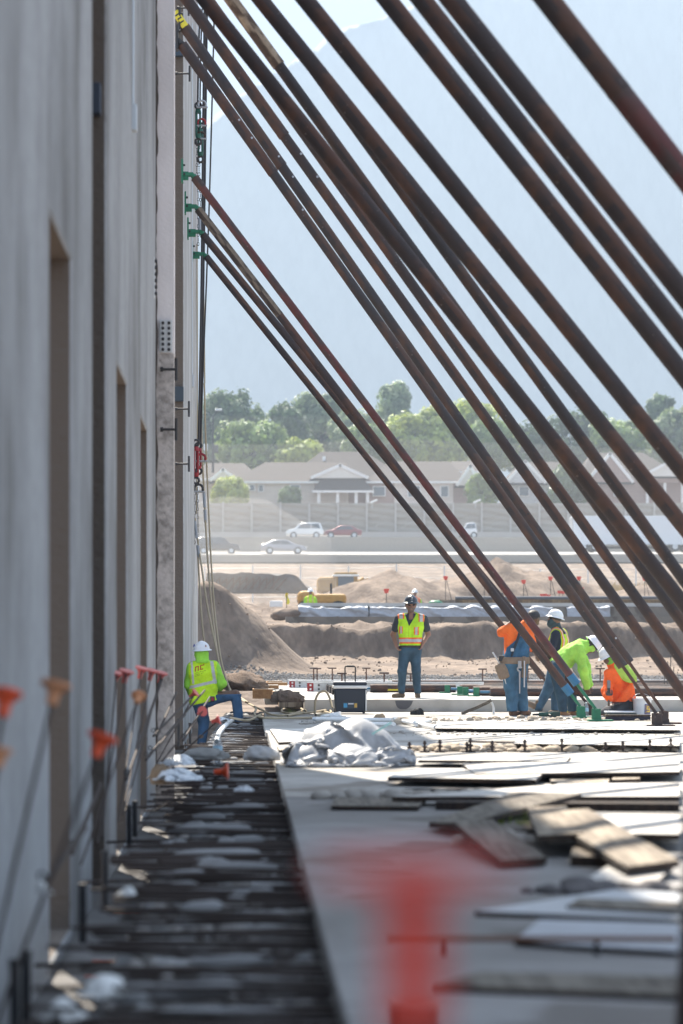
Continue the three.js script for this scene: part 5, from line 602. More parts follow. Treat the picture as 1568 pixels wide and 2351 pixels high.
{ const t = thing('pallet_jackbox', 'black lidded tool tray behind the broom head', 'tool tray', at(1425, 1654, 37.0).setY(0)); t.name = numbered('tool_tray'); part('tray', rbx(0.46, 0.09, 0.3, 0.02, 0, 0.047, 0), std([0.02, 0.03, 0.025], 0.5), t); part('lid', rbx(0.44, 0.025, 0.28, 0.01, -0.02, 0.105, 0), M.plastic, t); }
{ const m = crumple('dark crumpled glove or rag on the bright slab before the man', at(958, 1641, 39.3).setY(0), 0.24, 0.11, 0.16, std([0.02, 0.02, 0.02], 0.9), 21, 'rag', 'rag', null); crumple('tan lump of dried mortar at the slab joint, beside the stick', at(1222, 1655, 36.5).setY(0), 0.18, 0.06, 0.14, tanSpoil, 23, 'mortar_lump', 'mortar lump', null); crumple('tan earth lump on the slab behind the crumpled plastic', at(925, 1660, 34).setY(0), 0.3, 0.1, 0.2, tanSpoil, 24, 'mortar_lump', 'mortar lump', null); }
{ const R = rng(55), rows = [[720, 1650, 900, 1655, 'long white pipe offcut behind the crumpled plastic'], [905, 1652, 1000, 1668, 'white plastic lath pointing at the camera, brightest scrap'], [740, 1645, 780, 1636, 'short white pipe offcut before the cooler'], [840, 1660, 905, 1664, 'grey pipe offcut at the heap\'s far side'], [955, 1663, 985, 1652, 'short white lath crossing the bright one']]; for (const [x0, y0, x1, y1, l] of rows) { const f = (x, y) => at(x, VY, FOCAL / (y + 8 - VY)).setY(0.035 + R() * 0.03), a = f(x0, y0), t = thing('pipe_offcut', l, 'offcut', a, 'white offcuts behind the plastic sheet'); part('pipe', rod(V(0, 0, 0), f(x1, y1).sub(a), 0.028, 0.028, 10), M.white, t); part('end_ring', rod(V(0, 0, 0), f(x1, y1).sub(a).multiplyScalar(0.04), 0.031, 0.031, 10), M.galv, t); }
  crumple('greyish paper cup and litter heap before the cooler', at(770, 1650, 37).setY(0), 0.35, 0.15, 0.3, M.paper, 31, 'litter_heap', 'litter', null); crumple('small brown carton scrap in the litter behind the plastic', at(870, 1655, 36).setY(0), 0.22, 0.1, 0.2, std([0.4, 0.28, 0.17], 0.9, { map: T.cloth }), 32, 'carton_scrap', 'carton scrap', null); }
// ---------------------------------------------------------------- rigging: cables, chains, turnbuckles, ropes
function line(name, label, pts, r, mat, cat, group) { const q = pts.map(([x, y, d]) => at(x, y, d)), base = q[q.length - 1].clone(), t = solid(name, tube(q.map((v) => v.clone().sub(base)), r, 90, 6), mat, label, cat, group); t.position.copy(base); return t; }
const cg = 'steel cables hanging at the end of the wall';
line('steel_cable', 'single steel cable hanging clear of the others against the sky', [[492, 20, 45], [489, 150, 45], [480, 480, 45], [475, 620, 45], [467, 830, 45], [463, 945, 45], [460, 1050, 45]], 0.017, M.cable, 'cable', cg);
line('steel_cable', 'thick steel cable next to the wall, ending at the green turnbuckles', [[459, 20, 44.6], [456, 120, 44.6], [454, 245, 44.6]], 0.021, M.cable, 'cable', cg); line('steel_cable', 'thick steel cable beside the first, ending at the upper shackle', [[464, 20, 44.8], [461, 120, 44.8], [459, 250, 44.8]], 0.017, M.cable, 'cable', cg);
line('steel_cable', 'long steel cable from the top down to the red turnbuckles, inner one', [[470, 20, 44.9], [467, 250, 44.9], [464, 560, 44.9], [460, 820, 44.9], [456, 1012, 44.9]], 0.026, M.cable, 'cable', cg); line('steel_cable', 'long steel cable from the top down to the red turnbuckles, outer one', [[475, 20, 45.1], [472, 250, 45.1], [468, 560, 45.1], [464, 820, 45.1], [459, 1012, 45.1]], 0.026, M.cable, 'cable', cg);
function chain(label, x0, y0, x1, y1, d, link) { const a = at(x0, y0, d), b = at(x1, y1, d), L = a.distanceTo(b), n = Math.floor(L / (link * 1.5)), list = [], dir = b.clone().sub(a).normalize(); for (let i = 0; i < n; i++) { const g = new THREE.TorusGeometry(link * 0.42, link * 0.13, 5, 10).scale(0.75, 1.35, 1); if (i % 2) g.rotateY(Math.PI / 2); list.push(g.translate(0, i * link * 1.5, 0)); } const g = merge(list); g.applyQuaternion(new THREE.Quaternion().setFromUnitVectors(Y, dir)); const m = solid('chain', g, M.cable, label, 'chain', 'chains hanging at the end of the wall'); m.position.copy(a); }
chain('chain hanging below the green turnbuckles, next to the wall', 452, 400, 452, 250, 44.4, 0.055); chain('chain hanging below the green turnbuckles, outer one', 457, 400, 457, 300, 44.5, 0.055); chain('short chain between the upper brackets, inner', 455, 560, 455, 415, 44.8, 0.055); chain('short chain between the upper brackets, outer', 460, 520, 460, 415, 44.9, 0.055); chain('long chain below the red turnbuckles, next to the wall', 446, 1245, 447, 1110, 44.4, 0.06); chain('thin chain below the red turnbuckles, outer one', 455, 1225, 453, 1105, 44.6, 0.05);
function turnbuckle(label, x, y0, y1, d, mat) { const a = at(x, y1, d), h = (y1 - y0) / scaleAt(d), t = thing('turnbuckle', label, 'turnbuckle', a, 'turnbuckles on the hanging cables'); for (const s of [-1, 1]) part('side_bar', rod(V(s * 0.035, h * 0.2, 0), V(s * 0.035, h * 0.8, 0), 0.02, 0.02, 8), mat, t); part('body_end', rod(V(0, h * 0.14, 0), V(0, h * 0.24, 0), 0.05, 0.06, 10), mat, t); part('body_end', rod(V(0, h * 0.76, 0), V(0, h * 0.86, 0), 0.06, 0.05, 10), mat, t); part('hook_ring', new THREE.TorusGeometry(0.055, 0.02, 8, 16).translate(0, h * 0.95, 0), M.cable, t); part('hook_ring', new THREE.TorusGeometry(0.055, 0.022, 8, 16).translate(0, h * 0.05, 0), M.cable, t); }
turnbuckle('upper dark green turnbuckle, higher of the two', 455, 238, 330, 44.3, std([0.012, 0.09, 0.06], 0.5)); turnbuckle('upper dark green turnbuckle, lower of the two', 460, 285, 370, 44.5, std([0.012, 0.09, 0.06], 0.5)); turnbuckle('red turnbuckle hanging by the wall, longer one', 450, 1012, 1108, 44.2, M.redPaint); turnbuckle('red turnbuckle hanging by the wall, shorter one', 456, 1020, 1085, 44.4, M.redPaint);
function shackle(label, x, y, d, mat, s = 1) { const t = thing('shackle', label, 'shackle', at(x, y, d), 'shackles on the hanging cables'); part('bow', new THREE.TorusGeometry(0.07 * s, 0.021 * s, 8, 18, Math.PI * 1.3).rotateZ(-0.5), mat, t); part('pin', rod(V(-0.1 * s, -0.05 * s, 0), V(0.1 * s, -0.05 * s, 0), 0.018 * s, 0.018 * s, 8), M.steel, t); }
shackle('bare steel shackle above the green turnbuckles, with a bright pin', 464, 240, 44.2, M.steel); shackle('red shackle between the green turnbuckles', 463, 282, 44.3, M.redPaint); shackle('rusty shackle below the green turnbuckles', 462, 312, 44.3, M.rust); shackle('red shackle beside the lower turnbuckles', 462, 1052, 44.3, M.redPaint, 1.1); shackle('dark ring at the bottom of the red turnbuckles', 456, 1122, 44.2, M.cable, 1.1);
const rg = 'ropes running from the wall to the ground';
line('rope', 'outermost tan rope, running from the wall top past the worker\'s shoulder', [[469, 880, 46], [472, 1000, 46], [477, 1128, 45.6], [483, 1258, 45], [491, 1380, 43.5], [498, 1450, 42], [507, 1512, 40.4], [519, 1560, 39], [531, 1590, 38.2]], 0.018, M.rope, 'rope', rg);
line('rope', 'grey tan rope with two taped splices', [[461, 930, 45.8], [464, 1040, 45.6], [469, 1140, 45.4], [475, 1258, 44.8], [484, 1370, 43.4], [490, 1430, 42], [497, 1490, 40.5], [510, 1560, 38.8]], 0.017, M.rope, 'rope', rg);
line('rope', 'rope slanting from the grey taped end toward the worker', [[448, 1190, 44.6], [454, 1240, 44.4], [464, 1310, 43.6], [476, 1390, 42.2], [490, 1460, 40.6], [508, 1545, 38.8]], 0.017, M.rope, 'rope', rg); line('rope', 'rope running down behind the worker\'s helmet', [[454, 1270, 44.2], [458, 1340, 43.4], [464, 1430, 42], [470, 1480, 41]], 0.017, M.rope, 'rope', rg); line('rope', 'thin pale rope close along the wall', [[452, 560, 45.6], [453, 900, 45.6], [451, 1180, 45.4]], 0.012, M.rope, 'rope', rg); line('rope', 'second thin pale rope along the wall', [[449, 640, 45.7], [446, 1260, 45.2], [444, 1480, 44.6]], 0.012, M.rope, 'rope', rg); line('rope', 'tan rope that joins the tall ones beside the cable', [[466, 540, 46.2], [468, 700, 46.1], [470, 880, 46]], 0.014, M.rope, 'rope', rg);
for (const [x0, y0, x1, y1, d, l] of [[468, 1130, 470, 1165, 45.3, 'upper ragged grey taped splice on the outer rope'], [470.5, 1170, 472, 1200, 45.2, 'lower grey taped splice on the outer rope'], [447, 1196, 452, 1236, 44.3, 'grey blue taped rope end below the chains'], [454, 1252, 457, 1284, 44.1, 'dark taped splice near the parked car'], [444, 1340, 443, 1372, 44.4, 'grey taped lump against the wall edge'], [458, 500, 459, 540, 44.7, 'grey taped cable end under the second bracket']]) { const a = at(x0, y0, d), m = solid('taped_splice', warp(rod(V(0, 0, 0), at(x1, y1, d).sub(a), 0.034, 0.026, 10), (v) => { const k = 1 + 0.35 * (fbm(v.y * 14, v.x * 9, 2, 5) - 0.5); v.x *= k; v.z *= k; }), M.tape, l, 'taped splice', 'taped splices on the ropes'); m.position.copy(a); }
{ // rope coil on the ground
  const R = rng(88), flat = (x, y) => { const d = FOCAL * 0.98 / (y - VY); return at(x, y, d).setY(0.02 + R() * 0.03); }, t = thing('rope_coil', 'tangle of tan rope on the slab between worker and crumpled plastic', 'rope', V(0, 0, 0)); let k = 0;
  for (const pts of [[[555, 1610], [600, 1632], [640, 1645], [690, 1640], [740, 1635], [762, 1640]], [[548, 1600], [585, 1625], [625, 1650], [680, 1650], [735, 1648]], [[700, 1636], [680, 1626], [650, 1630], [668, 1641], [715, 1638], [748, 1632]], [[660, 1646], [700, 1632], [742, 1628], [760, 1636], [725, 1646]], [[600, 1640], [560, 1655], [530, 1652]]]) part('strand', tube(pts.map(([x, y]) => flat(x, y)), 0.019, 60, 7), M.rope, t);
  part('strand', tube([at(731, 1632, 39.2), at(733, 1600, 39.2), at(742, 1583, 39.2), at(756, 1580, 39.2), at(764, 1592, 39.2), at(772, 1618, 39)].map((v) => { v.y = Math.max(0.02, v.y - 0.05); v.x -= 0.06; return v; }), 0.019, 50, 7), M.rope, t);
}
{ const t = solid('white_hose', tube([at(548, 1602, 39), at(527, 1620, 36), at(514, 1642, 33.5), at(503, 1660, 31), at(497, 1690, 28)].map((v) => v.setY(-0.02)), 0.03, 50, 8), M.white, 'thick white hose lying on the bars behind the red cap', 'hose'); }
// ---------------------------------------------------------------- people
function surfaceNets(f, lo, hi, cell) {                                      // meshes the zero level of f inside a box (f < 0 inside)
  const nx = Math.ceil((hi.x - lo.x) / cell) + 2, ny = Math.ceil((hi.y - lo.y) / cell) + 2, nz = Math.ceil((hi.z - lo.z) / cell) + 2, D = new Float32Array(nx * ny * nz), id = (i, j, k) => i + nx * (j + ny * k);
  for (let k = 0; k < nz; k++) for (let j = 0; j < ny; j++) for (let i = 0; i < nx; i++) D[id(i, j, k)] = f(lo.x + i * cell, lo.y + j * cell, lo.z + k * cell);
  const vi = new Int32Array(nx * ny * nz).fill(-1), pos = [], idx = [];
  for (let k = 0; k < nz - 1; k++) for (let j = 0; j < ny - 1; j++) for (let i = 0; i < nx - 1; i++) {
    let sx = 0, sy = 0, sz = 0, n = 0; const c = [];
    for (let q = 0; q < 8; q++) c.push(D[id(i + (q & 1), j + ((q >> 1) & 1), k + (q >> 2))]);
    for (const [a, b] of NET) if ((c[a] < 0) !== (c[b] < 0)) { const t = c[a] / (c[a] - c[b]); sx += lerp(a & 1, b & 1, t); sy += lerp((a >> 1) & 1, (b >> 1) & 1, t); sz += lerp(a >> 2, b >> 2, t); n++; }
    if (n) { vi[id(i, j, k)] = pos.length / 3; pos.push(lo.x + (i + sx / n) * cell, lo.y + (j + sy / n) * cell, lo.z + (k + sz / n) * cell); }
  }
  const quad = (a, b, c, d, flip) => { if (a < 0 || b < 0 || c < 0 || d < 0) return; if (flip) idx.push(a, c, b, a, d, c); else idx.push(a, b, c, a, c, d); };
  for (let k = 1; k < nz - 1; k++) for (let j = 1; j < ny - 1; j++) for (let i = 1; i < nx - 1; i++) {
    const s = D[id(i, j, k)] < 0;
    if (s !== (D[id(i + 1, j, k)] < 0)) quad(vi[id(i, j - 1, k - 1)], vi[id(i, j, k - 1)], vi[id(i, j, k)], vi[id(i, j - 1, k)], !s);
    if (s !== (D[id(i, j + 1, k)] < 0)) quad(vi[id(i - 1, j, k - 1)], vi[id(i - 1, j, k)], vi[id(i, j, k)], vi[id(i, j, k - 1)], !s);
    if (s !== (D[id(i, j, k + 1)] < 0)) quad(vi[id(i - 1, j - 1, k)], vi[id(i, j - 1, k)], vi[id(i, j, k)], vi[id(i - 1, j, k)], !s);
  }
  const g = new THREE.BufferGeometry(); g.setAttribute('position', new THREE.Float32BufferAttribute(pos, 3)); g.setIndex(idx); g.computeVertexNormals(); g.setAttribute('uv', new THREE.Float32BufferAttribute(new Float32Array(pos.length / 3 * 2), 2));
  const uv = g.attributes.uv; for (let i = 0; i < uv.count; i++) uv.setXY(i, pos[3 * i] + pos[3 * i + 2] * 0.7, pos[3 * i + 1]); return g;
}
const NET = [[0, 1], [2, 3], [4, 5], [6, 7], [0, 2], [1, 3], [4, 6], [5, 7], [0, 4], [1, 5], [2, 6], [3, 7]];
const cp = (a, b, ra, rb = ra) => ({ ax: a.x, ay: a.y, az: a.z, bx: b.x - a.x, by: b.y - a.y, bz: b.z - a.z, l: Math.max(1e-9, b.distanceToSquared(a)), ra, rb });
function sdf(prims, k) { return (x, y, z) => { let d = 1e9; for (const p of prims) { const px = x - p.ax, py = y - p.ay, pz = z - p.az, t = clamp((px * p.bx + py * p.by + pz * p.bz) / p.l, 0, 1), dx = px - t * p.bx, dy = py - t * p.by, dz = pz - t * p.bz, e = Math.sqrt(dx * dx + dy * dy + dz * dz) - lerp(p.ra, p.rb, t); const h = clamp(0.5 + 0.5 * (d - e) / k, 0, 1); d = lerp(d, e, h) - k * h * (1 - h); } return d; }; }
function boundsOf(prims, pad) { const lo = V(1e9, 1e9, 1e9), hi = V(-1e9, -1e9, -1e9); for (const p of prims) for (const s of [0, 1]) { const v = V(p.ax + s * p.bx, p.ay + s * p.by, p.az + s * p.bz), r = Math.max(p.ra, p.rb) + pad; lo.min(v.clone().subScalar(r)); hi.max(v.clone().addScalar(r)); } return [lo, hi]; }
const cloth3 = (x, y, z, s) => fbm(x * 9 + z * 7 + s, y * 9 - z * 4, 3, s) - 0.5;
function skinOf(prims, k, cell, opt = {}) {
  const base = sdf(prims, k), inf = opt.inflate ?? 0, wr = opt.wrinkle ?? 0, [lo, hi] = boundsOf(prims, inf + k * 0.3 + 0.02), sd = opt.seed ?? 1;
  const f = (x, y, z) => { let d = base(x, y, z) - inf; if (wr && Math.abs(d) < 0.05) d += wr * cloth3(x, y, z, sd); if (opt.clip) d = Math.max(d, opt.clip(x, y, z)); return d; };
  const g = surfaceNets(f, lo, hi, cell);
  if (opt.color) { const p = g.attributes.position, n = g.attributes.normal, c = new Float32Array(p.count * 3); for (let i = 0; i < p.count; i++) c.set(opt.color(p.getX(i), p.getY(i), p.getZ(i), n.getX(i), n.getY(i), n.getZ(i)), i * 3); g.setAttribute('color', new THREE.BufferAttribute(c, 3)); }
  return g;
}
const withColor = (g, fn) => { const p = g.attributes.position, c = new Float32Array(p.count * 3); for (let i = 0; i < p.count; i++) c.set(fn(p.getX(i), p.getY(i), p.getZ(i)), i * 3); g.setAttribute('color', new THREE.BufferAttribute(c, 3)); return g; };
const painted = (r = 0.85) => std(0xffffff, r, { vertexColors: true, map: T.cloth });
const SKIN = [[0.27, 0.135, 0.09], [0.13, 0.068, 0.043], [0.23, 0.12, 0.08]];
function headGeo(c, F, U, skin, beard) {
  const R = F.clone().cross(U).normalize(), P = (f, u, r) => c.clone().addScaledVector(F, f).addScaledVector(U, u).addScaledVector(R, r), s = (f, u, r, q) => cp(P(f, u, r), P(f, u, r), q);
  const prims = [s(-0.018, 0.045, 0, 0.088), s(0.012, 0.05, 0, 0.082), cp(P(-0.02, 0.01, 0.03), P(-0.02, 0.01, -0.03), 0.068), cp(P(0.035, -0.03, 0.028), P(0.035, -0.03, -0.028), 0.05), cp(P(0.055, -0.092, 0.014), P(0.055, -0.092, -0.014), 0.026), cp(P(-0.01, -0.055, 0.05), P(0.045, -0.088, 0.02), 0.022), cp(P(-0.01, -0.055, -0.05), P(0.045, -0.088, -0.02), 0.022)];
  const fine = [cp(P(0.085, 0.012, 0), P(0.108, -0.022, 0), 0.009, 0.013), cp(P(0.078, 0.028, 0.04), P(0.084, 0.03, 0.012), 0.011), cp(P(0.078, 0.028, -0.04), P(0.084, 0.03, -0.012), 0.011), cp(P(0.086, -0.05, 0.018), P(0.086, -0.05, -0.018), 0.009), cp(P(0.084, -0.062, 0.014), P(0.084, -0.062, -0.014), 0.0095)];
  for (const q of [1, -1]) fine.push(cp(P(-0.012, 0.02, q * 0.082), P(-0.02, -0.028, q * 0.078), 0.015, 0.011));
  const g = skinOf([...prims, ...fine], 0.022, 0.0065);
  return withColor(g, (x, y, z) => { const v = V(x, y, z).sub(c), f = v.dot(F), u = v.dot(U), r = Math.abs(v.dot(R)); let k = skin; if (beard && f > 0.0 && u < -0.035 && !(f > 0.088 && u > -0.07 && u < -0.048 && r < 0.02)) k = mixc(skin, [0.12, 0.095, 0.085], 0.75); if (f < 0.03 && u > 0.0) k = [0.05, 0.04, 0.035]; for (const q of [1]) if (f > 0.07 && Math.abs(u - 0.008) < 0.008 && Math.abs(r - 0.031) < 0.013) k = [0.05, 0.04, 0.04]; return k; });
}
function handGeo(w, dir, palm, side, skin, curl = 0.5) {                      // wrist, direction of the fingers, way the palm looks, +1/-1 for where the thumb sits
  const D = dir.clone().normalize(), S = palm.clone().cross(D).normalize().multiplyScalar(side), N = D.clone().cross(S).normalize(); if (N.dot(palm) < 0) N.negate();
  const P = (d, s, n) => w.clone().addScaledVector(D, d).addScaledVector(S, s).addScaledVector(N, n), prims = [cp(P(-0.03, 0, 0), P(0.02, 0, 0), 0.027, 0.026)];
  for (const s of [-0.024, -0.008, 0.008, 0.024]) prims.push(cp(P(0.02, s * 0.7, 0), P(0.082, s, 0), 0.0155, 0.0125));
  const palmG = prims.slice(), fingers = [];
  [[-0.029, 0.062], [-0.0095, 0.072], [0.010, 0.078], [0.029, 0.07]].forEach(([s, L], i) => { let a = P(0.082, s, 0), ang = 0.35 * curl + 0.1; const r = [0.0082, 0.009, 0.0092, 0.0088][i]; for (let k = 0; k < 3; k++) { const l = L * [0.45, 0.32, 0.25][k], b = a.clone().addScaledVector(D, Math.cos(ang) * l).addScaledVector(N, Math.sin(ang) * l).addScaledVector(S, s * 0.08); fingers.push(cp(a, b, r * (1 - 0.06 * k), r * (0.94 - 0.06 * k))); a = b; ang += curl * 0.75; } });
  let a = P(0.025, 0.028, 0.004); for (const [d, s, n, r] of [[0.055, 0.052, 0.012, 0.0125], [0.082, 0.06, 0.024 + 0.01 * curl, 0.0105], [0.10, 0.058, 0.036 + 0.012 * curl, 0.009]]) { const b = P(d, s, n); fingers.push(cp(a, b, r + 0.001, r)); a = b; }
  const f1 = sdf(palmG, 0.012), all = [...palmG, ...fingers], [lo, hi] = boundsOf(all, 0.01); const ff = (x, y, z) => { let d = f1(x, y, z); for (const p of fingers) { const px = x - p.ax, py = y - p.ay, pz = z - p.az, t = clamp((px * p.bx + py * p.by + pz * p.bz) / p.l, 0, 1), e = Math.hypot(px - t * p.bx, py - t * p.by, pz - t * p.bz) - lerp(p.ra, p.rb, t); const h = clamp(0.5 + 0.5 * (d - e) / 0.004, 0, 1); d = lerp(d, e, h) - 0.004 * h * (1 - h); } return d; };
  return withColor(surfaceNets(ff, lo, hi, 0.0042), () => skin);
}
function hardHat(t, c, U, F, col, opt = {}) {                                 // dome with a ridge, a brim all round and an inner band
  const g = new THREE.Group(); g.name = 'hard_hat'; t.add(g); const R = F.clone().cross(U).normalize(); g.matrixAutoUpdate = true; g.quaternion.setFromRotationMatrix(new THREE.Matrix4().makeBasis(R, U, F.clone().negate())); g.position.copy(c);
  const m = phys(col, 0.32, { clearcoat: 0.4, clearcoatRoughness: 0.2, side: THREE.DoubleSide }), prof = []; for (let i = 0; i <= 12; i++) { const a = i / 12 * Math.PI / 2; prof.push(new THREE.Vector2(0.118 * Math.sin(a) + 0.0001, 0.128 * Math.cos(a) ** 0.9)); }
  const shell = warp(new THREE.LatheGeometry(prof, 36), (v) => { v.z *= 1.16; const k = Math.exp(-(v.x * v.x) / 0.0006); v.y += 0.006 * k * smooth(v.y, 0.03, 0.08); }); part('shell', shell, m, g);
  const brim = warp(new THREE.LatheGeometry([[0.112, 0.006], [0.121, 0.004], [0.136, -0.006], [0.146, -0.014], [0.147, -0.018], [0.136, -0.011], [0.118, -0.001], [0.110, 0.0]].map(([a, b]) => new THREE.Vector2(a, b)), 40), (v) => { v.z *= 1.16; if (v.z < 0 && !opt.full) v.z *= 1.1; if (opt.full) { v.x *= 1.05; } }); part('brim', brim, m, g);
  part('head_band', new THREE.CylinderGeometry(0.104, 0.10, 0.03, 24, 1, true).scale(1, 1, 1.14).translate(0, -0.015, 0), std([0.03, 0.03, 0.03], 0.8, { side: THREE.DoubleSide }), g);
  return g;
}
function person(label, rootP, J0, o) {
  const t = thing('person', label, 'person', rootP, o.group), J = {}; for (const k in J0) J[k] = J0[k].clone().sub(rootP);
  const k = o.size ?? 1, cell = o.cell ?? 0.0125, SM = J.shL.clone().add(J.shR).multiplyScalar(0.5), HM = J.hipL.clone().add(J.hipR).multiplyScalar(0.5), X = J.shR.clone().sub(J.shL).normalize(), up = SM.clone().sub(HM), Fw = o.face.clone().normalize(), Hu = (o.headUp ?? Y).clone(), Hf = (o.headFace ?? Fw).clone(); Hu.addScaledVector(Hf, -Hu.dot(Hf)).normalize();
  const HX = J.hipR.clone().sub(J.hipL).normalize(), L = (a, b, q) => a.clone().lerp(b, q), off = (v, x, q) => v.clone().addScaledVector(x, q);
  const upn = up.clone().normalize(), cL = off(L(SM, HM, 0.22), X, -0.095 * k), cR = off(L(SM, HM, 0.22), X, 0.095 * k), wL = off(L(SM, HM, 0.72), HX, -0.07 * k), wR = off(L(SM, HM, 0.72), HX, 0.07 * k);
  const torso = [cp(L(J.shL, SM, 0.25), L(J.shR, SM, 0.25), 0.066 * k), cp(cL, cR, 0.102 * k), cp(cL, wL, 0.098 * k, 0.092 * k), cp(cR, wR, 0.098 * k, 0.092 * k), cp(wL, wR, 0.096 * k), cp(L(J.neck, SM, 0.3), L(SM, HM, 0.15), 0.062 * k, 0.09 * k), cp(L(J.neck, SM, 0.25), L(J.shL, SM, 0.35), 0.045 * k, 0.052 * k), cp(L(J.neck, SM, 0.25), L(J.shR, SM, 0.35), 0.045 * k, 0.052 * k)];
  const pelvis = [cp(off(HM, HX, -0.075 * k), off(HM, HX, 0.075 * k), 0.108 * k), cp(wL, off(HM, HX, -0.07 * k), 0.095 * k, 0.105 * k), cp(wR, off(HM, HX, 0.07 * k), 0.095 * k, 0.105 * k)];
  const arm = (s) => [cp(J['sh' + s], J['el' + s], 0.055 * k, 0.043 * k), cp(J['el' + s], J['wr' + s], 0.044 * k, 0.029 * k)], leg = (s) => [cp(J['hip' + s], J['kn' + s], 0.09 * k, 0.06 * k), cp(J['kn' + s], J['an' + s], 0.058 * k, 0.04 * k)];
  const boot = (s) => { const a = J['an' + s], to = J['to' + s], d = to.clone().sub(a); const heel = a.clone().addScaledVector(d.clone().setY(0).normalize(), -0.03).setY(a.y - Math.max(0.02, Math.min(0.055, a.y - to.y))); return [cp(a.clone().add(V(0, 0.09, 0)), a, 0.053, 0.05), cp(a, heel, 0.05, 0.042), cp(heel, to, 0.042, 0.038), cp(L(heel, to, 0.55), to, 0.048, 0.042)]; };
  const skin = o.skin, head = J.head;
  const body = [...torso, ...pelvis, ...arm('L'), ...arm('R'), ...leg('L'), ...leg('R'), cp(J.neck, head.clone().addScaledVector(Hu, -0.06).addScaledVector(Hf, -0.01), 0.055 * k, 0.056 * k), cp(L(J.neck, SM, 0.5), J.neck, 0.065 * k, 0.055 * k), cp(head, head, 0.07)];
  const pieces = [withColor(skinOf(body, 0.03, cell), () => skin)]; 
  if (!o.tiny) { pieces.push(headGeo(head, Hf, Hu, skin, o.beard)); for (const s of ['L', 'R']) { const h = o['hand' + s]; if (h) pieces.push(handGeo(J['wr' + s], h.dir, h.palm, h.side, o.glove ?? skin, h.curl ?? 0.6)); } }
  part('body', mergeGeometries(pieces.map((g) => g.toNonIndexed())), std(0xffffff, 0.6, { vertexColors: true }), t);
  const ox = (x) => VX + (x + rootP.x) * FOCAL / o.d, oy = (y) => VY - (y + rootP.y - EYE) * FOCAL / o.d;     // own coordinates back to measured ones, for prints on the cloth
  const ctx = { t, J, SM, HM, X, Fw, Hu, Hf, torso, pelvis, arm, leg, ox, oy, k, cell, L, off, upn };
  if (o.trousers) { const c = o.trousers; part('trousers', skinOf([...pelvis, ...leg('L'), ...leg('R'), ...(o.legExtra ? o.legExtra(ctx) : [])], 0.03, cell, { inflate: 0.017 + (o.loose ?? 0), wrinkle: 0.022, seed: 5, clip: (x, y, z) => Math.max(-((y - Math.min(J.anL.y, J.anR.y)) + 0.02), o.waist ? (V(x, y, z).sub(HM).dot(upn) - o.waist) : -1), color: (x, y, z, nx, ny, nz) => { const f = fbm(x * 14, y * 9 + z * 9, 3, 8), kn = 0.55 + 0.75 * f + (o.fade ?? 0.15) * Math.max(0, nx * Fw.x + nz * Fw.z); return [c[0] * kn, c[1] * kn, c[2] * kn]; } }), painted(0.9), t); }
  if (o.boots) for (const s of ['L', 'R']) { const b = part('boot', skinOf(boot(s), 0.02, 0.009, { color: (x, y, z) => mixc(o.boots, [0.05, 0.04, 0.035], y < Math.min(J['to' + s].y, J['an' + s].y) - 0.03 ? 1 : 0.3 * fbm(x * 30, y * 30 + z * 20, 2, 3)) }), painted(0.85), t); }
  if (o.dress) o.dress(ctx);
  return t;
}
function garment(ctx, name, prims, color, opt = {}) { return part(name, skinOf(prims, 0.03, opt.cell ?? ctx.cell, { inflate: opt.inflate ?? 0.014, wrinkle: opt.wrinkle ?? 0.018, seed: opt.seed ?? 11, clip: opt.clip, color: typeof color === 'function' ? color : () => color }), opt.mat ?? painted(0.85), ctx.t); }
const sleeveCut = (ctx, s, q) => [cp(ctx.J['sh' + s], ctx.L(ctx.J['sh' + s], ctx.J['el' + s], q), 0.057 * ctx.k, 0.052 * ctx.k)];
const LIME = [0.52, 0.86, 0.025], ORANGE = [0.95, 0.17, 0.02], SILVER = [0.52, 0.51, 0.52], HOODLIME = [0.33, 0.72, 0.06];
const inBox = (x, y, a, b, c, d) => x > a && x < b && y > c && y < d;
const face = (x, y, z) => V(x, y, z).normalize();
function wrapNeck(ctx, name, a, b, ra, rb, color, inflate = 0.0) { return garment(ctx, name, [cp(a, b, ra, rb)], color, { inflate, cell: 0.009, wrinkle: 0.02 }); }

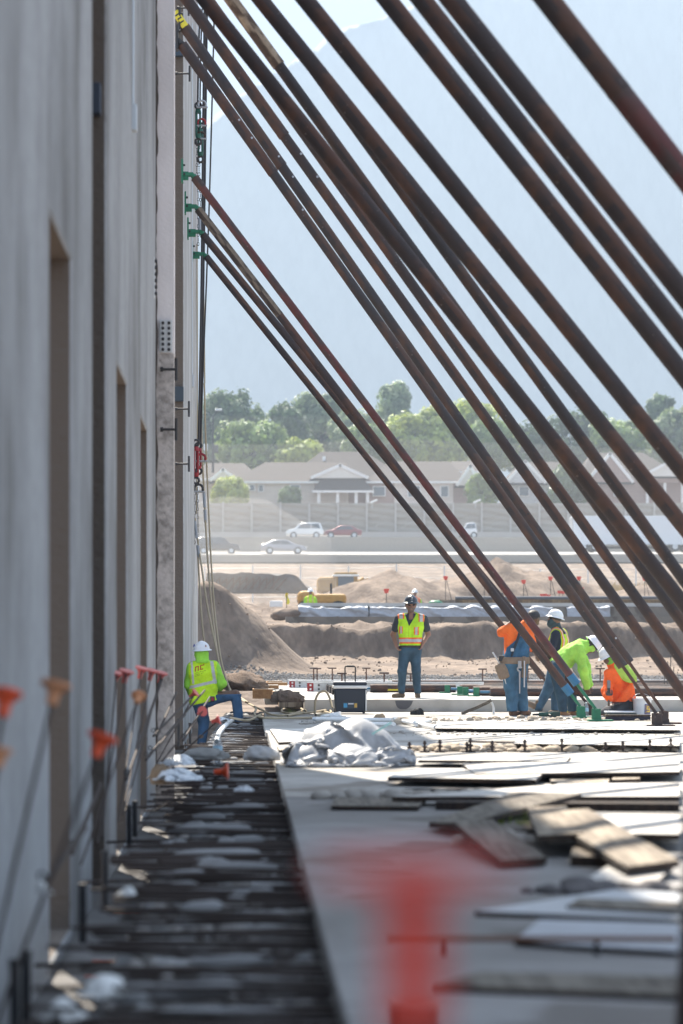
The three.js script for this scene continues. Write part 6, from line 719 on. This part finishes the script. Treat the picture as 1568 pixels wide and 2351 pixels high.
// the man in the middle
{
  const d = 43, P = (x, y, e = 0) => at(x, y, d + e);
  const J = { head: P(943.5, 1390.5), neck: P(943.5, 1411), shL: P(914.5, 1421), shR: P(972.5, 1421), elL: P(902.5, 1457, 0.10), elR: P(983, 1456, 0.10), wrL: P(909, 1480, -0.06), wrR: P(969.5, 1479, -0.06), hipL: P(930, 1492), hipR: P(953, 1492), knL: P(923.5, 1541, -0.05), knR: P(955.5, 1540, -0.05), anL: P(921.5, 1589, 0.02), anR: P(958.5, 1590), toL: P(905, 1598, -0.13), toR: P(959.5, 1599, -0.2) };
  person('man standing hands on hips in navy hard hat, lime vest, grey polo and jeans', at(940, 1602, d), J, {
    d, face: face(0, 0, 1), headFace: face(0.05, -0.06, 1), skin: SKIN[0], beard: true, cell: 0.0105, trousers: [0.035, 0.075, 0.115], loose: 0.004, waist: 0.10, boots: [0.17, 0.12, 0.075], fade: 0.3,
    handL: { dir: V(0.35, -0.9, 0.25), palm: V(1, 0.2, 0.1), side: 1, curl: 0.8 }, handR: { dir: V(-0.35, -0.9, 0.25), palm: V(-1, 0.2, 0.1), side: -1, curl: 0.8 },
    dress: (c) => {
      const polo = [0.035, 0.042, 0.055];
      garment(c, 'shirt', [...c.torso, ...sleeveCut(c, 'L', 0.62), ...sleeveCut(c, 'R', 0.62), cp(c.J.neck, c.L(c.J.neck, c.SM, 0.4), 0.06, 0.07)], polo, { inflate: 0.016, clip: (x, y, z) => { const q = V(x, y, z).sub(c.J.neck); return q.z > 0.02 && Math.abs(q.x) < 0.035 + Math.min(0, q.y + 0.09) * 0.4 && q.y > -0.09 ? 1 : q.y - 0.02; } });
      garment(c, 'vest', [...c.torso, ...c.pelvis.slice(0, 1)], (x, y, z, nx, ny, nz) => {
        const X = c.ox(x), Yy = c.oy(y); if (nz < -0.2) return Yy > 1464 && Yy < 1478 ? (Yy > 1467 && Yy < 1475 ? SILVER : ORANGE) : LIME;
        if (Yy > 1463.5 && Yy < 1478) return Yy > 1466.8 && Yy < 1474.8 ? SILVER : ORANGE;
        for (const [a, b] of [[912.5, 927.5], [959.5, 973.5]]) if (inBox(X, Yy, a, b, 1396, a > 940 ? 1428 : 1421)) return X > a + 3.2 && X < b - 3.2 ? (Math.abs(Yy - 1412) < 1.3 ? [0.1, 0.1, 0.11] : SILVER) : ORANGE;
        if (inBox(X, Yy, 915.5, 923.5, 1438.5, 1455)) return X > 918 && X < 921.5 ? SILVER : ORANGE; if (inBox(X, Yy, 949, 960.5, 1440, 1458)) return X > 952 && X < 957.5 ? SILVER : ORANGE;
        if (Math.abs(X - 937.5) < 0.8 && Yy > 1438) return [0.4, 0.62, 0.02]; return LIME;
      }, { inflate: 0.032, wrinkle: 0.026, cell: 0.009, clip: (x, y, z) => { const X = c.ox(x), Yy = c.oy(y); let q = Yy - 1482.5 + Math.abs(X - 938) * -0.03; q = Math.max(q, 1401 - Yy); const half = Math.max(0, (1438 - Yy)) * 0.47; if (z > c.SM.z - 0.01) q = Math.max(q, half - Math.abs(X - (938 + (1438 - Yy) * 0.13)) ); else q = Math.max(q, Yy < 1407 ? 8 - Math.abs(X - 943) : -9); q = Math.max(q, Math.abs(X - 943.5) - 34); return q / 129; } });
      const fh = hardHat(c.t, c.J.head.clone().add(V(0, 0.062, -0.004)), c.Hu, c.Hf, [0.018, 0.026, 0.045], { full: true });
      part('badge', rbx(0.034, 0.010, 0.004, 0.001, 0, 0.036, -0.142).rotateX(-0.12), M.white, fh); for (const [x, y, w, h] of [[-0.012, 0.083, 0.006, 0.022], [0.0, 0.091, 0.022, 0.006], [-0.002, 0.08, 0.014, 0.005]]) part('emblem', rbx(w, h, 0.004, 0.001, x, y, -0.125).rotateX(0.0), M.white, fh); part('lettering', rbx(0.04, 0.006, 0.004, 0.001, 0, 0.06, -0.138), std([0.5, 0.5, 0.52], 0.6), fh);
      const gl = part('sunglasses', merge([rbx(0.052, 0.03, 0.012, 0.006, -0.033, 0.012, 0.088), rbx(0.052, 0.03, 0.012, 0.006, 0.033, 0.012, 0.088), rbx(0.02, 0.008, 0.01, 0.003, 0, 0.018, 0.094), rbx(0.006, 0.01, 0.1, 0.002, -0.07, 0.016, 0.04), rbx(0.006, 0.01, 0.1, 0.002, 0.07, 0.016, 0.04)]), phys([0.02, 0.02, 0.025], 0.08), c.t); gl.position.copy(c.J.head).add(V(0.003, 0, 0.0));
      part('belt', skinOf(c.pelvis, 0.03, 0.011, { inflate: 0.034, clip: (x, y, z) => Math.abs(c.oy(y) - 1484) / 129 - 0.018, color: () => [0.05, 0.035, 0.025] }), painted(0.6), c.t);
    },
  });
}
// the worker by the wall, seen from behind with one foot up
{
  const d = 37, P = (x, y, e = 0) => at(x, y, d + e);
  const J = { head: P(463, 1499, 0.02), neck: P(465, 1517, 0), shL: P(441, 1531, 0), shR: P(491, 1529, -0.02), elL: P(431, 1571, 0.02), elR: P(511, 1569, -0.04), wrL: P(440, 1592, 0.22), wrR: P(494, 1590, 0.18), hipL: P(456, 1605, 0.02), hipR: P(479, 1603, -0.02), knL: P(468, 1655, 0.12), knR: P(541, 1593, 0.06), anL: P(463, 1705, 0.02), anR: P(549, 1655, 0.02), toL: P(462, 1715, 0.16), toR: P(566, 1663, 0.1) };
  person('worker by the wall with his back turned, one foot up, lime vest with red print', at(470, 1715, d), J, {
    d, face: face(0.12, 0, -1), headFace: face(0.5, 0.05, -0.86), skin: SKIN[1], cell: 0.0115, trousers: [0.04, 0.10, 0.19], loose: 0.01, waist: 0.06, boots: [0.19, 0.14, 0.11],
    handL: { dir: V(0.3, -0.1, -1), palm: V(1, 0, 0.2), side: 1 }, handR: { dir: V(-0.2, -0.1, -1), palm: V(-1, 0, 0.2), side: -1 },
    dress: (c) => {
      garment(c, 'hoodie', [...c.torso, ...c.arm('L'), ...c.arm('R'), cp(c.J.neck, c.SM, 0.07, 0.085)], HOODLIME, { inflate: 0.024, wrinkle: 0.03 });
      garment(c, 'vest', [...c.torso, c.pelvis[1], c.pelvis[2], cp(c.off(c.HM, c.X, -0.07), c.off(c.HM, c.X, 0.07), 0.112)], (x, y, z, nx, ny, nz) => {
        const X = c.ox(x), Yy = c.oy(y);
        if (nz > 0.1) { const ln = Yy + (X - 455) * 0.24;                       // back: vertical and crosswise bands, red print with dark lines under it
          if (Math.abs(ln - 1573.5) < 3.4) return SILVER; if (Yy < 1570 && (Math.abs(X - 488 - (Yy - 1530) * 0.16) < 3.6 || Math.abs(X - 441 - (Yy - 1530) * 0.08) < 2.4)) return SILVER;
          const u = X - 447.5 - 0, v = Yy + (X - 447) * 0.28 - 1531; const red = [0.42, 0.03, 0.02];
          if (v > 0 && v < 11) { if (u > 0 && u < 2.4 || u > 6.6 && u < 9 || (u >= 0 && u < 9 && v < 2.4)) return red; if (u > 11.5 && u < 22 && v < 2.4 || u > 11.5 && u < 13.9 || u > 11.5 && u < 20 && v > 8.6) return red; }
          for (const [a, b] of [[14.5, 27], [18.5, 24], [21.5, 14]]) if (v > a && v < a + 1.2 && u > 2 && u < b - 3 && Math.sin(u * 3.1 + a) > -0.4) return [0.12, 0.13, 0.03]; }
        else if (Math.abs(Yy - 1573) < 4) return SILVER;
        return [0.56, 0.84, 0.015]; }, { inflate: 0.042, wrinkle: 0.04, cell: 0.0085, clip: (x, y, z) => { const X = c.ox(x), Yy = c.oy(y); return Math.max(Yy - 1611 + (X - 480) * 0.22, 1518 - Yy, X - 504, 433 - X) / 150; } });
      garment(c, 'hood_cloth', [cp(c.J.head.clone().add(V(0, -0.02, 0.02)), c.L(c.J.head, c.J.neck, 0.7).add(V(0, 0, 0.03)), 0.09, 0.085), cp(c.J.neck.clone().add(V(0, 0, 0.02)), c.L(c.J.neck, c.SM, 0.4).add(V(0, 0, 0.03)), 0.085, 0.1)], HOODLIME, { inflate: 0.018, wrinkle: 0.04, cell: 0.009, clip: (x, y, z) => Math.max(c.oy(y) - 1522, 1493 - c.oy(y)) / 150 });
      const h = hardHat(c.t, c.J.head.clone().add(V(0, 0.052, 0)), V(-0.05, 0.99, 0.06).normalize(), c.Hf, [0.70, 0.71, 0.73], { full: true });
      part('emblem', merge([rbx(0.012, 0.045, 0.004, 0.001).rotateZ(-0.45).translate(-0.0, 0, 0), rbx(0.012, 0.06, 0.004, 0.001).rotateZ(0.5).translate(0.024, 0.004, 0)]).rotateY(2.75).translate(-0.055, 0.065, 0.108).rotateX(0.0), std([0.05, 0.07, 0.35], 0.5), h); part('emblem', rbx(0.02, 0.03, 0.004, 0.001).rotateY(-1.9).translate(0.105, 0.055, 0.045), std([0.3, 0.12, 0.08], 0.5), h);
      const tp = part('tape_measure', rbx(0.07, 0.085, 0.045, 0.015), std([0.03, 0.03, 0.03], 0.5), c.t); tp.position.copy(P(488, 1605, -0.17).sub(c.t.position)); const f = part('red_face', rbx(0.045, 0.05, 0.01, 0.004, 0, 0, 0.022), M.redPaint, tp);
      part('belt', skinOf(c.pelvis, 0.03, 0.011, { inflate: 0.03, clip: (x, y, z) => Math.abs(c.oy(y) - 1609 + (c.ox(x) - 480) * 0.15) / 150 - 0.02, color: () => [0.06, 0.045, 0.03] }), painted(0.7), c.t);
    },
  });
}
const zp = (x, y) => [(1750 + x / 2.0907) * 0.6272, (2150 + y / 2.0907) * 0.6272];   // readings in an enlargement of the group at the right
const ggroup = 'workers round the feet of the braces';
// orange shirt, blue bib overalls, tool belt
{
  const d = 38.7, P = (x, y, e = 0) => { const [a, b] = zp(x, y); return at(a, b, d + e); };
  const J = { head: P(425, 238, 0.12), neck: P(372, 282, 0.08), shL: P(245, 318, 0), shR: P(385, 356, 0.05), elL: P(170, 345, -0.06), elR: P(425, 478, 0.02), wrL: P(222, 290, 0.16), wrR: P(450, 520, 0.22), hipL: P(238, 572, 0), hipR: P(318, 572, 0.03), knL: P(250, 760, 0), knR: P(322, 760, 0.05), anL: P(262, 938, -0.02), anR: P(345, 938, 0.1), toL: P(300, 966, 0.18), toR: P(385, 962, 0.25) };
  person('man in orange shirt and blue bib overalls with tool belt, gripping a brace', at(...zp(290, 975), d), J, {
    d, face: face(0.45, 0, -0.9), headFace: face(0.75, 0.25, -0.6), skin: SKIN[1], group: undefined, cell: 0.012, trousers: [0.06, 0.15, 0.24], loose: 0.03, waist: 0.05, boots: [0.16, 0.085, 0.05],
    handL: { dir: V(0.5, 0.5, -0.8), palm: V(0.6, -0.4, 0), side: -1, curl: 1 }, handR: { dir: V(0.4, -0.4, -1), palm: V(-1, 0, 0), side: -1, curl: 0.9 },
    dress: (c) => {
      garment(c, 'shirt', [...c.torso, ...sleeveCut(c, 'L', 0.9), ...sleeveCut(c, 'R', 0.85), cp(c.J.neck, c.SM, 0.06, 0.08)], ORANGE, { inflate: 0.024, wrinkle: 0.035 });
      garment(c, 'bib_overalls', [...c.torso.slice(1, 5), ...c.pelvis], (x, y, z) => { const f = 0.7 + 0.6 * fbm(x * 20, y * 20 + z * 9, 3, 4); return [0.035 * f, 0.12 * f, 0.22 * f]; }, { inflate: 0.04, wrinkle: 0.03, clip: (x, y, z) => { const t = V(x, y, z).sub(c.HM).dot(c.upn) / c.SM.distanceTo(c.HM), s = V(x, y, z).sub(c.HM).dot(c.X); return Math.max(Math.abs(s - 0.02) - (t < 0.42 ? 0.22 : 0.22 - (t - 0.42) * 0.36), t - 0.92) * 0.5; } });
      const back = (x, y, e = -0.17) => P(x, y, e).sub(c.t.position); part('strap', merge([tube([back(322, 330), back(305, 390), back(275, 470)], 0.024, 12, 6), tube([back(350, 300), back(325, 330)], 0.03, 8, 6), tube([back(275, 470), back(255, 530)], 0.018, 8, 6)]), std([0.02, 0.028, 0.04], 0.8), c.t); part('strap_buckle', rbx(0.05, 0.05, 0.015, 0.004).translate(...back(262, 478, -0.2).toArray()), M.galv, c.t);
      const cap = part('cap', new THREE.SphereGeometry(0.112, 20, 14, 0, 6.283, 0, 1.7).scale(0.95, 1, 1.08), std([0.03, 0.028, 0.03], 0.7), c.t); cap.position.copy(c.J.head).add(V(0, 0.028, 0));
      const leather = std([0.26, 0.19, 0.13], 0.8, { map: T.cloth }); part('tool_belt', skinOf(c.pelvis, 0.03, 0.011, { inflate: 0.06, clip: (x, y, z) => Math.abs(y + c.t.position.y - P(0, 560).y) - 0.055, color: () => [0.24, 0.175, 0.12] }), painted(0.8), c.t);
      const pouch = part('pouch', warp(new RoundedBoxGeometry(0.20, 0.26, 0.16, 4, 0.04), (v) => { v.x *= 1 - (v.y < 0 ? -v.y * 0.9 : 0); }).rotateZ(0.3), leather, c.t); pouch.position.copy(back(188, 640, -0.05)); part('hammer', merge([rod(V(-0.16, 0.30, 0), V(0.02, 0.02, 0), 0.013, 0.015, 8), rod(V(0.03, -0.12, 0.02), V(0.1, -0.34, 0.03), 0.012, 0.012, 8)]), M.galv, pouch); part('tool_head', rbx(0.09, 0.09, 0.05, 0.015, -0.02, 0.2, 0.03), M.dark, pouch);
      const w = part('wrench', merge([rod(V(0, 0, 0), V(0, -0.36, 0), 0.016, 0.009, 8), new THREE.TorusGeometry(0.034, 0.013, 8, 14, 4.2).rotateZ(0.5).translate(0, 0.03, 0), rbx(0.055, 0.12, 0.03, 0.008, 0, 0.10, 0)]), M.steel, c.t); w.position.copy(back(318, 640, -0.2)); const p2 = part('pouch', rbx(0.07, 0.34, 0.09, 0.02), leather, c.t); p2.position.copy(back(350, 610, -0.1)); part('hose_ring', rod(V(0, 0.1, 0.06), V(0.0, -0.32, 0.06), 0.012, 0.012, 8), M.galv, p2);
    },
  });
}
// white hat and neck gaiter, looking up
{
  const d = 40.3, P = (x, y, e = 0) => { const [a, b] = zp(x, y); return at(a, b, d + e); };
  const J = { head: P(585, 252, 0), neck: P(600, 315, 0), shL: P(590, 365, -0.19), shR: P(648, 358, 0.17), elL: P(560, 480, -0.24), elR: P(640, 470, 0.24), wrL: P(508, 530, -0.2), wrR: P(590, 540, 0.2), hipL: P(600, 585, -0.1), hipR: P(610, 585, 0.1), knL: P(542, 765, -0.1), knR: P(595, 770, 0.1), anL: P(462, 922, -0.1), anR: P(590, 932, 0.1), toL: P(385, 888, -0.1), toR: P(555, 962, 0.05) };
  person('worker in white hard hat and dark neck gaiter, vest over navy shirt, striding behind others', at(...zp(560, 975), d), J, {
    d, face: face(-1, 0, 0.25), headFace: face(-0.93, 0.28, 0.25), skin: SKIN[2], cell: 0.012, trousers: [0.045, 0.10, 0.17], loose: 0.012, waist: 0.06, boots: [0.22, 0.155, 0.11],
    handL: { dir: V(-0.9, -0.2, 0.2), palm: V(0, -1, 0), side: 1, curl: 0.9 }, glove: [0.2, 0.10, 0.05],
    dress: (c) => {
      garment(c, 'shirt', [...c.torso, ...c.arm('L'), ...c.arm('R'), cp(c.J.neck, c.SM, 0.065, 0.085)], [0.012, 0.016, 0.035], { inflate: 0.018 });
      garment(c, 'vest', [...c.torso, c.pelvis[0]], (x, y, z, nx, ny, nz) => { const t = V(x, y, z).sub(c.HM).dot(c.upn), s = V(x, y, z).sub(c.HM).dot(c.X); if (Math.abs(t - 0.2) < 0.04) return SILVER; const q = Math.abs(Math.abs(s) - 0.10); return q < 0.02 ? [0.66, 0.62, 0.5] : q < 0.042 ? ORANGE : LIME; }, { inflate: 0.036, cell: 0.009, clip: (x, y, z) => { const v = V(x, y, z).sub(c.SM), s = Math.abs(v.dot(c.X)); return Math.max(s - 0.17, v.dot(c.upn) > 0.02 ? 0.07 - s : -1, -(0.6 + v.dot(c.upn))); } });
      garment(c, 'neck_gaiter', [cp(c.J.head.clone().addScaledVector(c.Hf, 0.035).addScaledVector(c.Hu, -0.06), c.L(c.J.head, c.J.neck, 0.6), 0.078, 0.072), cp(c.L(c.J.head, c.J.neck, 0.5), c.L(c.J.neck, c.SM, 0.25), 0.07, 0.085)], (x, y, z) => { const f = 0.6 + 0.8 * fbm(x * 25, y * 25 + z * 20, 3, 6); return [0.045 * f, 0.075 * f, 0.09 * f]; }, { inflate: 0.006, cell: 0.009, wrinkle: 0.03 });
      hardHat(c.t, c.J.head.clone().addScaledVector(c.Hu, 0.058), c.Hu.clone().addScaledVector(c.Hf, 0.1).normalize(), c.Hf, [0.76, 0.77, 0.79], { full: true });
      const R = c.Hf.clone().cross(c.Hu); part('sunglasses', merge([-1, 1].map((q) => rod(c.J.head.clone().addScaledVector(c.Hf, 0.088).addScaledVector(c.Hu, 0.014).addScaledVector(R, q * 0.012), c.J.head.clone().addScaledVector(c.Hf, 0.07).addScaledVector(c.Hu, 0.014).addScaledVector(R, q * 0.06), 0.017, 0.014, 8)).concat([-1, 1].map((q) => rod(c.J.head.clone().addScaledVector(c.Hf, 0.06).addScaledVector(c.Hu, 0.016).addScaledVector(R, q * 0.074), c.J.head.clone().addScaledVector(c.Hf, -0.03).addScaledVector(c.Hu, 0.014).addScaledVector(R, q * 0.084), 0.006, 0.006, 6)))), phys([0.015, 0.015, 0.02], 0.1), c.t);
    },
  });
}
// bending over in a lime hoodie
{
  const d = 39.0, P = (x, y, e = 0) => { const [a, b] = zp(x, y); return at(a, b, d + e); };
  const J = { head: P(862, 448, 0), neck: P(812, 462, 0), shL: P(772, 470, -0.19), shR: P(765, 452, 0.19), elL: P(800, 620, -0.22), elR: P(820, 600, 0.22), wrL: P(835, 760, -0.12), wrR: P(850, 740, 0.12), hipL: P(598, 610, -0.1), hipR: P(598, 605, 0.1), knL: P(628, 790, -0.14), knR: P(712, 792, 0.12), anL: P(652, 938, -0.12), anR: P(720, 940, 0.12), toL: P(690, 985, -0.1), toR: P(788, 988, 0.05) };
  person('worker bending far over in a lime hoodie and white hard hat', at(...zp(690, 1000), d), J, {
    d, face: face(0.55, -0.83, 0.05), headFace: face(0.62, -0.78, 0.1), headUp: face(0.78, 0.62, 0), skin: SKIN[1], cell: 0.012, trousers: [0.03, 0.075, 0.115], loose: 0.016, waist: 0.02, boots: [0.30, 0.17, 0.08],
    handL: { dir: V(0.15, -1, 0), palm: V(0.4, 0, -1), side: 1, curl: 0.9 }, handR: { dir: V(0.15, -1, 0), palm: V(0.4, 0, 1), side: -1, curl: 0.9 },
    dress: (c) => {
      const tone = (x, y, z) => { const f = 0.85 + 0.35 * fbm(x * 8, y * 8 + z * 5, 3, 8); return [0.36 * f, 0.74 * f, 0.10 * f]; };
      garment(c, 'hoodie', [...c.torso, ...c.pelvis.slice(1), ...c.arm('L'), ...c.arm('R'), cp(c.J.neck, c.SM, 0.08, 0.09), cp(c.L(c.SM, c.HM, 0.3), c.L(c.SM, c.HM, 0.95), 0.13, 0.135)], tone, { inflate: 0.034, wrinkle: 0.05 });
      garment(c, 'hood_cloth', [cp(c.L(c.J.neck, c.J.head, 0.85), c.J.neck, 0.09, 0.09), cp(c.J.neck, c.L(c.J.neck, c.SM, 0.5).addScaledVector(c.Fw, -0.05), 0.09, 0.08)], tone, { inflate: 0.014, wrinkle: 0.04, cell: 0.01 });
      garment(c, 'undershirt', [cp(P(742, 575, 0).sub(c.t.position), P(770, 655, 0).sub(c.t.position), 0.075, 0.05)], [0.55, 0.56, 0.6], { inflate: 0.012, wrinkle: 0.04 });
      hardHat(c.t, c.J.head.clone().addScaledVector(c.Hu, 0.055), c.Hu, c.Hf, [0.76, 0.77, 0.79]);
      const R = c.Hf.clone().cross(c.Hu); part('hat_strap', merge([-1, 1].map((q) => rod(c.J.head.clone().addScaledVector(c.Hu, 0.03).addScaledVector(R, q * 0.105), c.J.head.clone().addScaledVector(c.Hf, -0.02).addScaledVector(c.Hu, -0.07).addScaledVector(R, q * 0.085), 0.012, 0.012, 6))), M.dark, c.t);
    },
  });
}
// kneeling in orange
{
  const d = 37.7, P = (x, y, e = 0) => { const [a, b] = zp(x, y); return at(a, b, d + e); };
  const J = { head: P(1003, 535, 0), neck: P(1040, 592, 0), shL: P(1010, 668, -0.12), shR: P(1125, 660, 0.10), elL: P(985, 790, -0.2), elR: P(1158, 790, -0.12), wrL: P(1003, 842, -0.3), wrR: P(1075, 885, -0.22), hipL: P(1085, 880, 0.02), hipR: P(1145, 880, 0.08), knL: P(985, 965, -0.18), knR: P(1050, 970, 0.1), anL: P(1150, 955, 0.0), anR: P(1185, 955, 0.2), toL: P(1160, 985, 0.05), toR: P(1195, 985, 0.22) };
  person('kneeling worker in orange long sleeve shirt with lime hood and white hard hat', at(...zp(1090, 995), d), J, {
    d, face: face(-0.8, -0.25, 0.45), headFace: face(-0.8, -0.5, 0.25), skin: SKIN[1], cell: 0.012, trousers: [0.06, 0.065, 0.075], loose: 0.016, waist: 0.04, boots: [0.1, 0.07, 0.05], glove: [0.06, 0.055, 0.055],
    handL: { dir: V(-0.2, 0.5, 0.6), palm: V(0, 0.6, -0.5), side: 1, curl: 1.2 }, handR: { dir: V(-0.9, -0.3, 0.2), palm: V(0, -1, 0), side: 1, curl: 0.9 },
    dress: (c) => {
      garment(c, 'shirt', [...c.torso, ...c.pelvis.slice(1), ...c.arm('L'), ...c.arm('R'), cp(c.J.neck, c.SM, 0.07, 0.09)], (x, y, z) => { const f = 0.9 + 0.25 * fbm(x * 8, y * 8 + z * 5, 3, 8); return [0.98 * f, 0.13 * f, 0.012]; }, { inflate: 0.036, wrinkle: 0.055, clip: (x, y, z) => (c.oy(y) - 1611) / 148 });
      garment(c, 'hood_cloth', [cp(c.J.head.clone().addScaledVector(c.Hf, -0.03), c.L(c.J.head, c.J.neck, 0.9), 0.088, 0.08)], [0.20, 0.50, 0.06], { inflate: 0.016, wrinkle: 0.03, cell: 0.009 });
      garment(c, 'lime_cape', [cp(P(1080, 630, -0.02).sub(c.t.position), P(1135, 700, -0.02).sub(c.t.position), 0.12, 0.13), cp(P(1060, 600, 0).sub(c.t.position), P(1150, 720, 0.08).sub(c.t.position), 0.08, 0.12)], [0.42, 0.62, 0.09], { inflate: 0.028, wrinkle: 0.03, cell: 0.01, clip: (x, y, z) => { const [a, b] = [c.ox(x), c.oy(y)], q = zp(1165, 565); return Math.max(Math.hypot(a - q[0], (b - q[1]) * 0.82) - 41, (c.SM.z - 0.02 - z) * 20, -1) / 148; } });
      const h = hardHat(c.t, c.J.head.clone().addScaledVector(c.Hu, 0.055), c.Hu, c.Hf, [0.72, 0.72, 0.72]);
      const R = c.Hf.clone().cross(c.Hu); part('hat_strap', merge([-1, 1].map((q) => rod(c.J.head.clone().addScaledVector(c.Hf, 0.06).addScaledVector(c.Hu, 0.03).addScaledVector(R, q * 0.09), c.J.head.clone().addScaledVector(c.Hf, -0.06).addScaledVector(c.Hu, 0.02).addScaledVector(R, q * 0.1), 0.013, 0.013, 6))), M.dark, c.t);
    },
  });
  const t = thing('hammer_tool', 'grey headed hammer held upright by the kneeling worker', 'hammer', P(1000, 838, -0.34)); const k = 1 / 2.0907 * 0.6272 / 147.2; part('head', rbx(0.052, 0.13, 0.05, 0.018, 0, 95 * k, 0), std([0.20, 0.20, 0.21], 0.5, { metalness: 0.4 }), t); part('handle', rod(V(0, -70 * k, 0), V(0, 70 * k, 0), 0.017, 0.02, 10), std([0.10, 0.06, 0.04], 0.7), t); part('collar', rod(V(0, 55 * k, 0), V(0, 72 * k, 0), 0.024, 0.024, 10), M.dark, t);
}
// two far workers beyond the wrapped wall
for (const [x, yTop, d, vest, label] of [[712.5, 1351, 103, LIME, 'distant worker in lime vest seen from behind, before the yellow machine'], [952.5, 1353, 97, [0.85, 0.22, 0.12], 'distant worker in pinkish vest just behind the standing man\'s hard hat']]) {
  const s = scaleAt(d), P = (a, b, e = 0) => V((x - VX) / s + a, EYE + (VY - yTop) / s - b, -d + e), root = P(0, 1.85), J = { head: P(0, 0.17), neck: P(0, 0.32), shL: P(-0.19, 0.44), shR: P(0.19, 0.44), elL: P(-0.25, 0.72, 0.03), elR: P(0.25, 0.72, 0.03), wrL: P(-0.14, 0.9, 0.16), wrR: P(0.14, 0.9, 0.16), hipL: P(-0.1, 1.0), hipR: P(0.1, 1.0), knL: P(-0.11, 1.42), knR: P(0.11, 1.42), anL: P(-0.12, 1.76), anR: P(0.12, 1.76), toL: P(-0.13, 1.81, -0.14), toR: P(0.13, 1.81, -0.14) };
  person(label, root, J, { d, face: face(0, 0, -1), skin: SKIN[2], tiny: true, cell: 0.022, trousers: [0.05, 0.09, 0.14], boots: [0.1, 0.07, 0.05], dress: (c) => { garment(c, 'vest', [...c.torso, c.pelvis[0]], (px, py, pz) => { const q = V(px, py, pz).sub(c.HM), s2 = Math.abs(q.x); return Math.abs(q.y - 0.2) < 0.03 || Math.abs(s2 - 0.1) < 0.025 ? [0.75, 0.45, 0.25] : vest; }, { inflate: 0.04 }); garment(c, 'shirt', [...c.torso, ...c.arm('L'), ...c.arm('R')], HOODLIME, { inflate: 0.02 }); hardHat(c.t, c.J.head.clone().add(V(0, 0.055, 0)), c.Hu, c.Hf, [0.78, 0.79, 0.8], { full: true }); } });
}
renderer.render(scene, camera);
